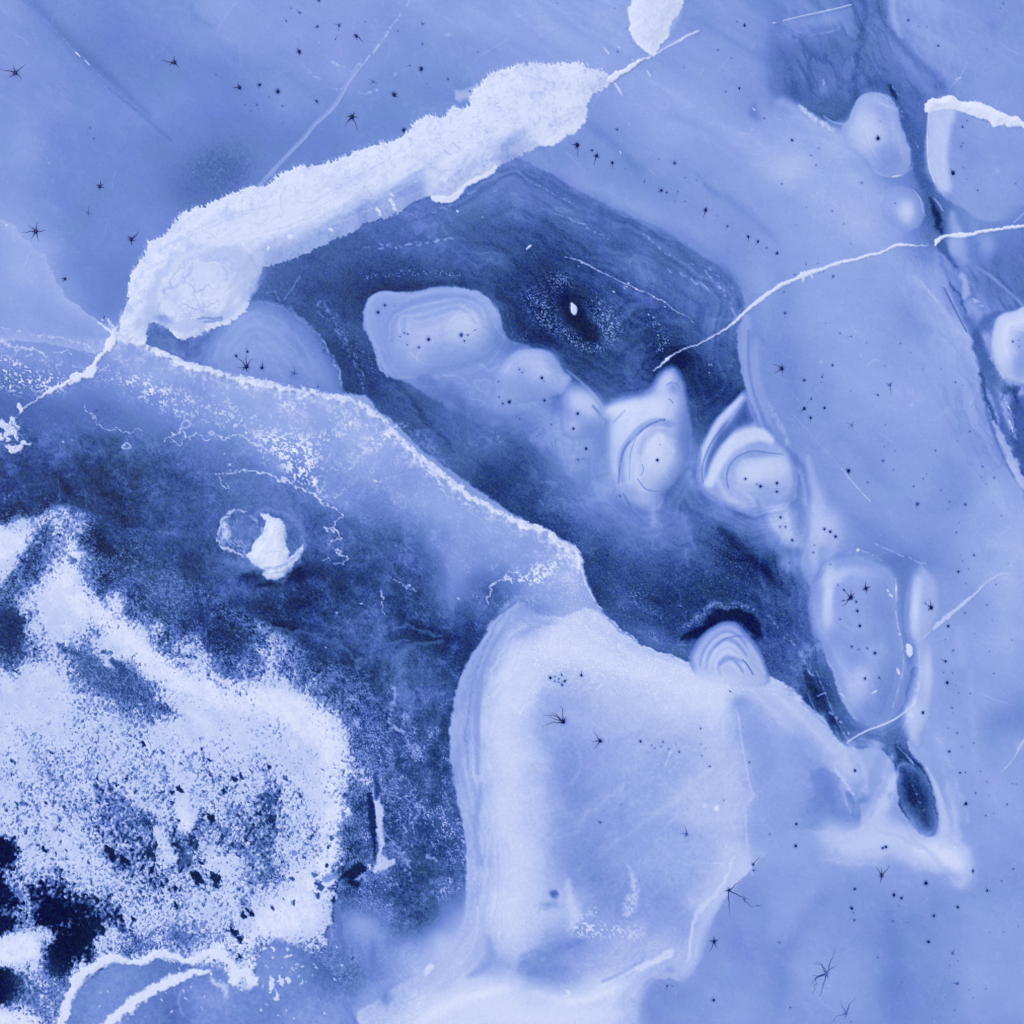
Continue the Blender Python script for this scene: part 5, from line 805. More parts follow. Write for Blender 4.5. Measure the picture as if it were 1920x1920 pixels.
stroke([(112,1212,6),(145,1228,11),(175,1248,16),(205,1275,15),(240,1298,13),(272,1313,9),(305,1326,4),(345,1338,2)], .30, .95, 7, ((6,14,4),))
stroke([(175,1180,4),(182,1187,5),(190,1192,3)], .4, .8, 5, (RAG,)); stroke([(195,1222,4),(210,1225,5)], .3, .9, 3, (RAG,)); stroke([(212,1240,5),(225,1250,8),(236,1262,6)], .2, .9, 4, (RAG,)); stroke([(245,1262,4),(258,1275,7),(262,1288,5)], .25, .9, 4, (RAG,))
stroke([(305,1215,5),(330,1226,8),(360,1232,4)], .42, .8, 6, (RAG,)); stroke([(410,1280,8),(440,1290,9),(475,1300,5)], .58, .7, 8, (RAG,)); stroke([(560,1350,6),(600,1355,6),(630,1380,4)], .62, .5, 8, (RAG,))
stroke([(480,1412,3),(520,1440,5),(560,1500,6),(585,1560,7),(560,1600,8)], .62, .6, 8, (RAG,))
for (a, b, c_, d_) in ((20,1440,70,1510),(60,1430,130,1530),(120,1440,170,1520),(150,1430,240,1560),(200,1470,300,1590),(310,1500,370,1600),(460,1510,520,1590),(370,1440,440,1490),(0,1500,60,1580),(280,1410,330,1460),(420,1560,500,1600),(200,1600,300,1660)):
    stroke([(a,b,3),((a+c_)/2,(b+d_)/2,9),(c_,d_,5)], .52, .55, 9, ((6,14,4),))
stroke([(330,1440,8),(345,1500,12),(352,1540,12),(345,1560,5)], 1.0, .8, 8, (RAG,)); stroke([(295,1560,8),(310,1590,9),(325,1615,5)], .98, .8, 6, (RAG,))
stroke([(652,1650,10),(634,1690,9),(642,1735,12),(618,1772,10)], .15, .9, 10, ((16,22.5,3),(6,14,4)))
C = T; T = TT
rip = noise(4.2, 11, 2, -62, 2.0)             # wind ripples: break up the cover, and their shading is put into the snow tone
fine = noise(3.1, 6, 2, -62, 1.5)
nn = n4 * .18 + n9 * .20 + rip * .24 + noise(13, 4, 3, 54, 3.0) * .16
wS, dS = dist([(-140,940),(60,935),(230,980),(300,1040),(420,1120),(560,1200),(690,1270),(745,1380),(735,1640),(700,1720),(660,1860),(560,1900),(480,2000),(-140,2000)], 40, closed=True)
mS = ss(-dS, -4, 16)
under = field([(0,1600,.02),(10,1700,.04),(100,1720,.02),(150,1740,.0),(120,1800,.02),(0,1850,0),(60,1840,.25),(90,1870,.40),(60,1660,.06),(180,1700,.06),(200,1740,.12),(300,1550,.14),(250,1500,.22),(330,1610,.06),(340,1590,.08),(200,1600,.12),(400,1600,.14),(30,1180,.13),(20,1230,.2),(100,1050,.34),(60,1080,.30),(150,1010,.34),(200,1270,.28),(280,1300,.28),(170,1240,.30),(400,1200,.15),(500,1530,.10),(530,1480,.2),(600,1500,.3),(560,1620,.15),(500,1650,.22),(300,1780,.26),(260,1780,.28),(420,1760,.32),(600,1780,.34),(650,1500,.30),(620,1540,.4),(640,1680,.08),(680,1440,.24),(560,1260,.22),(500,1240,.24),(330,1230,.22),(100,1400,.40),(200,1400,.32),(300,1420,.24),(0,1400,.4),(50,1500,.30),(450,1420,.28),(360,1480,.18),(440,1270,.36),(600,1400,.4),(160,1100,.3)], 30, 2.2)
powder = ss(C[wS] * 1.5 - .50 + nn[wS] * .7 + (speck[wS] - .5) * .8 + fine[wS] * .35, -.25, .45) * mS * .62
snow = ss(C[wS] * 1.35 - .64 + nn[wS] * 1.05 + fine[wS] * .10, -.16, .22) * mS
TT = T; T = np.zeros_like(U)
stroke([(150,1010,10),(120,1100,26),(210,1165,20),(320,1262,26),(450,1305,24),(560,1335,26),(622,1400,26),(632,1480,24),(628,1560,20),(600,1640,26),(555,1710,34),(500,1735,20)], 1, 1, 22, (WAVE,))
stroke([(0,1020,30),(30,1020,16)], 1, 1, 10); stroke([(0,1780,30),(50,1775,24)], 1, 1, 10); stroke([(0,1910,12),(60,1912,12)], 1, 1, 10); blob(345,1530,12,34,1,.8,-15); stroke([(380,1800,10),(470,1760,14),(478,1850,10)], 1, 1, 10)
BR = T; T = TT
Cs = C[wS] - ss(noise(12, 4, 3, 55, 3.2)[wS], .1, .7) * .16 * ss(V[wS], 1330, 1420) * ss(-C[wS], -1.08, -.9)
thr = np.interp(Cs, [.2, .45, .65, .8, .95, 1.05], [-.6, -.30, -.08, .10, .32, .60]).astype(f32) + BR[wS] * .22
stip = ss(fine[wS] * .75 + rip[wS] * .4 + (speck[wS] - .5) * .35, thr, thr + .7)
streak = noise(11, 4, 3, 52, 3.5)[wS]; thr -= ss(streak, -.1, .6) * .0
dens = np.maximum(ss(C[wS], .3, .55), ss(-U[wS], -340, -250) * ss(V[wS], 1120, 1160))
base = T[wS] * (1 - dens * mS) + under[wS] * dens * mS + n4[wS] * .03
snowtone = .880 + .085 * np.clip(BR[wS] * (1 + n9[wS] * .4) + n22[wS] * .25 + noise(10, 7, 3, 55, 5)[wS] * .30, -.4, 1) - .05 * ss(n9[wS] + n4[wS] * .5, .3, .9) - .05 * ss(noise(10, 7, 3, 55, 5)[wS], .0, .7) * ss(-C[wS], -1.02, -.8) + n9[wS] * .014 + n22[wS] * .012 + rip[wS] * .018 - stip * (.44 - .14 * ss(C[wS], .7, 1)) * (.7 + .5 * ss(n9[wS], -.5, .6))
base += (.66 - base) * powder * ss(under[wS], .08, .2)
T[wS] = base + (snowtone - base) * snow
for _ in range(230):                             # wind-scoured pits
    u = rng.uniform(20, 620); v = rng.uniform(1400, 1700)
    if rng.random() > 1.25 - abs(C[min(N-1, int(np.searchsorted(LINE, v)))][min(N-1, int(np.searchsorted(LINE, u)))] - .55) * 2.2: continue
    r = rng.uniform(1.1, 3.6)
    stroke([(u, v, r * .4), (u + r * .7, v + r, r), (u + r * 1.4, v + r * 2.2, r * .4)], rng.uniform(.05, .28), .92, 2, ((4, 9, 1), ROUGH), ss(n4, -1.2, -.1))
for (u, v, r) in ((270,1395,4),(85,1592,5),(205,1595,8),(210,1606,6),(228,1608,7),(240,1613,6),(370,1645,9),(362,1640,6),(403,1645,9),(405,1660,4),(380,1615,5),(500,1490,5),(510,1502,6),(468,1710,7),(455,1715,5),(438,1745,7),(450,1760,6),(448,1790,5),(338,1480,5),(325,1485,4),(452,1455,4),(395,1530,5),(395,1537,6),(380,1527,4),(190,1742,6),(330,1698,5),(250,1722,4),(228,1718,5),(590,1640,4),(598,1655,5),(600,1665,4),(420,1485,4),(440,1460,5)):
    stroke([(u-r*.5,v-r*.5,r*.6),(u+r*.3,v+r*.4,r)], .06 if u < 480 else .3, .95, 2, ((4,9,1),ROUGH), ss(n4,-1.6,-.5))
H[wS] += snow * .10 * ss(C[wS], 0, .6)
lab(wS, (C[wS] > .42) & (mS > .5), 'snowfield')
lab(wS, (under[wS] < .07) & (C[wS] < .42) & (mS > .9) & (U[wS] < 260), 'water')
# grey ice bay at the bottom with its two white bars
BAY = [(120,1980),(128,1905),(140,1860),(165,1835),(205,1812),(230,1800),(258,1806),(280,1800),(300,1798),(330,1808),(365,1808),(400,1808),(430,1830),(445,1850),(478,1852),(486,1830),(488,1790),(520,1760),(560,1775),(600,1800),(640,1850),(660,1890),(640,1980)]
bay = field([(150,1890,.52),(200,1850,.56),(250,1830,.54),(300,1820,.46),(350,1815,.46),(200,1890,.60),(240,1900,.58),(260,1860,.56),(300,1850,.50),(300,1890,.44),(330,1900,.44),(360,1850,.58),(380,1890,.62),(420,1900,.62),(450,1870,.58),(440,1900,.50),(480,1880,.52),(500,1840,.60),(500,1790,.56),(540,1810,.62),(540,1850,.60),(520,1880,.50),(560,1900,.64),(600,1900,.66),(600,1850,.44),(620,1830,.32),(570,1830,.46),(640,1870,.58),(580,1800,.44),(400,1860,.60)], 20)
w, d, a = region(BAY, [(-5,1),(3,0)], bay + n9 * .03 + n4 * .03, (RAG,))
lab(w, d < 0, 'bay')
stroke([(195,1930,10),(228,1898,10),(262,1872,10),(300,1850,10),(340,1832,9),(370,1822,7),(395,1822,4)], .95, 1, 3, (RAG,ROUGH), h=.1, keep=key('bar_b'))
stroke([(110,1930,9),(122,1895,9),(134,1860,9),(150,1830,10),(180,1812,11),(205,1798,10),(240,1800,7),(270,1802,7),(290,1788,7),(320,1790,6),(345,1800,6),(370,1797,6),(390,1785,8),(420,1790,8),(440,1815,9),(436,1840,8),(460,1820,9),(475,1840,8)], .95, 1, 3, (RAG,ROUGH), h=.1, keep=key('bar_a'))
stroke([(400,1835,4),(420,1850,7),(424,1870,3)], .88, .8, 4, (RAG,), ss(n4,-1.5,0)); line([(345,1905),(335,1880),(340,1860)], .74, 2, .5, 3)
for _ in range(95):
    u = rng.uniform(140, 640); v = rng.uniform(1770, 1915); r = rng.uniform(.7, 2.2)
    if u < 470 and rng.random() < .45: continue
    stroke([(u, v, r), (u + rng.uniform(-3, 4), v + rng.uniform(-3, 5), r * .6)], .93, .8, 1.4, (ROUGH,))
for p in ([(508,1830,2),(510,1845,5),(506,1860,2)], [(525,1830,2),(528,1840,4),(530,1850,1.5)], [(540,1835,4),(541,1841,4)], [(519,1860,2),(521,1868,4),(518,1873,4)], [(535,1795,2),(546,1790,2.4)], [(565,1845,2),(567,1840,2)], [(515,1780,3),(512,1776,3)],[(538,1780,3),(540,1779,2)],[(512,1795,2.5),(513,1796,2.5)],[(498,1778,3),(496,1780,3)]): stroke(p, .94, .9, 1.5, (ROUGH,))
# white quill between the pools
stroke([(700,1470,2),(703,1490,4),(706,1500,6),(712,1520,7),(713,1550,6),(714,1580,5),(713,1600,4),(716,1612,9),(720,1620,12),(706,1628,6),(735,1614,6)], .86, .95, 2.6, (RAG,), ss(n4,-2.0,-.4), h=.08, keep=key('quill'))
stroke([(692,1490,5),(698,1530,7),(700,1560,6),(702,1590,3),(704,1612,1.4)], .10, .85, 3, (ROUGH,)); stroke([(704,1450,3),(707,1480,6),(706,1496,4)], .20, .8, 3)
stroke([(640,1648,2),(655,1640,6),(668,1632,9),(680,1628,6),(660,1652,6),(670,1660,3)], .05, .9, 3, (RAG,)); stroke([(612,1645,5),(625,1640,7),(635,1642,4)], .52, .8, 3, (RAG,))
for p in ([(665,1650,3),(680,1642,6),(688,1652,5)], [(750,1600,2),(760,1610,3),(770,1625,3)], [(760,1560,2),(785,1525,3),(780,1510,4),(800,1520,2)], [(722,1560,2),(732,1575,2.5),(748,1590,2)], [(760,1630,2),(770,1640,2),(768,1650,2)], [(800,1600,3),(806,1608,3),(820,1612,2)], [(736,1285,3),(742,1300,4),(732,1350,3),(750,1370,3)], [(660,1350,3),(668,1356,6),(676,1365,4),(665,1345,3)], [(740,1365,3),(755,1372,5),(765,1388,4),(775,1408,4),(785,1415,3)], [(770,1395,3),(780,1400,4),(788,1412,2)], [(652,1310,2),(662,1308,4),(672,1314,2)], [(754,1340,4),(762,1345,4),(770,1350,2)], [(695,1380,3),(712,1385,2),(720,1400,2)]):
    stroke([(a[0],a[1],a[2]*.8) for a in p], .74, .75, 3, ((4,9,1),ROUGH), ss(n4,-1,.1))
for p in ([(640,1690,1.5),(624,1700,1.5),(621,1730,1.5),(624,1760,1.5)],): stroke(p, .66, .6, 1.6, (ROUGH,))
stroke([(632,1700,5),(636,1740,6),(645,1780,5),(655,1810,4)], .46, .7, 4, (RAG,)); blob(680,1735,26,40,.72,.5,-35); blob(670,1700,36,10,.42,.5,20)
blob(724,1870,10,14,.46,.7,20,wps=(RAG,)); blob(710,1850,40,10,.7,.3,-30); blob(700,1790,8,30,.44,.6)

# ---- the great snow ridge
R_UP = [(222,628),(229,592),(237,580),(244,530),(255,500),(272,480),(280,455),(310,442),(325,420),(350,398),(388,385),(425,367),(457,355),(475,350),(495,352),(525,328),(562,313),(595,310),(630,302),(670,283),(705,272),(748,261),(770,243),(780,228),(802,218),(822,222),(838,217),(848,200),(862,205),(880,197),(885,178),(905,153),(930,135),(960,127),(992,120),(1035,122),(1070,118),(1090,120),(1107,130),(1125,130),(1140,142),(1150,143)]
R_LO = [(1145,153),(1140,162),(1122,172),(1107,182),(1102,200),(1099,220),(1090,237),(1067,250),(1052,265),(1037,272),(1012,272),(995,282),(975,292),(960,300),(937,310),(927,322),(900,330),(872,347),(867,362),(840,375),(812,370),(792,370),(750,395),(720,410),(687,417),(660,435),(630,447),(590,467),(562,480),(530,492),(495,500),(492,512),(478,522),(465,548),(467,560),(457,587),(425,607),(390,620),(360,632),(337,635),(322,625),(312,612),(292,605),(275,610),(275,630),(270,647),(250,645),(230,640)]
wR, dU = dist(R_UP, 90, ((4,5,2),(3,14,4),(2.5,3.2,7)), closed=False)
w, d = dist(R_UP + R_LO, 90, ((3.0,5,2),(2.0,3.2,7),(2,14,4)))
FU = np.full(U.shape, 200., f32); FU[wR] = dU
d = d - (noise(2.7, 3, 2, 66, 4.5)[w] * 3.2 + .3) * ss(-FU[w], -14, -2) * ss(-V[w] - U[w] * .25, -640, -560)
a = prof(d, [(-1,1),(1.8,0)]); T[w] += (.90 - T[w]) * a; H[w] += prof(d, [(-34,.34),(-3,.06),(0,.01)])
T[w] += (.80 - T[w]) * prof(d, [(-1,.0),(2,.55),(8,0)]) * ss(-FU[w], -22, -4) * ss(noise(2.7, 3, 2, 66, 4.5)[w], -.3, .5)
lab(w, d < 0, 'ridge')
wL, dL = dist(R_LO[7:34], 90, (), closed=False)
# paler grey slush band along the foot, snow above
ang_t = noise(13, 6, 4, -28, 7)
F = np.full(U.shape, 200., f32); F[wL] = dL
Fw = F[w]; m = ss(-d, -1, 1.5)
lump = noise(30, 12, 4); tone = .95 + n4[w] * .010 + ang_t[w] * .012 - ss(n70[w] * 1.2 + n22[w] * .6 + n9[w] * .2, -.1, .6) * .045 - ss(n9[w] + n4[w] * .6, .3, .8) * .025 - ss(ang_t[w] + n9[w] * .3, .2, .8) * .045 - (1 - ss(np.abs(lump[w] + n4[w] * .06), .015, .075)) * .05
slush = (1 - ss(Fw + ang_t[w] * 12, 20, 60)) * ss(U[w], 440, 520) * (1 - ss(U[w], 960, 1010)) * (1 - .75 * ss(U[w], 780, 820) * (1 - ss(U[w], 915, 950)))
tone -= slush * .22
tone -= ss(n4[w] * .5 + noise(9, 10, 3)[w] * .8, .25, .8) * .07 * ss(U[w], 740, 860)
T[w] = T[w] + (tone - T[w]) * m
# concentric dome at the ridge's western end
def ring(cx, cy, rx, ry, ang, wd, val, al, soft=2, tex=None, wps=(RAG,)):
    M = max(rx, ry) + wd + 12; w = window(cx-M, cx+M, cy-M, cy+M); x = U[w]-cx; y = V[w]-cy
    for am, sc, k in wps: c, d2 = warp(am, sc, k); x = x + c[w]; y = y + d2[w]
    ca, sa = np.cos(np.radians(ang)), np.sin(np.radians(ang)); r = np.sqrt(((x*ca+y*sa)/rx)**2 + ((-x*sa+y*ca)/ry)**2)
    dd = np.abs(r-1)*min(rx, ry); a_ = ss(-dd, -wd-soft, -wd+soft)*al
    if tex is not None: a_ = a_*np.clip(tex[w],0,1)
    T[w] += (val - T[w]) * a_
blob(430,500,60,46,.90,.7,-25,2); LW = ((12,22.5,3),(6,14,4),(2,5,2)); warp(1,22.5,3); ring(372,540,92,66,-32,9,.79,.65,7,wps=LW); ring(380,530,62,48,-32,1.6,.74,.8,2.4,ss(n22,-1.2,.2),LW); ring(388,516,38,32,-30,1.6,.73,.85,2.2,ss(n22,-1.4,.1),LW); blob(388,512,28,24,.90,.6,wps=(RAG,)); ring(335,570,40,28,-40,1.4,.76,.7,2.4,ss(n9,-1.2,.3),LW); ring(352,548,70,46,-40,1.2,.83,.5,2.4,ss(n9,-.9,.3),LW); blob(330,560,30,18,.86,.6,-40,wps=(RAG,)); blob(452,512,34,40,.82,.75,-20,1.3); stroke([(470,480,3),(484,505,4),(476,535,4),(462,562,4)], .74, .6, 5, (RAG,)); blob(420,545,30,24,.93,.5)
stroke([(252,530,1),(272,510,1.5),(300,495,1.5),(325,480,1)], .82, .6, 2.5, (RAG,)); stroke([(275,590,5),(285,560,5),(300,535,4)], .84, .5, 6, (RAG,))
stroke([(470,495,12),(475,525,9),(460,560,7),(440,585,6),(400,600,7),(360,605,6)], .80, .55, 5, (RAG,))
blob(305,600,20,9,.60,.8,10,wps=(RAG,)); blob(268,612,14,12,.80,.6,-50,wps=(RAG,))
stroke([(372,600,1),(395,598,2),(415,595,2.4),(412,602,2),(385,606,1)], .50, .6, 2, (RAG,))
for p in ([(545,408,1),(580,385,1.5),(620,362,1.8),(650,345,1.8),(690,322,2),(735,295,2),(760,283,1)], [(655,365,1),(690,340,1.6),(720,310,1),(758,275,1)], [(500,430,1),(560,405,1.4),(640,368,1)], [(300,470,1),(360,435,1.6),(430,405,1.6),(520,385,1)], [(380,470,1),(450,445,1.6),(540,425,1.6),(600,400,1)], [(330,455,1),(400,425,1.5),(470,400,1.2)], [(560,450,1),(640,415,1.5),(720,385,1),(790,360,1)]):
    stroke([(a[0],a[1],a[2]) for a in p], .82, .55, 1.8, ((2,9,1),), ss(n9,-1.2,.2))
for p in ([(470,440,5),(540,410,6),(620,372,6),(700,340,5)], [(330,490,5),(420,455,6),(500,440,5)], [(860,180,8),(920,165,10),(1010,160,8)]): stroke(p, .96, .5, 6, (RAG,))
for (u,v,r) in ((546,444,4.5),(504,465,2.5),(622,430,3),(733,376,4),(738,384,3.4),(741,392,2.4),(710,395,3.6),(713,402,2.4),(735,365,2.4)): stroke([(u-1,v,r),(u+1,v+1,r)], .97, .9, 1.4, (ROUGH,))
stroke([(812,372,4),(822,373,6),(838,375,6),(852,370,6),(862,360,5),(872,348,4),(890,338,5),(905,332,5),(925,320,4),(930,312,3)], .975, .95, 1.5, ((2,5,2),)); stroke([(818,362,2),(835,362,3),(850,357,2.6),(860,345,2),(880,330,2)], .80, .6, 2, (RAG,))
stroke([(960,285,7),(985,275,7),(1008,268,3)], .78, .7, 5, (RAG,)); stroke([(1015,268,4),(1040,262,6),(1058,250,6),(1078,240,6),(1092,224,4)], .97, .8, 3, (RAG,)); stroke([(1035,246,1),(1050,238,1.5),(1070,225,1)], .74, .6, 1.8, (RAG,), brk)
stroke([(925,300,4),(945,290,4)], .72, .6, 4, (RAG,)); stroke([(880,320,4),(900,312,3)], .80, .6, 3, (RAG,))
blob(1090,215,10,20,.86,.5,20)
# ---- ridges and cracks that are snow filled
stroke([(1146,150,7),(1152,146,6),(1160,138,6),(1168,136,5),(1176,131,6),(1184,126,5),(1192,123,3),(1198,118,4),(1203,115,3),(1210,110,1.4),(1218,106,1.2)], .96, 1, 1.4, ((2.5,5,2),(3,9,1)), h=.25, keep=key('knot'))
stroke([(1222,106,1),(1245,92,1.3),(1268,80,1.6),(1276,76,2.6),(1284,70,2.2),(1292,66,1.6),(1310,58,1.2)], .90, .95, 1.2, ((1,5,2),), h=.04, keep=key('crack_n')); stroke([(1235,92,1),(1250,84,2),(1272,74,1)], .76, .6, 2)
PATCH = [(1186,-8),(1182,12),(1177,18),(1180,38),(1182,62),(1192,80),(1210,95),(1220,103),(1226,106),(1232,95),(1242,80),(1254,68),(1257,47),(1270,30),(1279,12),(1284,0),(1292,-30),(1296,-70),(1230,-90),(1196,-60)]
w, d, a = region(PATCH, [(-1,1),(1.4,0)], [(-20,.92),(-6,.94),(0,.97)], ((2,5,2),(1.5,9,1)), h=[(-25,.4),(0,.02)])
T[w] -= a * (ss(n4[w], .1, .8) * .035); stroke([(1255,60,3),(1268,35,4),(1278,10,3)], .84, .5, 4, (RAG,)); lab(w, d < 0, 'n_patch')
EAST = [(1733,208),(1734,198),(1738,190),(1747,185),(1756,187),(1765,184),(1780,178),(1792,183),(1802,191),(1830,191),(1852,198),(1875,210),(1897,220),(1907,218),(1917,227),(1960,242),(1990,250),(1990,272),(1950,262),(1915,238),(1890,238),(1882,233),(1862,238),(1855,228),(1830,220),(1802,210),(1777,204),(1755,207),(1740,211)]
w, d, a = region(EAST, [(-1,1),(1.4,0)], .965, ((1.8,5,2),), h=[(-12,.35),(0,.02)]); lab(w, d < 0, 'e_bank')
stroke([(1734,205,2),(1742,195,3),(1760,198,4)], .86, .5, 3); 
stroke([(1990,418,2.6),(1920,424,2.6),(1895,426,3),(1880,429,2.4),(1850,433,3),(1832,436,2.6),(1820,440,3.4),(1805,441,5),(1790,441,4),(1775,442,2.4),(1765,446,3.4),(1757,452,4),(1753,460,2.6)], .95, 1, 1.3, ((1.6,5,2),), h=.1, keep=key('crack_e2'))
stroke([(1740,460,.8),(1715,461,1),(1700,459,2),(1685,459,3),(1675,462,2.6),(1660,470,2),(1645,476,2.2),(1632,477,2.4),(1616,483,2.6),(1600,487,2.4),(1580,491,2.6),(1560,497,2.8),(1540,505,3),(1522,510,4),(1505,516,5),(1495,522,3),(1480,528,3),(1465,534,4),(1452,543,3),(1440,551,3.4),(1428,560,4.2),(1415,570,3.6),(1404,578,3),(1395,587,2.6),(1388,594,3.2),(1380,602,2.2),(1360,617,1.5),(1335,632,1.1),(1310,645,1.1),(1290,651,1),(1275,658,1.2),(1262,665,1.4),(1252,672,2.6),(1244,680,2.2),(1235,688,1.4),(1225,695,.8)], .94, 1, 1.3, ((1.4,5,2),), h=.08, keep=key('crack_e'))
for p in ([(1503,510,1),(1505,520,3),(1504,530,1)], [(1519,508,3),(1521,518,2.4)]): stroke(p, .93, .95, 1.3, (ROUGH,))
stroke([(1718,1205,.7),(1726,1198,.9),(1734,1193,2),(1742,1185,1),(1752,1175,1.4)], .78, .8, 1.3); stroke([(1752,1178,3),(1758,1172,5),(1766,1166,3.4),(1774,1158,5),(1782,1152,3.4),(1795,1142,3),(1806,1132,3.4),(1818,1122,2.6),(1832,1110,1.8),(1845,1096,1.2),(1865,1082,.9),(1878,1076,1.1),(1890,1076,.8)], .84, .92, 1.4, ((1.4,5,2),), h=.05, keep=key('crack_se'))
stroke([(1588,1393,1),(1600,1384,1.3),(1625,1370,1.6),(1650,1361,1.8),(1675,1350,1.8),(1690,1340,1.6),(1702,1330,1.2),(1712,1322,1.4),(1718,1315,.7)], .88, .95, 1.1, h=.04, keep=key('crack_s'))
stroke([(1532,1306,.8),(1542,1301,1.2),(1548,1299,.6)], .72,.8,1.1); stroke([(1572,1300,1),(1578,1302,1.6),(1584,1308,1)], .8, .8, 1.2)
stroke([(1930,1375,1.6),(1912,1400,2.6),(1905,1415,1),(1890,1435,1),(1876,1448,.8)], .84, .8, 1.3); blob(1912,1398,10,10,.8,.4)
cw = warp(30, 90, 1); cl = noise(46, 14, 4, 38, 1.7, x=U + cw[0], y=V + cw[1])
pal = ss(T, .46, .58) * ss(-T, -.84, -.74); T += pal * (cl * .026 + (1 - ss(np.abs(noise(24, 10, 3, 30, 2, x=U + cw[1], y=V + cw[0])), .02, .12)) * .014)
sheet = ss(V - np.interp(U, rx, ry), -2, 6) * ss(U, 80, 240) * ss(-U, -1100, -1070) * ss(-V, -1150, -1060) * ss(700 + (U - 100) * .55 - V, -10, 70) * ss(T, .42, .52)
T += sheet * (cl * .03 + n22 * .022 + n9 * .012 + ss(f3 + n9 * .5 + n22 * .6, .4, .8) * .07 + .03)
for p, vv, al in (([(560,770,20),(700,850,26),(840,950,26),(960,1020,20)], .70, .3), ([(420,760,10),(520,790,16),(640,860,20)], .70, .3), ([(620,900,14),(720,960,16),(840,1010,14)], .50, .35), ([(740,900,16),(760,910,18)], .56, .4), ([(870,1000,10),(860,1060,16),(862,1110,10)], .64, .4)):
    stroke(p, vv, al, 22, (WAVE,))
for _ in range(170):
    u, v = rng.uniform(0, 1920, 2)
    if C[min(N-1, int(np.searchsorted(LINE, v)))][min(N-1, int(np.searchsorted(LINE, u)))] > .2 and u < 760 and v > 960: continue
    L = rng.uniform(8, 70); an = rng.choice([.6, .75, -.9, 2.0]) + rng.normal(0, .25); k = rng.normal(0, .12) * L
    dx, dy = np.cos(an) * L, np.sin(an) * L
    stroke([(u, v, .2), (u + dx * .5 - dy / L * k, v + dy * .5 + dx / L * k, .7), (u + dx, v + dy, .2)], 0, 1, 1.3, add=rng.choice([.05, .06, .08, -.03]))
for _ in range(420):
    u, v = rng.uniform(0, 1920, 2); r = rng.uniform(.2, .9)
    stroke([(u, v, r), (u + rng.uniform(-2, 2), v + rng.uniform(0, 2), r * .6)], 0, 1, 1.2, add=rng.choice([.09, .14, -.07, -.10]))
Tb = T.copy(); Tb[1:-1, 1:-1] = (4 * T[1:-1, 1:-1] + 2 * (T[:-2, 1:-1] + T[2:, 1:-1] + T[1:-1, :-2] + T[1:-1, 2:]) + T[:-2, :-2] + T[2:, 2:] + T[:-2, 2:] + T[2:, :-2]) / 16
T += (T - Tb) * .55
T[:] = np.clip(T + (rng.random(U.shape).astype(f32) - .5) * (.034 + .018 * ss(-T, -.55, -.3)), 0, 1)
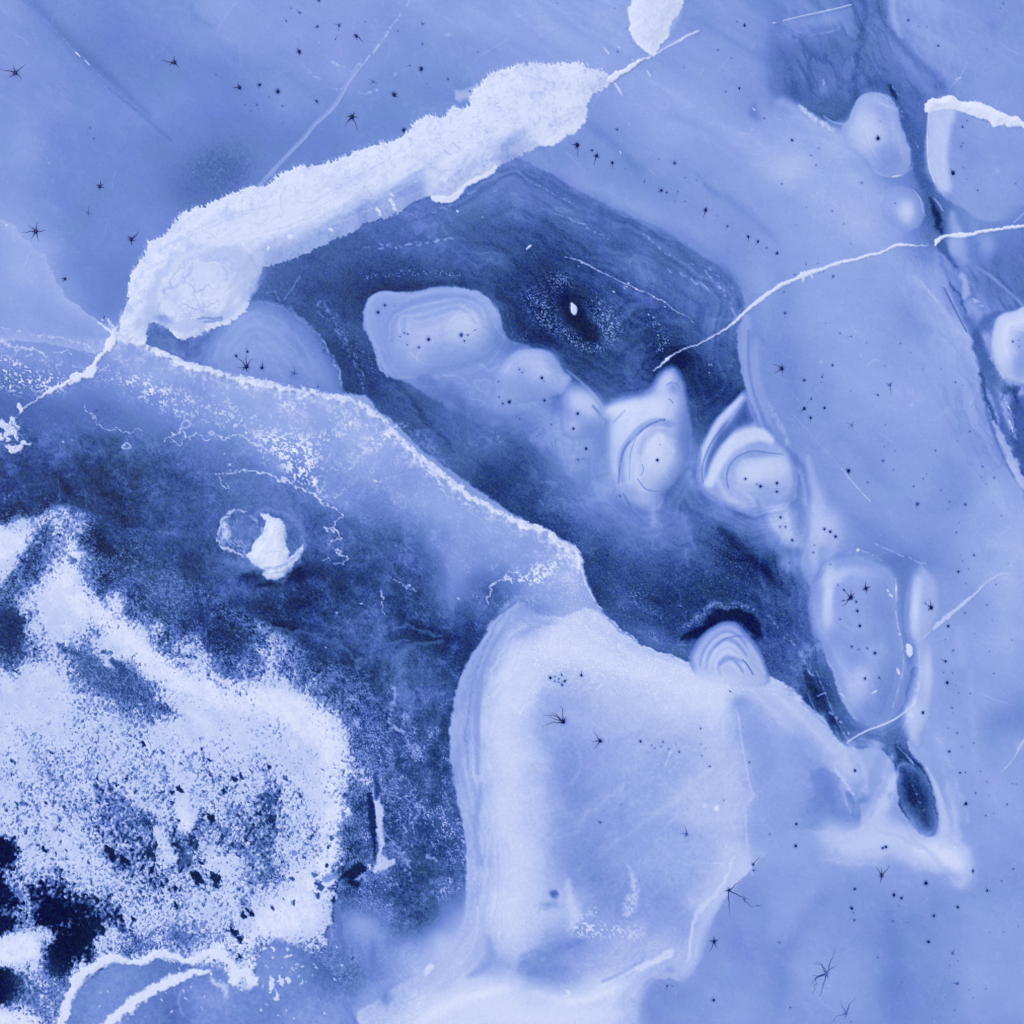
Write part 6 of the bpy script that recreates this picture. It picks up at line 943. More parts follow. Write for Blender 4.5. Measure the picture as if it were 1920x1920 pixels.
# ---- star-shaped melt holes: (u, v, radius, arm length, darkness, arms [(tip offsets...)])
HOLES = [
(29,137,4.6,17,1,[(-14,-4,-30,-6),(9,-7,19,-16),(8,6,12,13),(-7,6,-13,9),(-2,-9,-5,-15)]),(327,117,4.6,9,1,[(-10,-1,-24,-4),(5,5,9,11),(-1,-8,1,-12),(-7,3,-10,5)]),(449,164,4,7,1,[(-7,0,-13,1),(2,4,5,6),(-2,-5,-3,-8)]),
(187,350,4,6,1,[(1,-6,2,-12),(4,-3,8,-5),(5,1,9,2),(-4,-3,-7,-5)]),(165,399,2.4,6,.45,[(1,-8,4,-15),(-5,-3,-12,-5),(1,5,2,10),(5,2,11,3)]),
(67,434,4.6,14,1,[(-12,0,-26,3),(-4,7,-10,15),(3,9,6,19),(8,0,20,-2),(1,-8,3,-17),(-6,-7,-14,-12)]),(246,449,4.2,9,1,[(6,-4,11,-8),(9,-9,15,-16),(1,7,1,13),(-4,-4,-7,-9),(6,2,11,1)]),
(169,240,1.5,0,.8),(176,260,1.6,0,.8),(405,140,1.2,0,.8),(460,197,2,0,.4),(471,208,1.8,0,.35),
(521,172,4.6,3,1,[(0,-4,-1,-7)]),(487,159,3,4,1,[(-3,0,-6,1),(-1,4,-2,8)]),(504,182,1.6,0,.6),(529,199,1.8,3,.5,[(3,0,7,-1)]),(482,197,2,0,.9),(594,190,2.4,5,.9,[(-3,-2,-7,-3),(1,3,5,6)]),
(660,219,5,9,1,[(4,8,8,22,14,28),(5,0,13,2),(-5,5,-11,9),(3,-5,5,-10),(-6,-1,-12,-1),(-8,10,-14,20)]),(668,68,3.6,6,.85,[(1,4,3,9),(-3,-3,-6,-3),(6,3,14,12)]),(636,48,2.6,6,.8,[(-4,-2,-10,-3),(-1,7,-2,12),(3,-3,6,-5)]),
(595,50,2.4,3,.8,[(-3,1,-5,3)]),(629,74,1.8,4,.6,[(3,-4,5,-9)]),(685,41,1.8,0,.6),(561,97,3.8,5,.9,[(3,3,7,5),(-3,-4,-5,-7),(1,5,1,9)]),(562,24,2.6,4,.7,[(-3,-3,-7,-5),(3,1,6,0)]),(537,40,2,3,.5,[(-2,-3,-4,-5)]),(598,1,3,4,.8,[(-3,-2,-6,-3)]),(546,16,1.6,0,.5),
(739,178,4,5,1,[(-3,-4,-6,-6),(4,3,8,5),(4,-2,7,-3),(0,-5,-1,-9)]),(790,129,3.8,5,.95,[(0,4,1,8),(-3,3,-6,5),(-3,-3,-5,-5)]),(792,45,2.3,4,.7,[(-2,-3,-5,-5),(3,-1,6,-2)]),(792,82,2.6,0,.6),(840,148,3,3,.5,[(-2,-2,-5,-2)]),(881,171,2,0,.8),(757,244,3.8,4,.95,[(1,5,0,9),(3,-2,5,-5)]),(746,58,2.2,0,.45),(896,97,1.8,0,.5),(700,153,2.6,8,.35,[(-5,-3,-10,-6),(5,3,9,4),(-4,4,-8,6)]),(769,123,1.6,3,.4,[(-4,0,-8,1)]),
(1082,272,4.6,6,1,[(1,8,1,22),(-6,-1,-13,-2),(-2,5,-4,8)]),(1110,282,2.4,0,.9),(1119,292,3.6,6,1,[(-3,7,-6,18),(3,3,5,6),(-4,0,-7,2),(1,-4,2,-6)]),(1148,305,2.8,4,1,[(1,5,1,12)]),(1157,243,2.2,3,.8,[(-2,-1,-5,-1)]),(1235,298,2.1,0,.7),(1265,306,3.2,0,.8),(1172,317,1.5,0,.6),(1240,357,2.8,3,1,[(-3,2,-7,4)]),(1250,361,2.2,0,.9),(1271,359,1.8,0,.7),(1284,378,1.8,0,.6),(1323,394,4,5,1,[(-2,7,-5,14),(1,-4,1,-7)]),(1364,424,2,4,.8,[(-2,3,-3,5)]),(1403,444,2.4,4,.9,[(-2,-3,-4,-4),(0,5,1,9)]),(1421,453,2.4,4,.9,[(-2,4,-5,7)]),(1437,465,1.8,0,.8),
(1396,48,2.6,3,1,[(0,-3,0,-6)]),(1382,41,1.4,0,.8),(1346,94,1.8,0,.8),(1371,109,1.7,0,.5),(1386,166,2.2,3,.9,[(0,-3,-1,-5)]),(1361,172,1.6,0,.9),(1158,97,1.6,0,.9),(1282,127,1.4,0,.5),(1285,333,1.6,0,.6),(1322,347,1.5,0,.6),(1306,338,1.4,0,.6),(1208,341,2,4,.4,[(1,-4,3,-7)]),(1175,53,1.5,0,.4),(1265,378,1.4,0,.4),(1345,405,1.4,0,.4),(1152,16,1.2,0,.5),(1045,6,1.3,0,.5),(1067,266,1.4,0,.5),(1433,222,1.8,0,.8),
(1645,261,4,3,1,[(0,-4,-1,-8)]),(1485,263,2.7,0,.9),(1786,325,4,3,1,[(-3,-4,-6,-9)]),(1804,239,2.2,0,.9),(1801,276,1.8,0,.8),(1804,269,1.4,0,.8),(1759,86,2.3,0,.9),(1703,38,2.3,0,.9),(1881,7,1.6,0,.8),(1875,16,1.3,0,.7),(1850,92,1.4,0,.6),(1722,50,1.5,0,.7),(1738,50,1.4,0,.6),(1734,178,1.7,0,.8),(1535,278,1.5,0,.8),(1521,292,1.5,0,.8),(1530,310,1.5,0,.8),(1616,343,2,0,.9),(1466,345,1.8,0,.8),(1560,396,1.6,0,.8),(1512,389,1.4,0,.7),(1457,475,2.8,2,1,[(-2,2,-4,3)]),(1595,457,1.3,0,.7),(1582,420,1.5,0,.5),(1492,422,1.3,0,.5),(1832,358,1.6,0,.8),(1903,345,1.9,0,.5),(1805,315,1.4,0,.6),(1811,321+16,1.3,0,.5),(1813,227,1.5,0,.8),(1678,382,1.3,0,.8),(1649,229,1.2,0,.4),
(122,523,3,5,.9,[(-4,-1,-9,0),(-2,2,-4,6)]),(463,688,4.8,9,1,[(-8,-10,-19,-21),(-1,-14,1,-26),(-7,2,-18,1),(5,-8,11,-15),(0,7,5,11),(-5,4,-9,8)]),(444,668,2.6,3,.9,[(-3,-2,-6,-3)]),(465,660,2.4,3,.9,[(-1,-4,-2,-7)]),(195,595,2.6,0,.5),(200,600,1.4,0,.4),(179,771,2.8,4,.4,[(3,-2,6,-4)]),(393,912,1.8,0,.6),
(492,690,3.6,4,1,[(1,-7,2,-13)]),(552,700,4,6,.5,[(5,2,10,2),(-4,3,-8,6),(1,-5,1,-9),(-5,-2,-10,-3)]),(709,586,3.2,0,1),(722,573,2.3,3,1,[(-1,-2,-2,-4)]),(759,625,1.8,0,.9),(765,627,2,0,.9),(751,632,1.5,3,.6,[(-3,-1,-7,-2)]),(764,647,1.5,0,.9),(804,637,3.8,0,.9),(786,652,2.3,0,1),(865,629,4.4,0,.75),(877,629,2.3,3,.7,[(3,-1,7,-3)]),(871,640,2.2,0,.95),(597,725,2,0,.8),(891,619,1.3,2,.6,[(-3,2,-6,4)]),(935,716,1.6,0,.9),(936,745,1.8,0,.9),(943,757,2.2,0,1),(955,754,3.2,2,1,[(2,-3,4,-6)]),(584,948,1.8,0,.6),(740,574,1.2,0,.6),
(974,693,1.8,0,.9),(980,699,1.6,0,.9),(1016,709,3.1,0,1),(1020,715,1.2,0,.8),(1021,751,2.6,0,1),(1083,776,3,0,1),(1075,804,2.6,0,1),(1034,796,1.7,0,.9),(1099,841,3.2,0,1),(1232,863,3,0,1),(1209,647,3,4,.8,[(3,3,6,6),(-2,-3,-4,-5)]),(1084,862,2.8,4,.5,[(-3,0,-6,-1)]),(1093,860,1.4,0,.5),(1397,898,2.4,0,1),(1425,912,3.2,2,1,[(3,0,6,0)]),(1418,908,1.7,0,.8),(1042,828,1.4,0,.7),(1237,834,1.3,0,.4),(1238,787,1.3,0,.7),(1245,787,1.3,0,.8),
(1005,803,1.4,0,.6),(1011,814,1.3,0,.6),(1002,806,1.2,0,.5),(1006,818,1.8,0,.55),(998,810,1.2,0,.4),(1036,836,1.5,0,.5),(1041,833,1.4,0,.55),(1034,833,1.2,0,.5),(974,785,2.2,0,.4),(969,780,1.8,0,.35),(1163,930,2.8,0,.4),
(1466,691,4,9,1,[(-7,-5,-17,-8),(-7,5,-15,9),(0,-7,0,-13),(1,7,0,14)]),(1508,713,2.7,0,1),(1561,685,2.3,0,1),(1521,748,1.9,3,.8,[(0,-2,0,-5)]),(1508,766,3.1,6,1,[(-4,3,-9,6)]),(1546,765,2.4,2,1,[(1,-2,1,-4)]),(1520,783,2.7,3,.95,[(0,4,-1,8)]),(1514,755,1.2,0,.5),(1597,797,2.1,8,.6,[(-5,-2,-11,-5),(-4,4,-8,9),(2,-4,4,-8),(1,6,2,10)]),(1668,722,3.4,7,.6,[(1,8,2,20),(4,-4,7,-7),(-3,-2,-7,-3)]),(1646,741,2.4,4,.5,[(-4,-2,-8,-4)]),(1591,883,3.7,4,1,[(-3,-3,-5,-6),(0,4,1,8)]),(1472,587,2.3,0,1),(1575,625,1.6,0,.8),(1596,631,1.6,5,.4,[(-5,1,-10,3)]),(1656,864,2.3,0,.8),(1627,905,1.8,0,.8),(1675,881,1.6,0,.7),(1720,945,3.2,6,.8,[(-2,4,-4,9),(3,-2,5,-3)]),(1713,912,2.1,0,.8),(1791,717,1.9,0,.9),(1730,693,1.5,0,.7),(1818,809,1.8,0,.8),(1754,845,1.9,0,.8),(1842,875,1.9,0,.8),(1864,896,1.8,0,.8),(1897,641,2.2,0,.9),(1908,639,1.2,0,.6),(1908,651,1.2,0,.6),(1810,946,2.6,0,.8),(1781,941,1.5,0,.8),(1764,919,1.6,0,.8),(1731,897,1.6,0,.8),(1678,846,1.5,0,.7),(1658,838,1.4,0,.7),(1778,955,1.4,0,.7),(1456,906,3,2,1,[(0,3,-1,5)]),(1456,922,2.6,0,1),(1849,908,1.5,0,.7),(1738,888,1.3,0,.7),(1688,644,1.3,0,.8),(1490,515,1.9,0,.8),(1470,547,1.7,0,.8),(1562,518,3,4,.4,[(-2,3,-4,6)]),(1544,509,1.6,0,.7),(1805,723,1.4,0,.5),(1511,496,1.6,2,.7,[(0,-2,0,-4)]),(1533,494,1.4,0,.7),(1764,692,1.3,0,.7),(1548,606,1.5,0,.5),(1556,605,1.3,0,.4),(1541,707,2.2,4,.5,[(1,-3,3,-6)]),(1540,717,2,0,.3),(1624,643,1.4,0,.5),(1707,661,1.4,0,.4),(1660,796,1.4,0,.5),(1795,827,1.4,0,.6),(1658,686,1.3,0,.5),(1840,895,1.4,0,.5),(1594,733,1.4,0,.4),(1862,943,1.3,0,.5),
(1032,1271,3,3,.9,[(-1,-3,-2,-5)]),(1040,1277,2,0,.85),(1040,1269,1.7,3,.7,[(1,-2,1,-4)]),(1048,1273,2,0,.85),(1053,1265,2,3,.8,[(-1,-3,-2,-5),(1,3,1,5)]),(1048,1279,2,0,.85),(1054,1284,2.6,2,.8,[(-1,-3,-2,-6)]),(1059,1277,2.6,3,.85,[(3,-2,5,-3)]),(1090,1266,2.7,5,.9,[(1,-6,2,-10),(2,2,4,3)]),
(1056,1353,5.4,11,1,[(-8,-5,-13,-14,-24,-18),(-14,-4,-26,-10),(-1,-12,-2,-26,-8,-32),(-10,-10,-20,-13,-36,-12),(4,-6,6,-10),(-22,2,-40,10)]),(1125,1389,3.7,7,.9,[(-5,-7,-10,-16),(-7,0,-15,0),(-5,7,-12,16),(4,0,8,0),(3,3,6,3)]),(1201,1390,2.5,0,.9),(1243,1391,2,0,.9),(1222,1397,1.6,0,.8),(1228,1403,1.6,0,.8),(1240,1400,1.4,0,.8),(1254,1404,1.6,0,.8),(1267,1395,1.6,0,.6),(1274,1410,2,2,.9,[(-1,-2,-2,-4)]),(1313,1366,2.1,4,.6,[(-1,-3,-3,-6),(2,-1,4,-3)]),(1315,1395,1.4,0,.6),(1316,1417,1.8,0,.8),(1323,1403,1.4,0,.5),(1405,1429,2.1,0,.9),(1331,1437,2.2,0,.9),(1369,1296,2.2,4,.4,[(-3,-2,-6,-3)]),
(1463,970,2.4,0,1),(1462,988,1.9,0,1),(1472,988,2,0,1),(1485,1013,2.6,0,1),(1545,992,2.6,0,1),(1556,997,2.7,0,1),(1566,1006,3,0,1),(1527,1022,1.4,0,.9),(1525,1036,2,0,1),(1480,1055,1.8,0,.9),(1594,1120,4.8,9,1,[(-6,-6,-13,-13),(-6,4,-16,7),(-8,10,-18,18),(0,-8,-1,-18),(4,-6,8,-10)]),(1581,1106,2.2,2,.9,[(-1,-2,-2,-4)]),(1579,1126,2,0,.9),(1622,1103,4,6,1,[(-1,-6,-1,-14),(1,5,0,10),(5,-2,9,-4),(-4,2,-7,4)]),(1604,1128,2.3,0,1),(1606,1145,2.6,2,1,[(1,3,2,6)]),(1574,1161,1.7,0,.9),(1611,1173,2.7,2,1,[(-2,1,-4,2)]),(1596,1212,2.3,0,1),(1609,1217,1.8,0,.9),(1625,1215,2.1,0,1),(1639,1224,3.3,0,1),(1621,1272,2.5,2,.9,[(1,-2,1,-5)]),(1647,1270,2.2,3,.8,[(2,2,4,4)]),(1570,1097,1.6,0,.8),(1557,1058,1.4,0,.8),
(1745,1139,4.2,7,1,[(-6,-4,-12,-8),(-1,-8,-3,-18),(-4,3,-7,8),(1,3,2,6)]),(1734,1131,1.8,0,.9),(1797,1072,2.6,0,.9),(1826,1041,3,0,.6),(1793,998,1.8,0,.9),(1798,980,1.4,0,.7),(1877,967,1.8,0,.7),(1816,1067,1.7,0,.7),(1804,1052,1.5,0,.7),(1809,1149,1.8,0,.9),(1778,1174,2.7,0,1),(1850,1134,1.5,0,.8),(1787,1220,1.9,0,.8),(1773,1240,2.5,6,.85,[(-4,-2,-10,-5)]),(1769,1261,1.5,0,.7),(1786,1262,1.8,0,.6),(1776,1280,3.2,0,1),(1864,1263,1.6,0,.8),(1797,1299,1.8,0,.7),(1819,1300,1.8,0,.7),(1730,1336,3.1,2,1,[(0,-2,0,-4)]),(1785,1327,1.9,0,.8),(1787,1337,1.4,0,.6),(1777,1365,1.7,0,.7),(1795,1374,2.2,0,.8),(1826,1393,1.9,0,.8),(1780,1409,2.6,0,1),(1803,1401,1.4,0,.6),(1867,1096,1.8,0,.6),(1811,1094,1.4,0,.6),(1773,1199,1.4,0,.7),(1855,1221,1.4,0,.7),(1896,1200,1.4,0,.5),(1792,1285,1.5,0,.4),(1828,1188,1.3,0,.5),(1890,1057,1.3,0,.5),(1860,1163,1.3,0,.5),(1801,1041,1.3,0,.5),
(1125,1542,3,5,.5,[(3,-1,6,-2),(-3,-2,-6,-5)]),(1287,1564,4,7,.6,[(0,-8,-6,-19),(-6,-1,-14,-1),(-2,4,-4,7)]),(1412,1621,2.7,5,.9,[(6,-8,14,-18)]),(1413,1632,2,5,.8,[(4,-1,9,-1)]),(1338,1875,3.1,0,1),(1251,1848,2.2,3,.8,[(-1,5,-2,9)]),(1260,1849,1.9,0,.7),(1165,1508,2,0,.5),(1198,1651,1.3,0,.4),(1357,1500,2,0,.5),
(1367,1669,3.6,9,.85,[(8,5,28,14,40,17),(-1,14,-1,30,3,46),(8,-6,20,-18),(-5,1,-9,2)]),(1395,1686,2,6,.75,[(6,6,12,12,24,14),(1,4,2,6)]),(1420,1698,1.4,4,.6,[(6,0,10,-3),(5,2,10,6)]),
(1339,1765,4,8,.9,[(-3,8,-10,20),(2,8,8,16),(-6,-1,-13,-1),(0,-6,-1,-12),(5,-2,9,-4)]),
(1493,1545,2.7,0,1),(1492,1586,3.2,0,1),(1443,1564,2.2,0,.7),(1655,1590,2.4,0,1),(1661,1588,3,0,1),(1653,1642,3.7,8,1,[(-4,-7,-11,-18),(5,-7,15,-20),(-1,6,-3,14),(0,-8,-1,-16)]),(1603,1667,2.7,0,1),(1676,1678,3.1,4,1,[(0,-4,0,-8),(0,4,0,7)]),(1690,1684,2.6,3,1,[(2,-3,4,-6)]),(1736,1656,4.2,3,1,[(1,-3,2,-6)]),(1597,1703,2.9,3,1,[(-3,-2,-6,-3)]),(1600,1711,1.6,0,.8),(1602,1725,2.2,0,.95),(1674,1727,2,0,.8),(1703,1729,1.5,0,.7),(1686,1697,1.4,0,.7),(1751,1717,3.1,0,1),(1796,1701,2.7,3,.95,[(-2,-2,-5,-4)]),(1824,1633,2.3,5,.9,[(0,-4,0,-8),(0,4,0,8)]),(1851,1670,2.3,4,.9,[(-1,-4,-3,-8)]),(1856,1670,1.3,0,.8),(1900,1629,1.9,0,.9),(1878,1652,1.6,0,.8),(1741,1766,3.1,3,1,[(-3,-1,-7,-1)]),(1786,1787,3.6,4,.45,[(2,-5,4,-10)]),(1461,1767,2,0,.8),(1646,1795,1.6,0,.8),
(1549,1826,4.6,13,.62,[(5,-9,9,-26,17,-48),(-6,-11,-9,-20,-19,-24),(-10,2,-18,5,-30,20),(-14,4,-27,2),(3,6,4,10),(-2,10,-6,20,-14,42),(8,-10,20,-15),(-8,-18,-22,-19),(-10,4,-16,6,-26,38)]),
(1586,1900,4.2,9,.6,[(-3,-8,-8,-15,-11,-26),(4,-8,6,-17,17,-30),(-9,3,-18,5,-24,15),(3,-10,9,-15),(-1,6,-3,12)]),(1595,1916,1.8,0,.5),
(1795,1844,3.6,6,.5,[(-6,0,-13,-2)]),(1796,1801,1.6,0,.5),(1780,1810,1.3,0,.4),(1482,1889,1.9,0,.9),(1811,1507,3.1,4,1,[(-4,3,-9,6)]),(1829,1487,2,0,.9),(1800,1449,2.2,2,1,[(-1,-1,-2,-2)]),(1810,1448,1.6,0,.8),(1603,1445,3,0,.9),(1850,1466,1.7,0,.7),(1898,1469,1.6,0,.7),(1905,1470,1.5,0,.7),(1848,1529,1.7,0,.8),(1863,1525,1.6,0,.7),(1854,1491,1.3,0,.6),(1838,1446,1.6,0,.5),(1888,1508,2.2,3,.4,[(0,-2,0,-4)]),(1882,1748,1.5,0,.5),(1909,1737,1.4,0,.5),(1848,1854,1.6,0,.5),(1790,1894,1.8,0,.4),(1690,1712+130,1.8,0,.3),(1825,1870,1.4,0,.4),(1855,1748,1.2,0,.4)]
for h_ in HOLES:                                   # wet slush soaked dark round each hole
    u, v, r, L, k = h_[:5]
    blob(u, v, r * 1.05 + .6, r * 1.05 + .6, .22 if k > .7 else .42, (.55 if r > 2.2 else .35) * k, 0, 1.2)
    if L > 5: blob(u, v, L * .55, L * .55, -.045 * k, 1, 0, 1, add=True)
# ---------------------------------------------------------------- relief
outd = np.maximum(np.maximum(-U, U - 1920), np.maximum(-V, V - 1920)); farm = ss(outd, 30, 420)
T += (.62 + noise(420, 5, 4) * .05 + noise(90, 3, 4) * .02 - T) * farm; H *= 1 - farm; LABEL[(farm > .5)] = 0
T = np.clip(T, 0, 1)
H *= .45
H += ss(T, .3, .95) * .05 + (n4 * .006 + n9 * .008) * ss(T, .6, .95) + n70 * .03
WX = ((U - 960) / 20).astype(f32); WY = ((960 - V) / 20).astype(f32)
gy, gx = np.gradient(H, WY[:, 0].astype(np.float64), WX[0].astype(np.float64))
NR = np.stack([-gx, -gy, np.ones_like(gx)], -1); NR /= np.linalg.norm(NR, axis=-1, keepdims=True); NR = NR.astype(f32)
HUE = (n70 * .5 + n22 * .3 + (rng.random(U.shape).astype(f32) - .5) * 3.2 * ss(-T, -.6, -.2)).astype(f32)

# ---------------------------------------------------------------- materials
LIGHT = (0.89, 0.995, 1.20)
RAMP = [(0, (6, 2, 48)), (.12, (18, 34, 86)), (.25, (40, 68, 130)), (.4, (74, 105, 175)), (.55, (114, 140, 211)), (.7, (151, 171, 229)), (.85, (193, 206, 243)), (1, (232, 236, 254))]
def lin(c): c /= 255; return c / 12.92 if c <= .04045 else ((c + .055) / 1.055) ** 2.4
def frost_material(name, rough0, rough1, bump, grain):
    m = bpy.data.materials.new(name); m.use_nodes = True; t = m.node_tree; n = t.nodes; l = t.links
    b = n['Principled BSDF']
    at = n.new('ShaderNodeAttribute'); at.attribute_name = 'frost'
    hu = n.new('ShaderNodeAttribute'); hu.attribute_name = 'tint'
    geo = n.new('ShaderNodeNewGeometry')
    no = n.new('ShaderNodeTexNoise'); no.inputs['Scale'].default_value = 9; no.inputs['Detail'].default_value = 3
    n2 = n.new('ShaderNodeTexNoise'); n2.inputs['Scale'].default_value = 2.3; n2.inputs['Detail'].default_value = 4
    l.new(geo.outputs['Position'], no.inputs['Vector']); l.new(geo.outputs['Position'], n2.inputs['Vector'])
    a = n.new('ShaderNodeMath'); a.operation = 'MULTIPLY_ADD'; a.inputs[1].default_value = grain; l.new(no.outputs['Fac'], a.inputs[0])
    s = n.new('ShaderNodeMath'); s.operation = 'SUBTRACT'; s.inputs[1].default_value = grain * .5; l.new(at.outputs['Fac'], s.inputs[0]); l.new(s.outputs[0], a.inputs[2])
    a2 = n.new('ShaderNodeMath'); a2.operation = 'MULTIPLY_ADD'; a2.inputs[1].default_value = grain * .5; l.new(n2.outputs['Fac'], a2.inputs[0])
    s2 = n.new('ShaderNodeMath'); s2.operation = 'SUBTRACT'; s2.inputs[1].default_value = grain * .25; l.new(a.outputs[0], s2.inputs[0]); l.new(s2.outputs[0], a2.inputs[2])
    r = n.new('ShaderNodeValToRGB'); e = r.color_ramp.elements
    while len(e) < len(RAMP): e.new(.5)
    for q, (p, c) in zip(e, RAMP): q.position = p; q.color = tuple(min(.9, max(0.002, lin(c[i]) / LIGHT[i])) for i in range(3)) + (1,)
    l.new(a2.outputs[0], r.inputs[0])
    hs = n.new('ShaderNodeHueSaturation'); l.new(r.outputs[0], hs.inputs['Color'])
    hm = n.new('ShaderNodeMath'); hm.operation = 'MULTIPLY_ADD'; hm.inputs[1].default_value = .014; hm.inputs[2].default_value = .5; l.new(hu.outputs['Fac'], hm.inputs[0]); l.new(hm.outputs[0], hs.inputs['Hue'])
    sm = n.new('ShaderNodeMath'); sm.operation = 'MULTIPLY_ADD'; sm.inputs[1].default_value = .06; sm.inputs[2].default_value = 1; l.new(hu.outputs['Fac'], sm.inputs[0]); l.new(sm.outputs[0], hs.inputs['Saturation'])
    l.new(hs.outputs[0], b.inputs['Base Color'])
    mr = n.new('ShaderNodeMapRange'); mr.inputs['To Min'].default_value = rough0; mr.inputs['To Max'].default_value = rough1; l.new(at.outputs['Fac'], mr.inputs['Value']); l.new(mr.outputs[0], b.inputs['Roughness'])
    bm = n.new('ShaderNodeBump'); bm.inputs['Strength'].default_value = bump; bm.inputs['Distance'].default_value = .05; l.new(no.outputs['Fac'], bm.inputs['Height']); l.new(bm.outputs[0], b.inputs['Normal'])
    b.inputs['IOR'].default_value = 1.31; b.inputs['Specular IOR Level'].default_value = .18
    return m
M_ICE = frost_material('frozen lake ice', .35, .8, .15, .035)
M_SNOW = frost_material('crusted snow', .7, .95, .35, .045)
M_WATER = frost_material('black water and slush', .2, .9, .1, .03)
def plain(name, col, rough):
    m = bpy.data.materials.new(name); m.use_nodes = True; t = m.node_tree; b = t.nodes['Principled BSDF']
    no = t.nodes.new('ShaderNodeTexNoise'); no.inputs['Scale'].default_value = 6; r = t.nodes.new('ShaderNodeValToRGB')
    c = [min(.9, lin(col[i]) / LIGHT[i]) for i in range(3)]
    r.color_ramp.elements[0].color = tuple(x * .8 for x in c) + (1,); r.color_ramp.elements[1].color = tuple(x * 1.25 for x in c) + (1,)
    t.links.new(no.outputs['Fac'], r.inputs[0]); t.links.new(r.outputs[0], b.inputs['Base Color'])
    b.inputs['Roughness'].default_value = rough; b.inputs['IOR'].default_value = 1.33; b.inputs['Specular IOR Level'].default_value = .2
    return m
M_HOLE = [plain('dark meltwater', (16, 20, 78), .35), plain('refreezing meltwater', (50, 72, 142), .5), plain('old frozen channel', (76, 100, 178), .6)]

# ---------------------------------------------------------------- cut the sheet into its things and settings
cellL = LABEL[:-1, :-1].copy()
bw, bd = big_w, big_d
sub = cellL[bw][:bd.shape[0], :bd.shape[1]]
BIGK = key('big'); mk = (bd[:sub.shape[0], :sub.shape[1]] < 0) & (sub == 0); sub[mk] = BIGK
# cells stay quads; neighbours share the same corner positions and normals, so the surface reads as one
def piece(name, mask, mat, skirt=0.0):
    jj, ii = np.where(mask)
    q = np.stack([jj * N + ii, (jj + 1) * N + ii, (jj + 1) * N + ii + 1, jj * N + ii + 1], 1)
    used, inv = np.unique(q, return_inverse=True); inv = inv.reshape(q.shape)
    co = np.stack([WX.ravel()[used], WY.ravel()[used], H.ravel()[used]], 1)
    nr = NR.reshape(-1, 3)[used]; fr = T.ravel()[used]; tn = HUE.ravel()[used]
    faces = inv
    if skirt:
        m = np.pad(mask, 1); e = []
        A = m[1:-1, 1:-1]
        for nb, c0, c1 in ((m[:-2, 1:-1], (0, 1), (0, 0)), (m[2:, 1:-1], (1, 0), (1, 1)), (m[1:-1, :-2], (0, 0), (1, 0)), (m[1:-1, 2:], (1, 1), (0, 1))):
            y, x = np.where(A & ~nb)
            e.append(np.stack([(y + c0[0]) * N + x + c0[1], (y + c1[0]) * N + x + c1[1]], 1))
        e = np.searchsorted(used, np.concatenate(e)); base = len(co); k = len(e)
        ec = e.ravel(); top = co[ec]; bot = top.copy(); bot[:, 2] -= skirt
        co = np.concatenate([co, top, bot]); fr = np.concatenate([fr, fr[ec], fr[ec]]); tn = np.concatenate([tn, tn[ec], tn[ec]])
        d = top[1::2] - top[::2]; nn_ = np.stack([d[:, 1], -d[:, 0], 0 * d[:, 0]], 1); nn_ /= np.linalg.norm(nn_, axis=1, keepdims=True) + 1e-9
        nn_ = np.repeat(nn_, 2, 0); nr = np.concatenate([nr, nn_, nn_])
        i0 = base + np.arange(k) * 2; b0 = base + 2 * k + np.arange(k) * 2
        faces = np.concatenate([faces, np.stack([i0, b0, b0 + 1, i0 + 1], 1)])
    me = bpy.data.meshes.new(name); nv, nf = len(co), len(faces)
    me.vertices.add(nv); me.vertices.foreach_set('co', co.astype(f32).ravel())
    me.loops.add(nf * 4); me.loops.foreach_set('vertex_index', faces.astype(np.int32).ravel())
    me.polygons.add(nf); me.polygons.foreach_set('loop_start', np.arange(nf, dtype=np.int32) * 4)
    me.polygons.foreach_set('use_smooth', np.ones(nf, bool))
    me.update(calc_edges=True)
    for an, ar in (('frost', fr), ('tint', tn)):
        at = me.attributes.new(an, 'FLOAT', 'POINT'); at.data.foreach_set('value', ar.astype(f32))
    me.normals_split_custom_set_from_vertices(nr.astype(f32))
    me.materials.append(mat)
    o = bpy.data.objects.new(name, me); sc.collection.objects.link(o)
    return o
def name_it(o, label, cat, group=None):
    o['label'] = label; o['category'] = cat
    if group: o['group'] = group
SETTING = {0: ('ice_sheet', M_ICE), LABELS['lead']: ('dark_ice', M_ICE), BIGK: ('white_ice', M_ICE), LABELS['snowfield']: ('snow_field', M_SNOW), LABELS['water']: ('water', M_WATER), LABELS['bay']: ('bay_ice', M_ICE)}
for k, (nm, mt) in SETTING.items():
    o = piece(nm, cellL == k, mt); o['kind'] = 'structure'
MOUND = 'ice mounds rising through the lake ice'; CR = 'snow filled cracks in the lake ice'
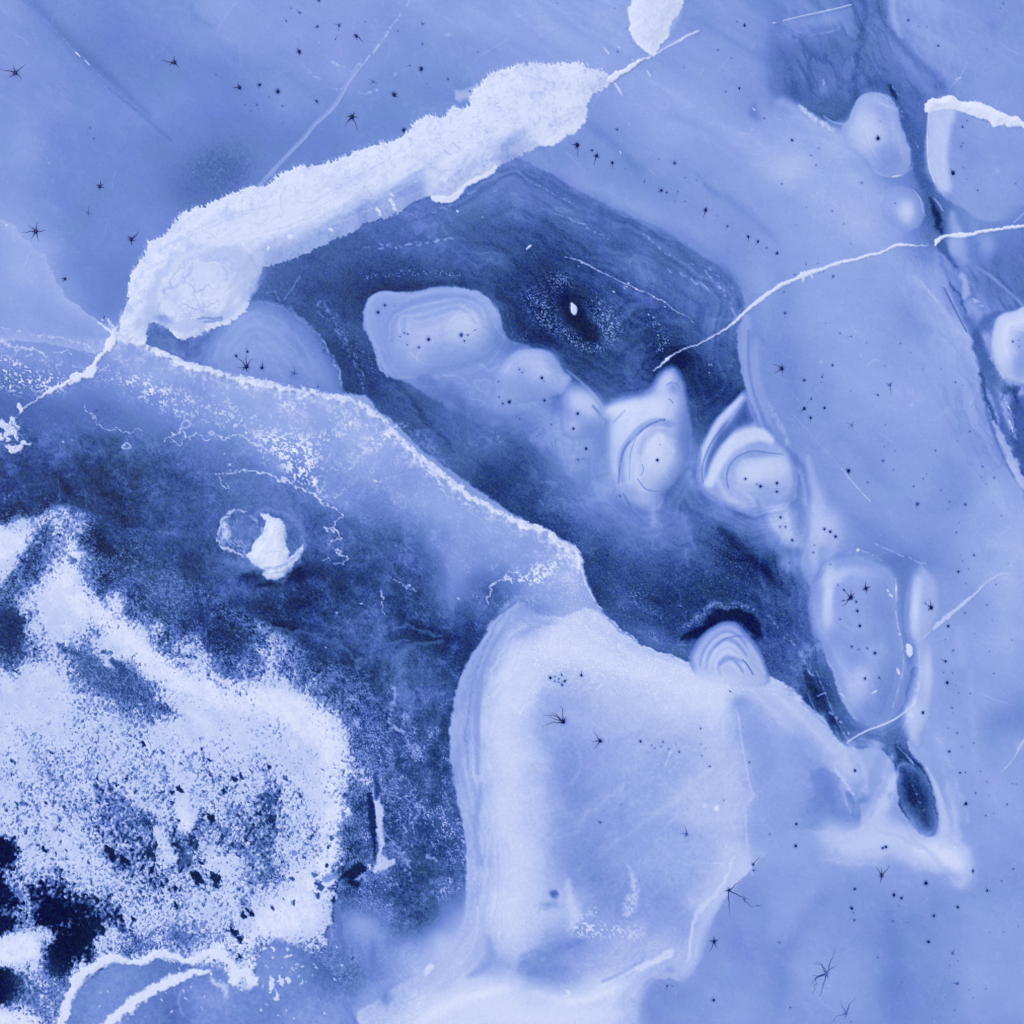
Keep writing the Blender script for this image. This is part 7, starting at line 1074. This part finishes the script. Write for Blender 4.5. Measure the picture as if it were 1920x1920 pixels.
THINGS = {
 'ne_dome': ('ice_mound', 'tall pale ice mound with one dark hole, beside the dark gap in the upper right', 'ice mound', MOUND, M_ICE),
 'small_dome': ('ice_mound', 'small round ice mound with a bright centre, below the tall upper right mound', 'ice mound', MOUND, M_ICE),
 'east_plate': ('ice_plate', 'rounded blue ice plate with a white left margin under the right-hand snow bank', 'ice plate', None, M_ICE),
 'east_dome': ('ice_mound', 'bright white ice mound cut off by the right edge of the picture', 'ice mound', MOUND, M_ICE),
 'west_dome': ('ice_mound', 'wide half-round blue ice mound just below the left end of the snow ridge', 'ice mound', MOUND, M_ICE),
 'bean': ('ice_mound', 'bean-shaped ice mound with pale rim and two bright humps in the dark ice', 'ice mound', MOUND, M_ICE),
 'dome_a': ('ice_mound', 'low rounded ice mound right of and below the bean-shaped mound', 'ice mound', MOUND, M_ICE),
 'dome_b': ('ice_mound', 'slanting pale ice mound touching the left shoulder of the horned mound', 'ice mound', MOUND, M_ICE),
 'horned': ('ice_mound', 'white ice mound with a pointed horn and a ringed round centre', 'ice mound', MOUND, M_ICE),
 'rimmed': ('ice_mound', 'white ice mound wrapped by a curved rim, right of the horned mound', 'ice mound', MOUND, M_ICE),
 'chain_a': ('ice_mound', 'small pale ice mound with three dots, below the rimmed white mound', 'ice mound', MOUND, M_ICE),
 'chain_b': ('ice_mound', 'small bright ice mound with a slanting row of three dark holes', 'ice mound', MOUND, M_ICE),
 'oval': ('ice_mound', 'long oval ice mound with a white left rim and two star holes near its top', 'ice mound', MOUND, M_ICE),
 'tongue': ('ice_mound', 'narrow wavy pale ice tongue right of the long oval mound', 'ice mound', MOUND, M_ICE),
 'knob': ('ice_mound', 'striped rounded ice knob under the black crescent', 'ice mound', MOUND, M_ICE),
 'oval_clump': ('snow_clump', 'small oval white snow clump between the long oval mound and the tongue', 'snow clump', None, M_SNOW),
 'eye_block': ('ice_block', 'small white ice block in the black eye of the dark ice', 'ice block', None, M_SNOW),
 'rim': ('snow_berm', 'long broken white snow berm along the curved edge of the lower left ice sheet', 'snow berm', None, M_SNOW),
 'cap': ('snow_patch', 'white snow patch shaped like a boot in the dark ice of the lower left', 'snow patch', None, M_SNOW),
 'w_crack_top': ('snow_clump', 'narrow lumpy snow clump just below the left tip of the snow ridge', 'snow clump', None, M_SNOW),
 'w_crack_mid': ('snow_clump', 'widest lumpy snow clump midway along the left crack', 'snow clump', None, M_SNOW),
 'w_crack_low': ('ice_crack', 'thin snow filled crack running down to the left edge from the lumpy clump', 'crack', CR, M_SNOW),
 'w_clump': ('snow_patch', 'ragged broken snow patch at the left edge of the picture above the dark ice', 'snow patch', None, M_SNOW),
 'bar_b': ('snow_bar', 'straight white snow bar crossing the grey bay ice at the bottom left', 'snow bar', None, M_SNOW),
 'bar_a': ('snow_bar', 'curving scalloped snow bar around the top of the grey bay ice', 'snow bar', None, M_SNOW),
 'quill': ('snow_bar', 'thin upright white snow quill with a wide foot, right of the snow field', 'snow bar', None, M_SNOW),
 'ridge': ('snow_ridge', 'large white snow ridge slanting across the upper left of the frozen lake', 'snow ridge', None, M_SNOW),
 'knot': ('snow_clump', 'knobbly white snow knot joining the big ridge to the top snow patch', 'snow clump', None, M_SNOW),
 'crack_n': ('ice_crack', 'short white crack pointing up right from the tip of the top snow patch', 'crack', CR, M_SNOW),
 'n_patch': ('snow_patch', 'pointed white snow patch hanging from the top edge of the picture', 'snow patch', None, M_SNOW),
 'e_bank': ('snow_bank', 'bright curved snow bank at the right edge above the rounded blue plate', 'snow bank', None, M_SNOW),
 'crack_e2': ('ice_crack', 'white snow filled crack at the right edge below the rounded blue plate', 'crack', CR, M_SNOW),
 'crack_e': ('ice_crack', 'long white crack curving from the right down into the dark ice', 'crack', CR, M_SNOW),
 'crack_se': ('ice_crack', 'pale swollen crack running up right from beside the oval snow clump', 'crack', CR, M_SNOW),
 'crack_s': ('ice_crack', 'thin smoothly curved white crack below the long oval mound', 'crack', CR, M_SNOW)}
for k, (nm, lb, cat, grp, mt) in THINGS.items():
    m = cellL == LABELS[k]
    if m.sum() < 4: print('EMPTY', k); continue
    o = piece(nm, m, mt, .35); name_it(o, lb, cat, grp)

# ---------------------------------------------------------------- melt holes with their drainage channels
def zat(u, v): return float(sample(H[32:-32, 32:-32], core[0], core[0], STEP, np.array([u]), np.array([v]))[0])
def wx(u, v, dz=0): return ((u - 960) / 20, (960 - v) / 20, zat(u, v) + dz)
hr = np.random.default_rng(21)
def solid(name, vs, fs, mat, parent=None):
    me = bpy.data.meshes.new(name); me.from_pydata(vs, [], fs); me.polygons.foreach_set('use_smooth', [True] * len(fs)); me.materials.append(mat)
    o = bpy.data.objects.new(name, me); sc.collection.objects.link(o); o.parent = parent
    return o
def pool(name, u, v, r, mat, org, parent):
    n = 11; st = hr.uniform(.85, 1.18, n); an = hr.uniform(0, 6.28); sx, sy = hr.uniform(.82, 1.0), hr.uniform(.95, 1.2); vs = []; fs = []
    for q, (k, dz) in enumerate(((1.0, -.03), (1.0, .012), (.6, .03))):
        for i in range(n):
            a = i / n * 2 * math.pi + an; p = wx(u + math.cos(a) * r * st[i] * k * sx, v + math.sin(a) * r * st[i] * k * sy, dz); vs.append([p[j] - org[j] for j in range(3)])
    p = wx(u, v, .035); vs.append([p[j] - org[j] for j in range(3)])
    for q in (0, 1):
        for i in range(n): fs.append((q * n + i, q * n + (i + 1) % n, (q + 1) * n + (i + 1) % n, (q + 1) * n + i))
    for i in range(n): fs.append((2 * n + i, 2 * n + (i + 1) % n, 3 * n))
    return solid(name, vs, fs, mat, parent)
def channel(u, v, tips, r, mat, org, parent):
    p = [(0., 0.)] + [(tips[i], tips[i + 1]) for i in range(0, len(tips), 2)]
    q = []                                        # kink the course a little
    for a, b in zip(p[:-1], p[1:]):
        L = math.hypot(b[0] - a[0], b[1] - a[1]); n = max(1, int(L / 4)); nx, ny = -(b[1] - a[1]) / (L + 1e-6), (b[0] - a[0]) / (L + 1e-6)
        for i in range(n):
            t = i / n; k = hr.uniform(-.10, .10) * L if i else 0; q.append((a[0] + (b[0] - a[0]) * t + nx * k, a[1] + (b[1] - a[1]) * t + ny * k))
    q.append(p[-1]); vs = []; fs = []; n = len(q)
    for i, (x, y) in enumerate(q):
        a = q[max(i - 1, 0)]; b = q[min(i + 1, n - 1)]; L = math.hypot(b[0] - a[0], b[1] - a[1]) + 1e-6; nx, ny = -(b[1] - a[1]) / L, (b[0] - a[0]) / L
        w = max(.16, min(r * .30, 1.1) * (1 - i / (n - 1)) ** .8)
        for k, dz in ((-1, -.02), (-.8, .012), (.8, .012), (1, -.02)):
            c = wx(u + x + nx * w * k, v + y + ny * w * k, dz); vs.append([c[j] - org[j] for j in range(3)])
    for i in range(n - 1):
        for k in range(3): fs.append((i * 4 + k, i * 4 + k + 1, i * 4 + 5 + k, i * 4 + 4 + k))
    return solid('channel', vs, fs, mat, parent)
PLACES = [(60,150,'in the upper left ice'),(330,130,'left of the old crack'),(500,180,'in the cluster left of the old crack'),(600,60,'near the top of the old crack'),(770,150,'right of the old crack'),(150,400,'on the ice left of the ridge'),
(1120,290,"below the ridge's right end"),(1260,350,'on the pale ice above the long crack'),(1400,440,'above the middle of the long crack'),(1380,100,'right of the top snow patch'),(1780,60,'in the upper right corner'),(1500,300,'on the pale upper right shoulder'),(1645,260,'on the tall upper right mound'),(1810,290,'on the rounded right plate'),(1900,640,'on the right-edge mound'),
(470,690,'on the half-round mound'),(800,630,'on the bean-shaped mound'),(1000,720,'on the low rounded mound'),(1080,810,'left of the horned mound'),(1230,860,'on the horned mound'),(1420,905,'on the rimmed mound'),(1520,740,"on the large plate's left part"),(1660,760,'in the middle of the large plate'),(1500,530,'just under the long crack'),(1700,890,"on the large plate's lower part"),(1820,900,"by the large plate's right margin"),
(1490,1000,'on the chain of small mounds'),(1590,1120,"on the long oval mound's top"),(1615,1240,"on the long oval mound's bottom"),(1740,1140,'on the narrow ice tongue'),(1810,1080,'above the pale swollen crack'),(1800,1300,'right of the ice tongue'),(1050,1280,'near the top of the white lobe'),(1100,1370,'in the grey middle of the white lobe'),(1250,1400,'in the row across the white lobe'),(1280,1560,"on the white lobe's lower right"),(1380,1700,'just right of the white lobe'),(1300,1860,'below the tip of the white lobe'),
(1490,1570,'left of the bright collar'),(1650,1680,'below the bright collar'),(1830,1480,'right of the dark channel tip'),(1850,1660,'right of the bright collar'),(1560,1850,'in the lower right ice'),(1790,1820,'in the lower right corner')]
def place(u, v): return min(PLACES, key=lambda p: (p[0] - u) ** 2 + (p[1] - v) ** 2)[2]
from collections import defaultdict
bins = defaultdict(list)
for i, h_ in enumerate(HOLES):
    u, v, r, L, k = h_[:5]; na = len(h_[5]) if len(h_) > 5 and L >= 5 else 0
    kind = 'star' if na >= 2 else ('hole' if r >= 2.5 else 'dot')
    bins[(place(u, v), kind)].append(i)
ORD = ['leftmost', 'second from left', 'third from left', 'fourth from left', 'fifth from left', 'sixth from left', 'seventh from left', 'eighth from left', 'ninth from left', 'tenth from left', 'eleventh from left', 'twelfth from left']
ARM = {2: 'two-armed', 3: 'three-armed', 4: 'four-armed', 5: 'five-armed', 6: 'six-armed'}
GRP = {'dot': 'tiny melt holes dotting the ice', 'hole': 'round melt holes in the ice', 'star': 'star-shaped melt holes in the ice'}
LAB = {}; GR = {}; again = defaultdict(list)
for (pl, kind), ids in bins.items():
    for i in ids:
        faint = HOLES[i][4] < .65
        look = ('tiny faint melt hole' if faint else 'tiny dark melt hole') if kind == 'dot' else (('faint blue ' if faint else 'black ') + ((ARM.get(len(HOLES[i][5]), 'many-armed') + ' melt hole') if kind == 'star' else 'round melt hole'))
        again[look + ' ' + pl].append(i); GR[i] = GRP[kind]
for lb, ids in again.items():
    ids.sort(key=lambda i: HOLES[i][0]); n = len(ids)
    for q, i in enumerate(ids):
        LAB[i] = lb if n == 1 else lb + ', ' + ('rightmost' if q == n - 1 else ORD[q])
for i, h_ in enumerate(HOLES):
    u, v, r, L, k = h_[:5]; mat = M_HOLE[0] if k > .8 and r >= 2.2 else (M_HOLE[1] if k > .7 else M_HOLE[2]); arms = h_[5] if len(h_) > 5 else []
    org = wx(u, v)
    if arms:
        root = bpy.data.objects.new('melt_hole', None); root.location = org; root.empty_display_size = .2; sc.collection.objects.link(root)
        pool('pool', u, v, r * (.74 if L > 6 else .8), mat, org, root)
        for a in arms: channel(u, v, a, r, mat if len(arms) < 7 else M_HOLE[1], org, root)
    else:
        root = pool('melt_hole', u, v, r * (.74 if r > 2.3 else .62), mat, org, None); root.location = org
    name_it(root, LAB[i], 'melt hole', GR[i])
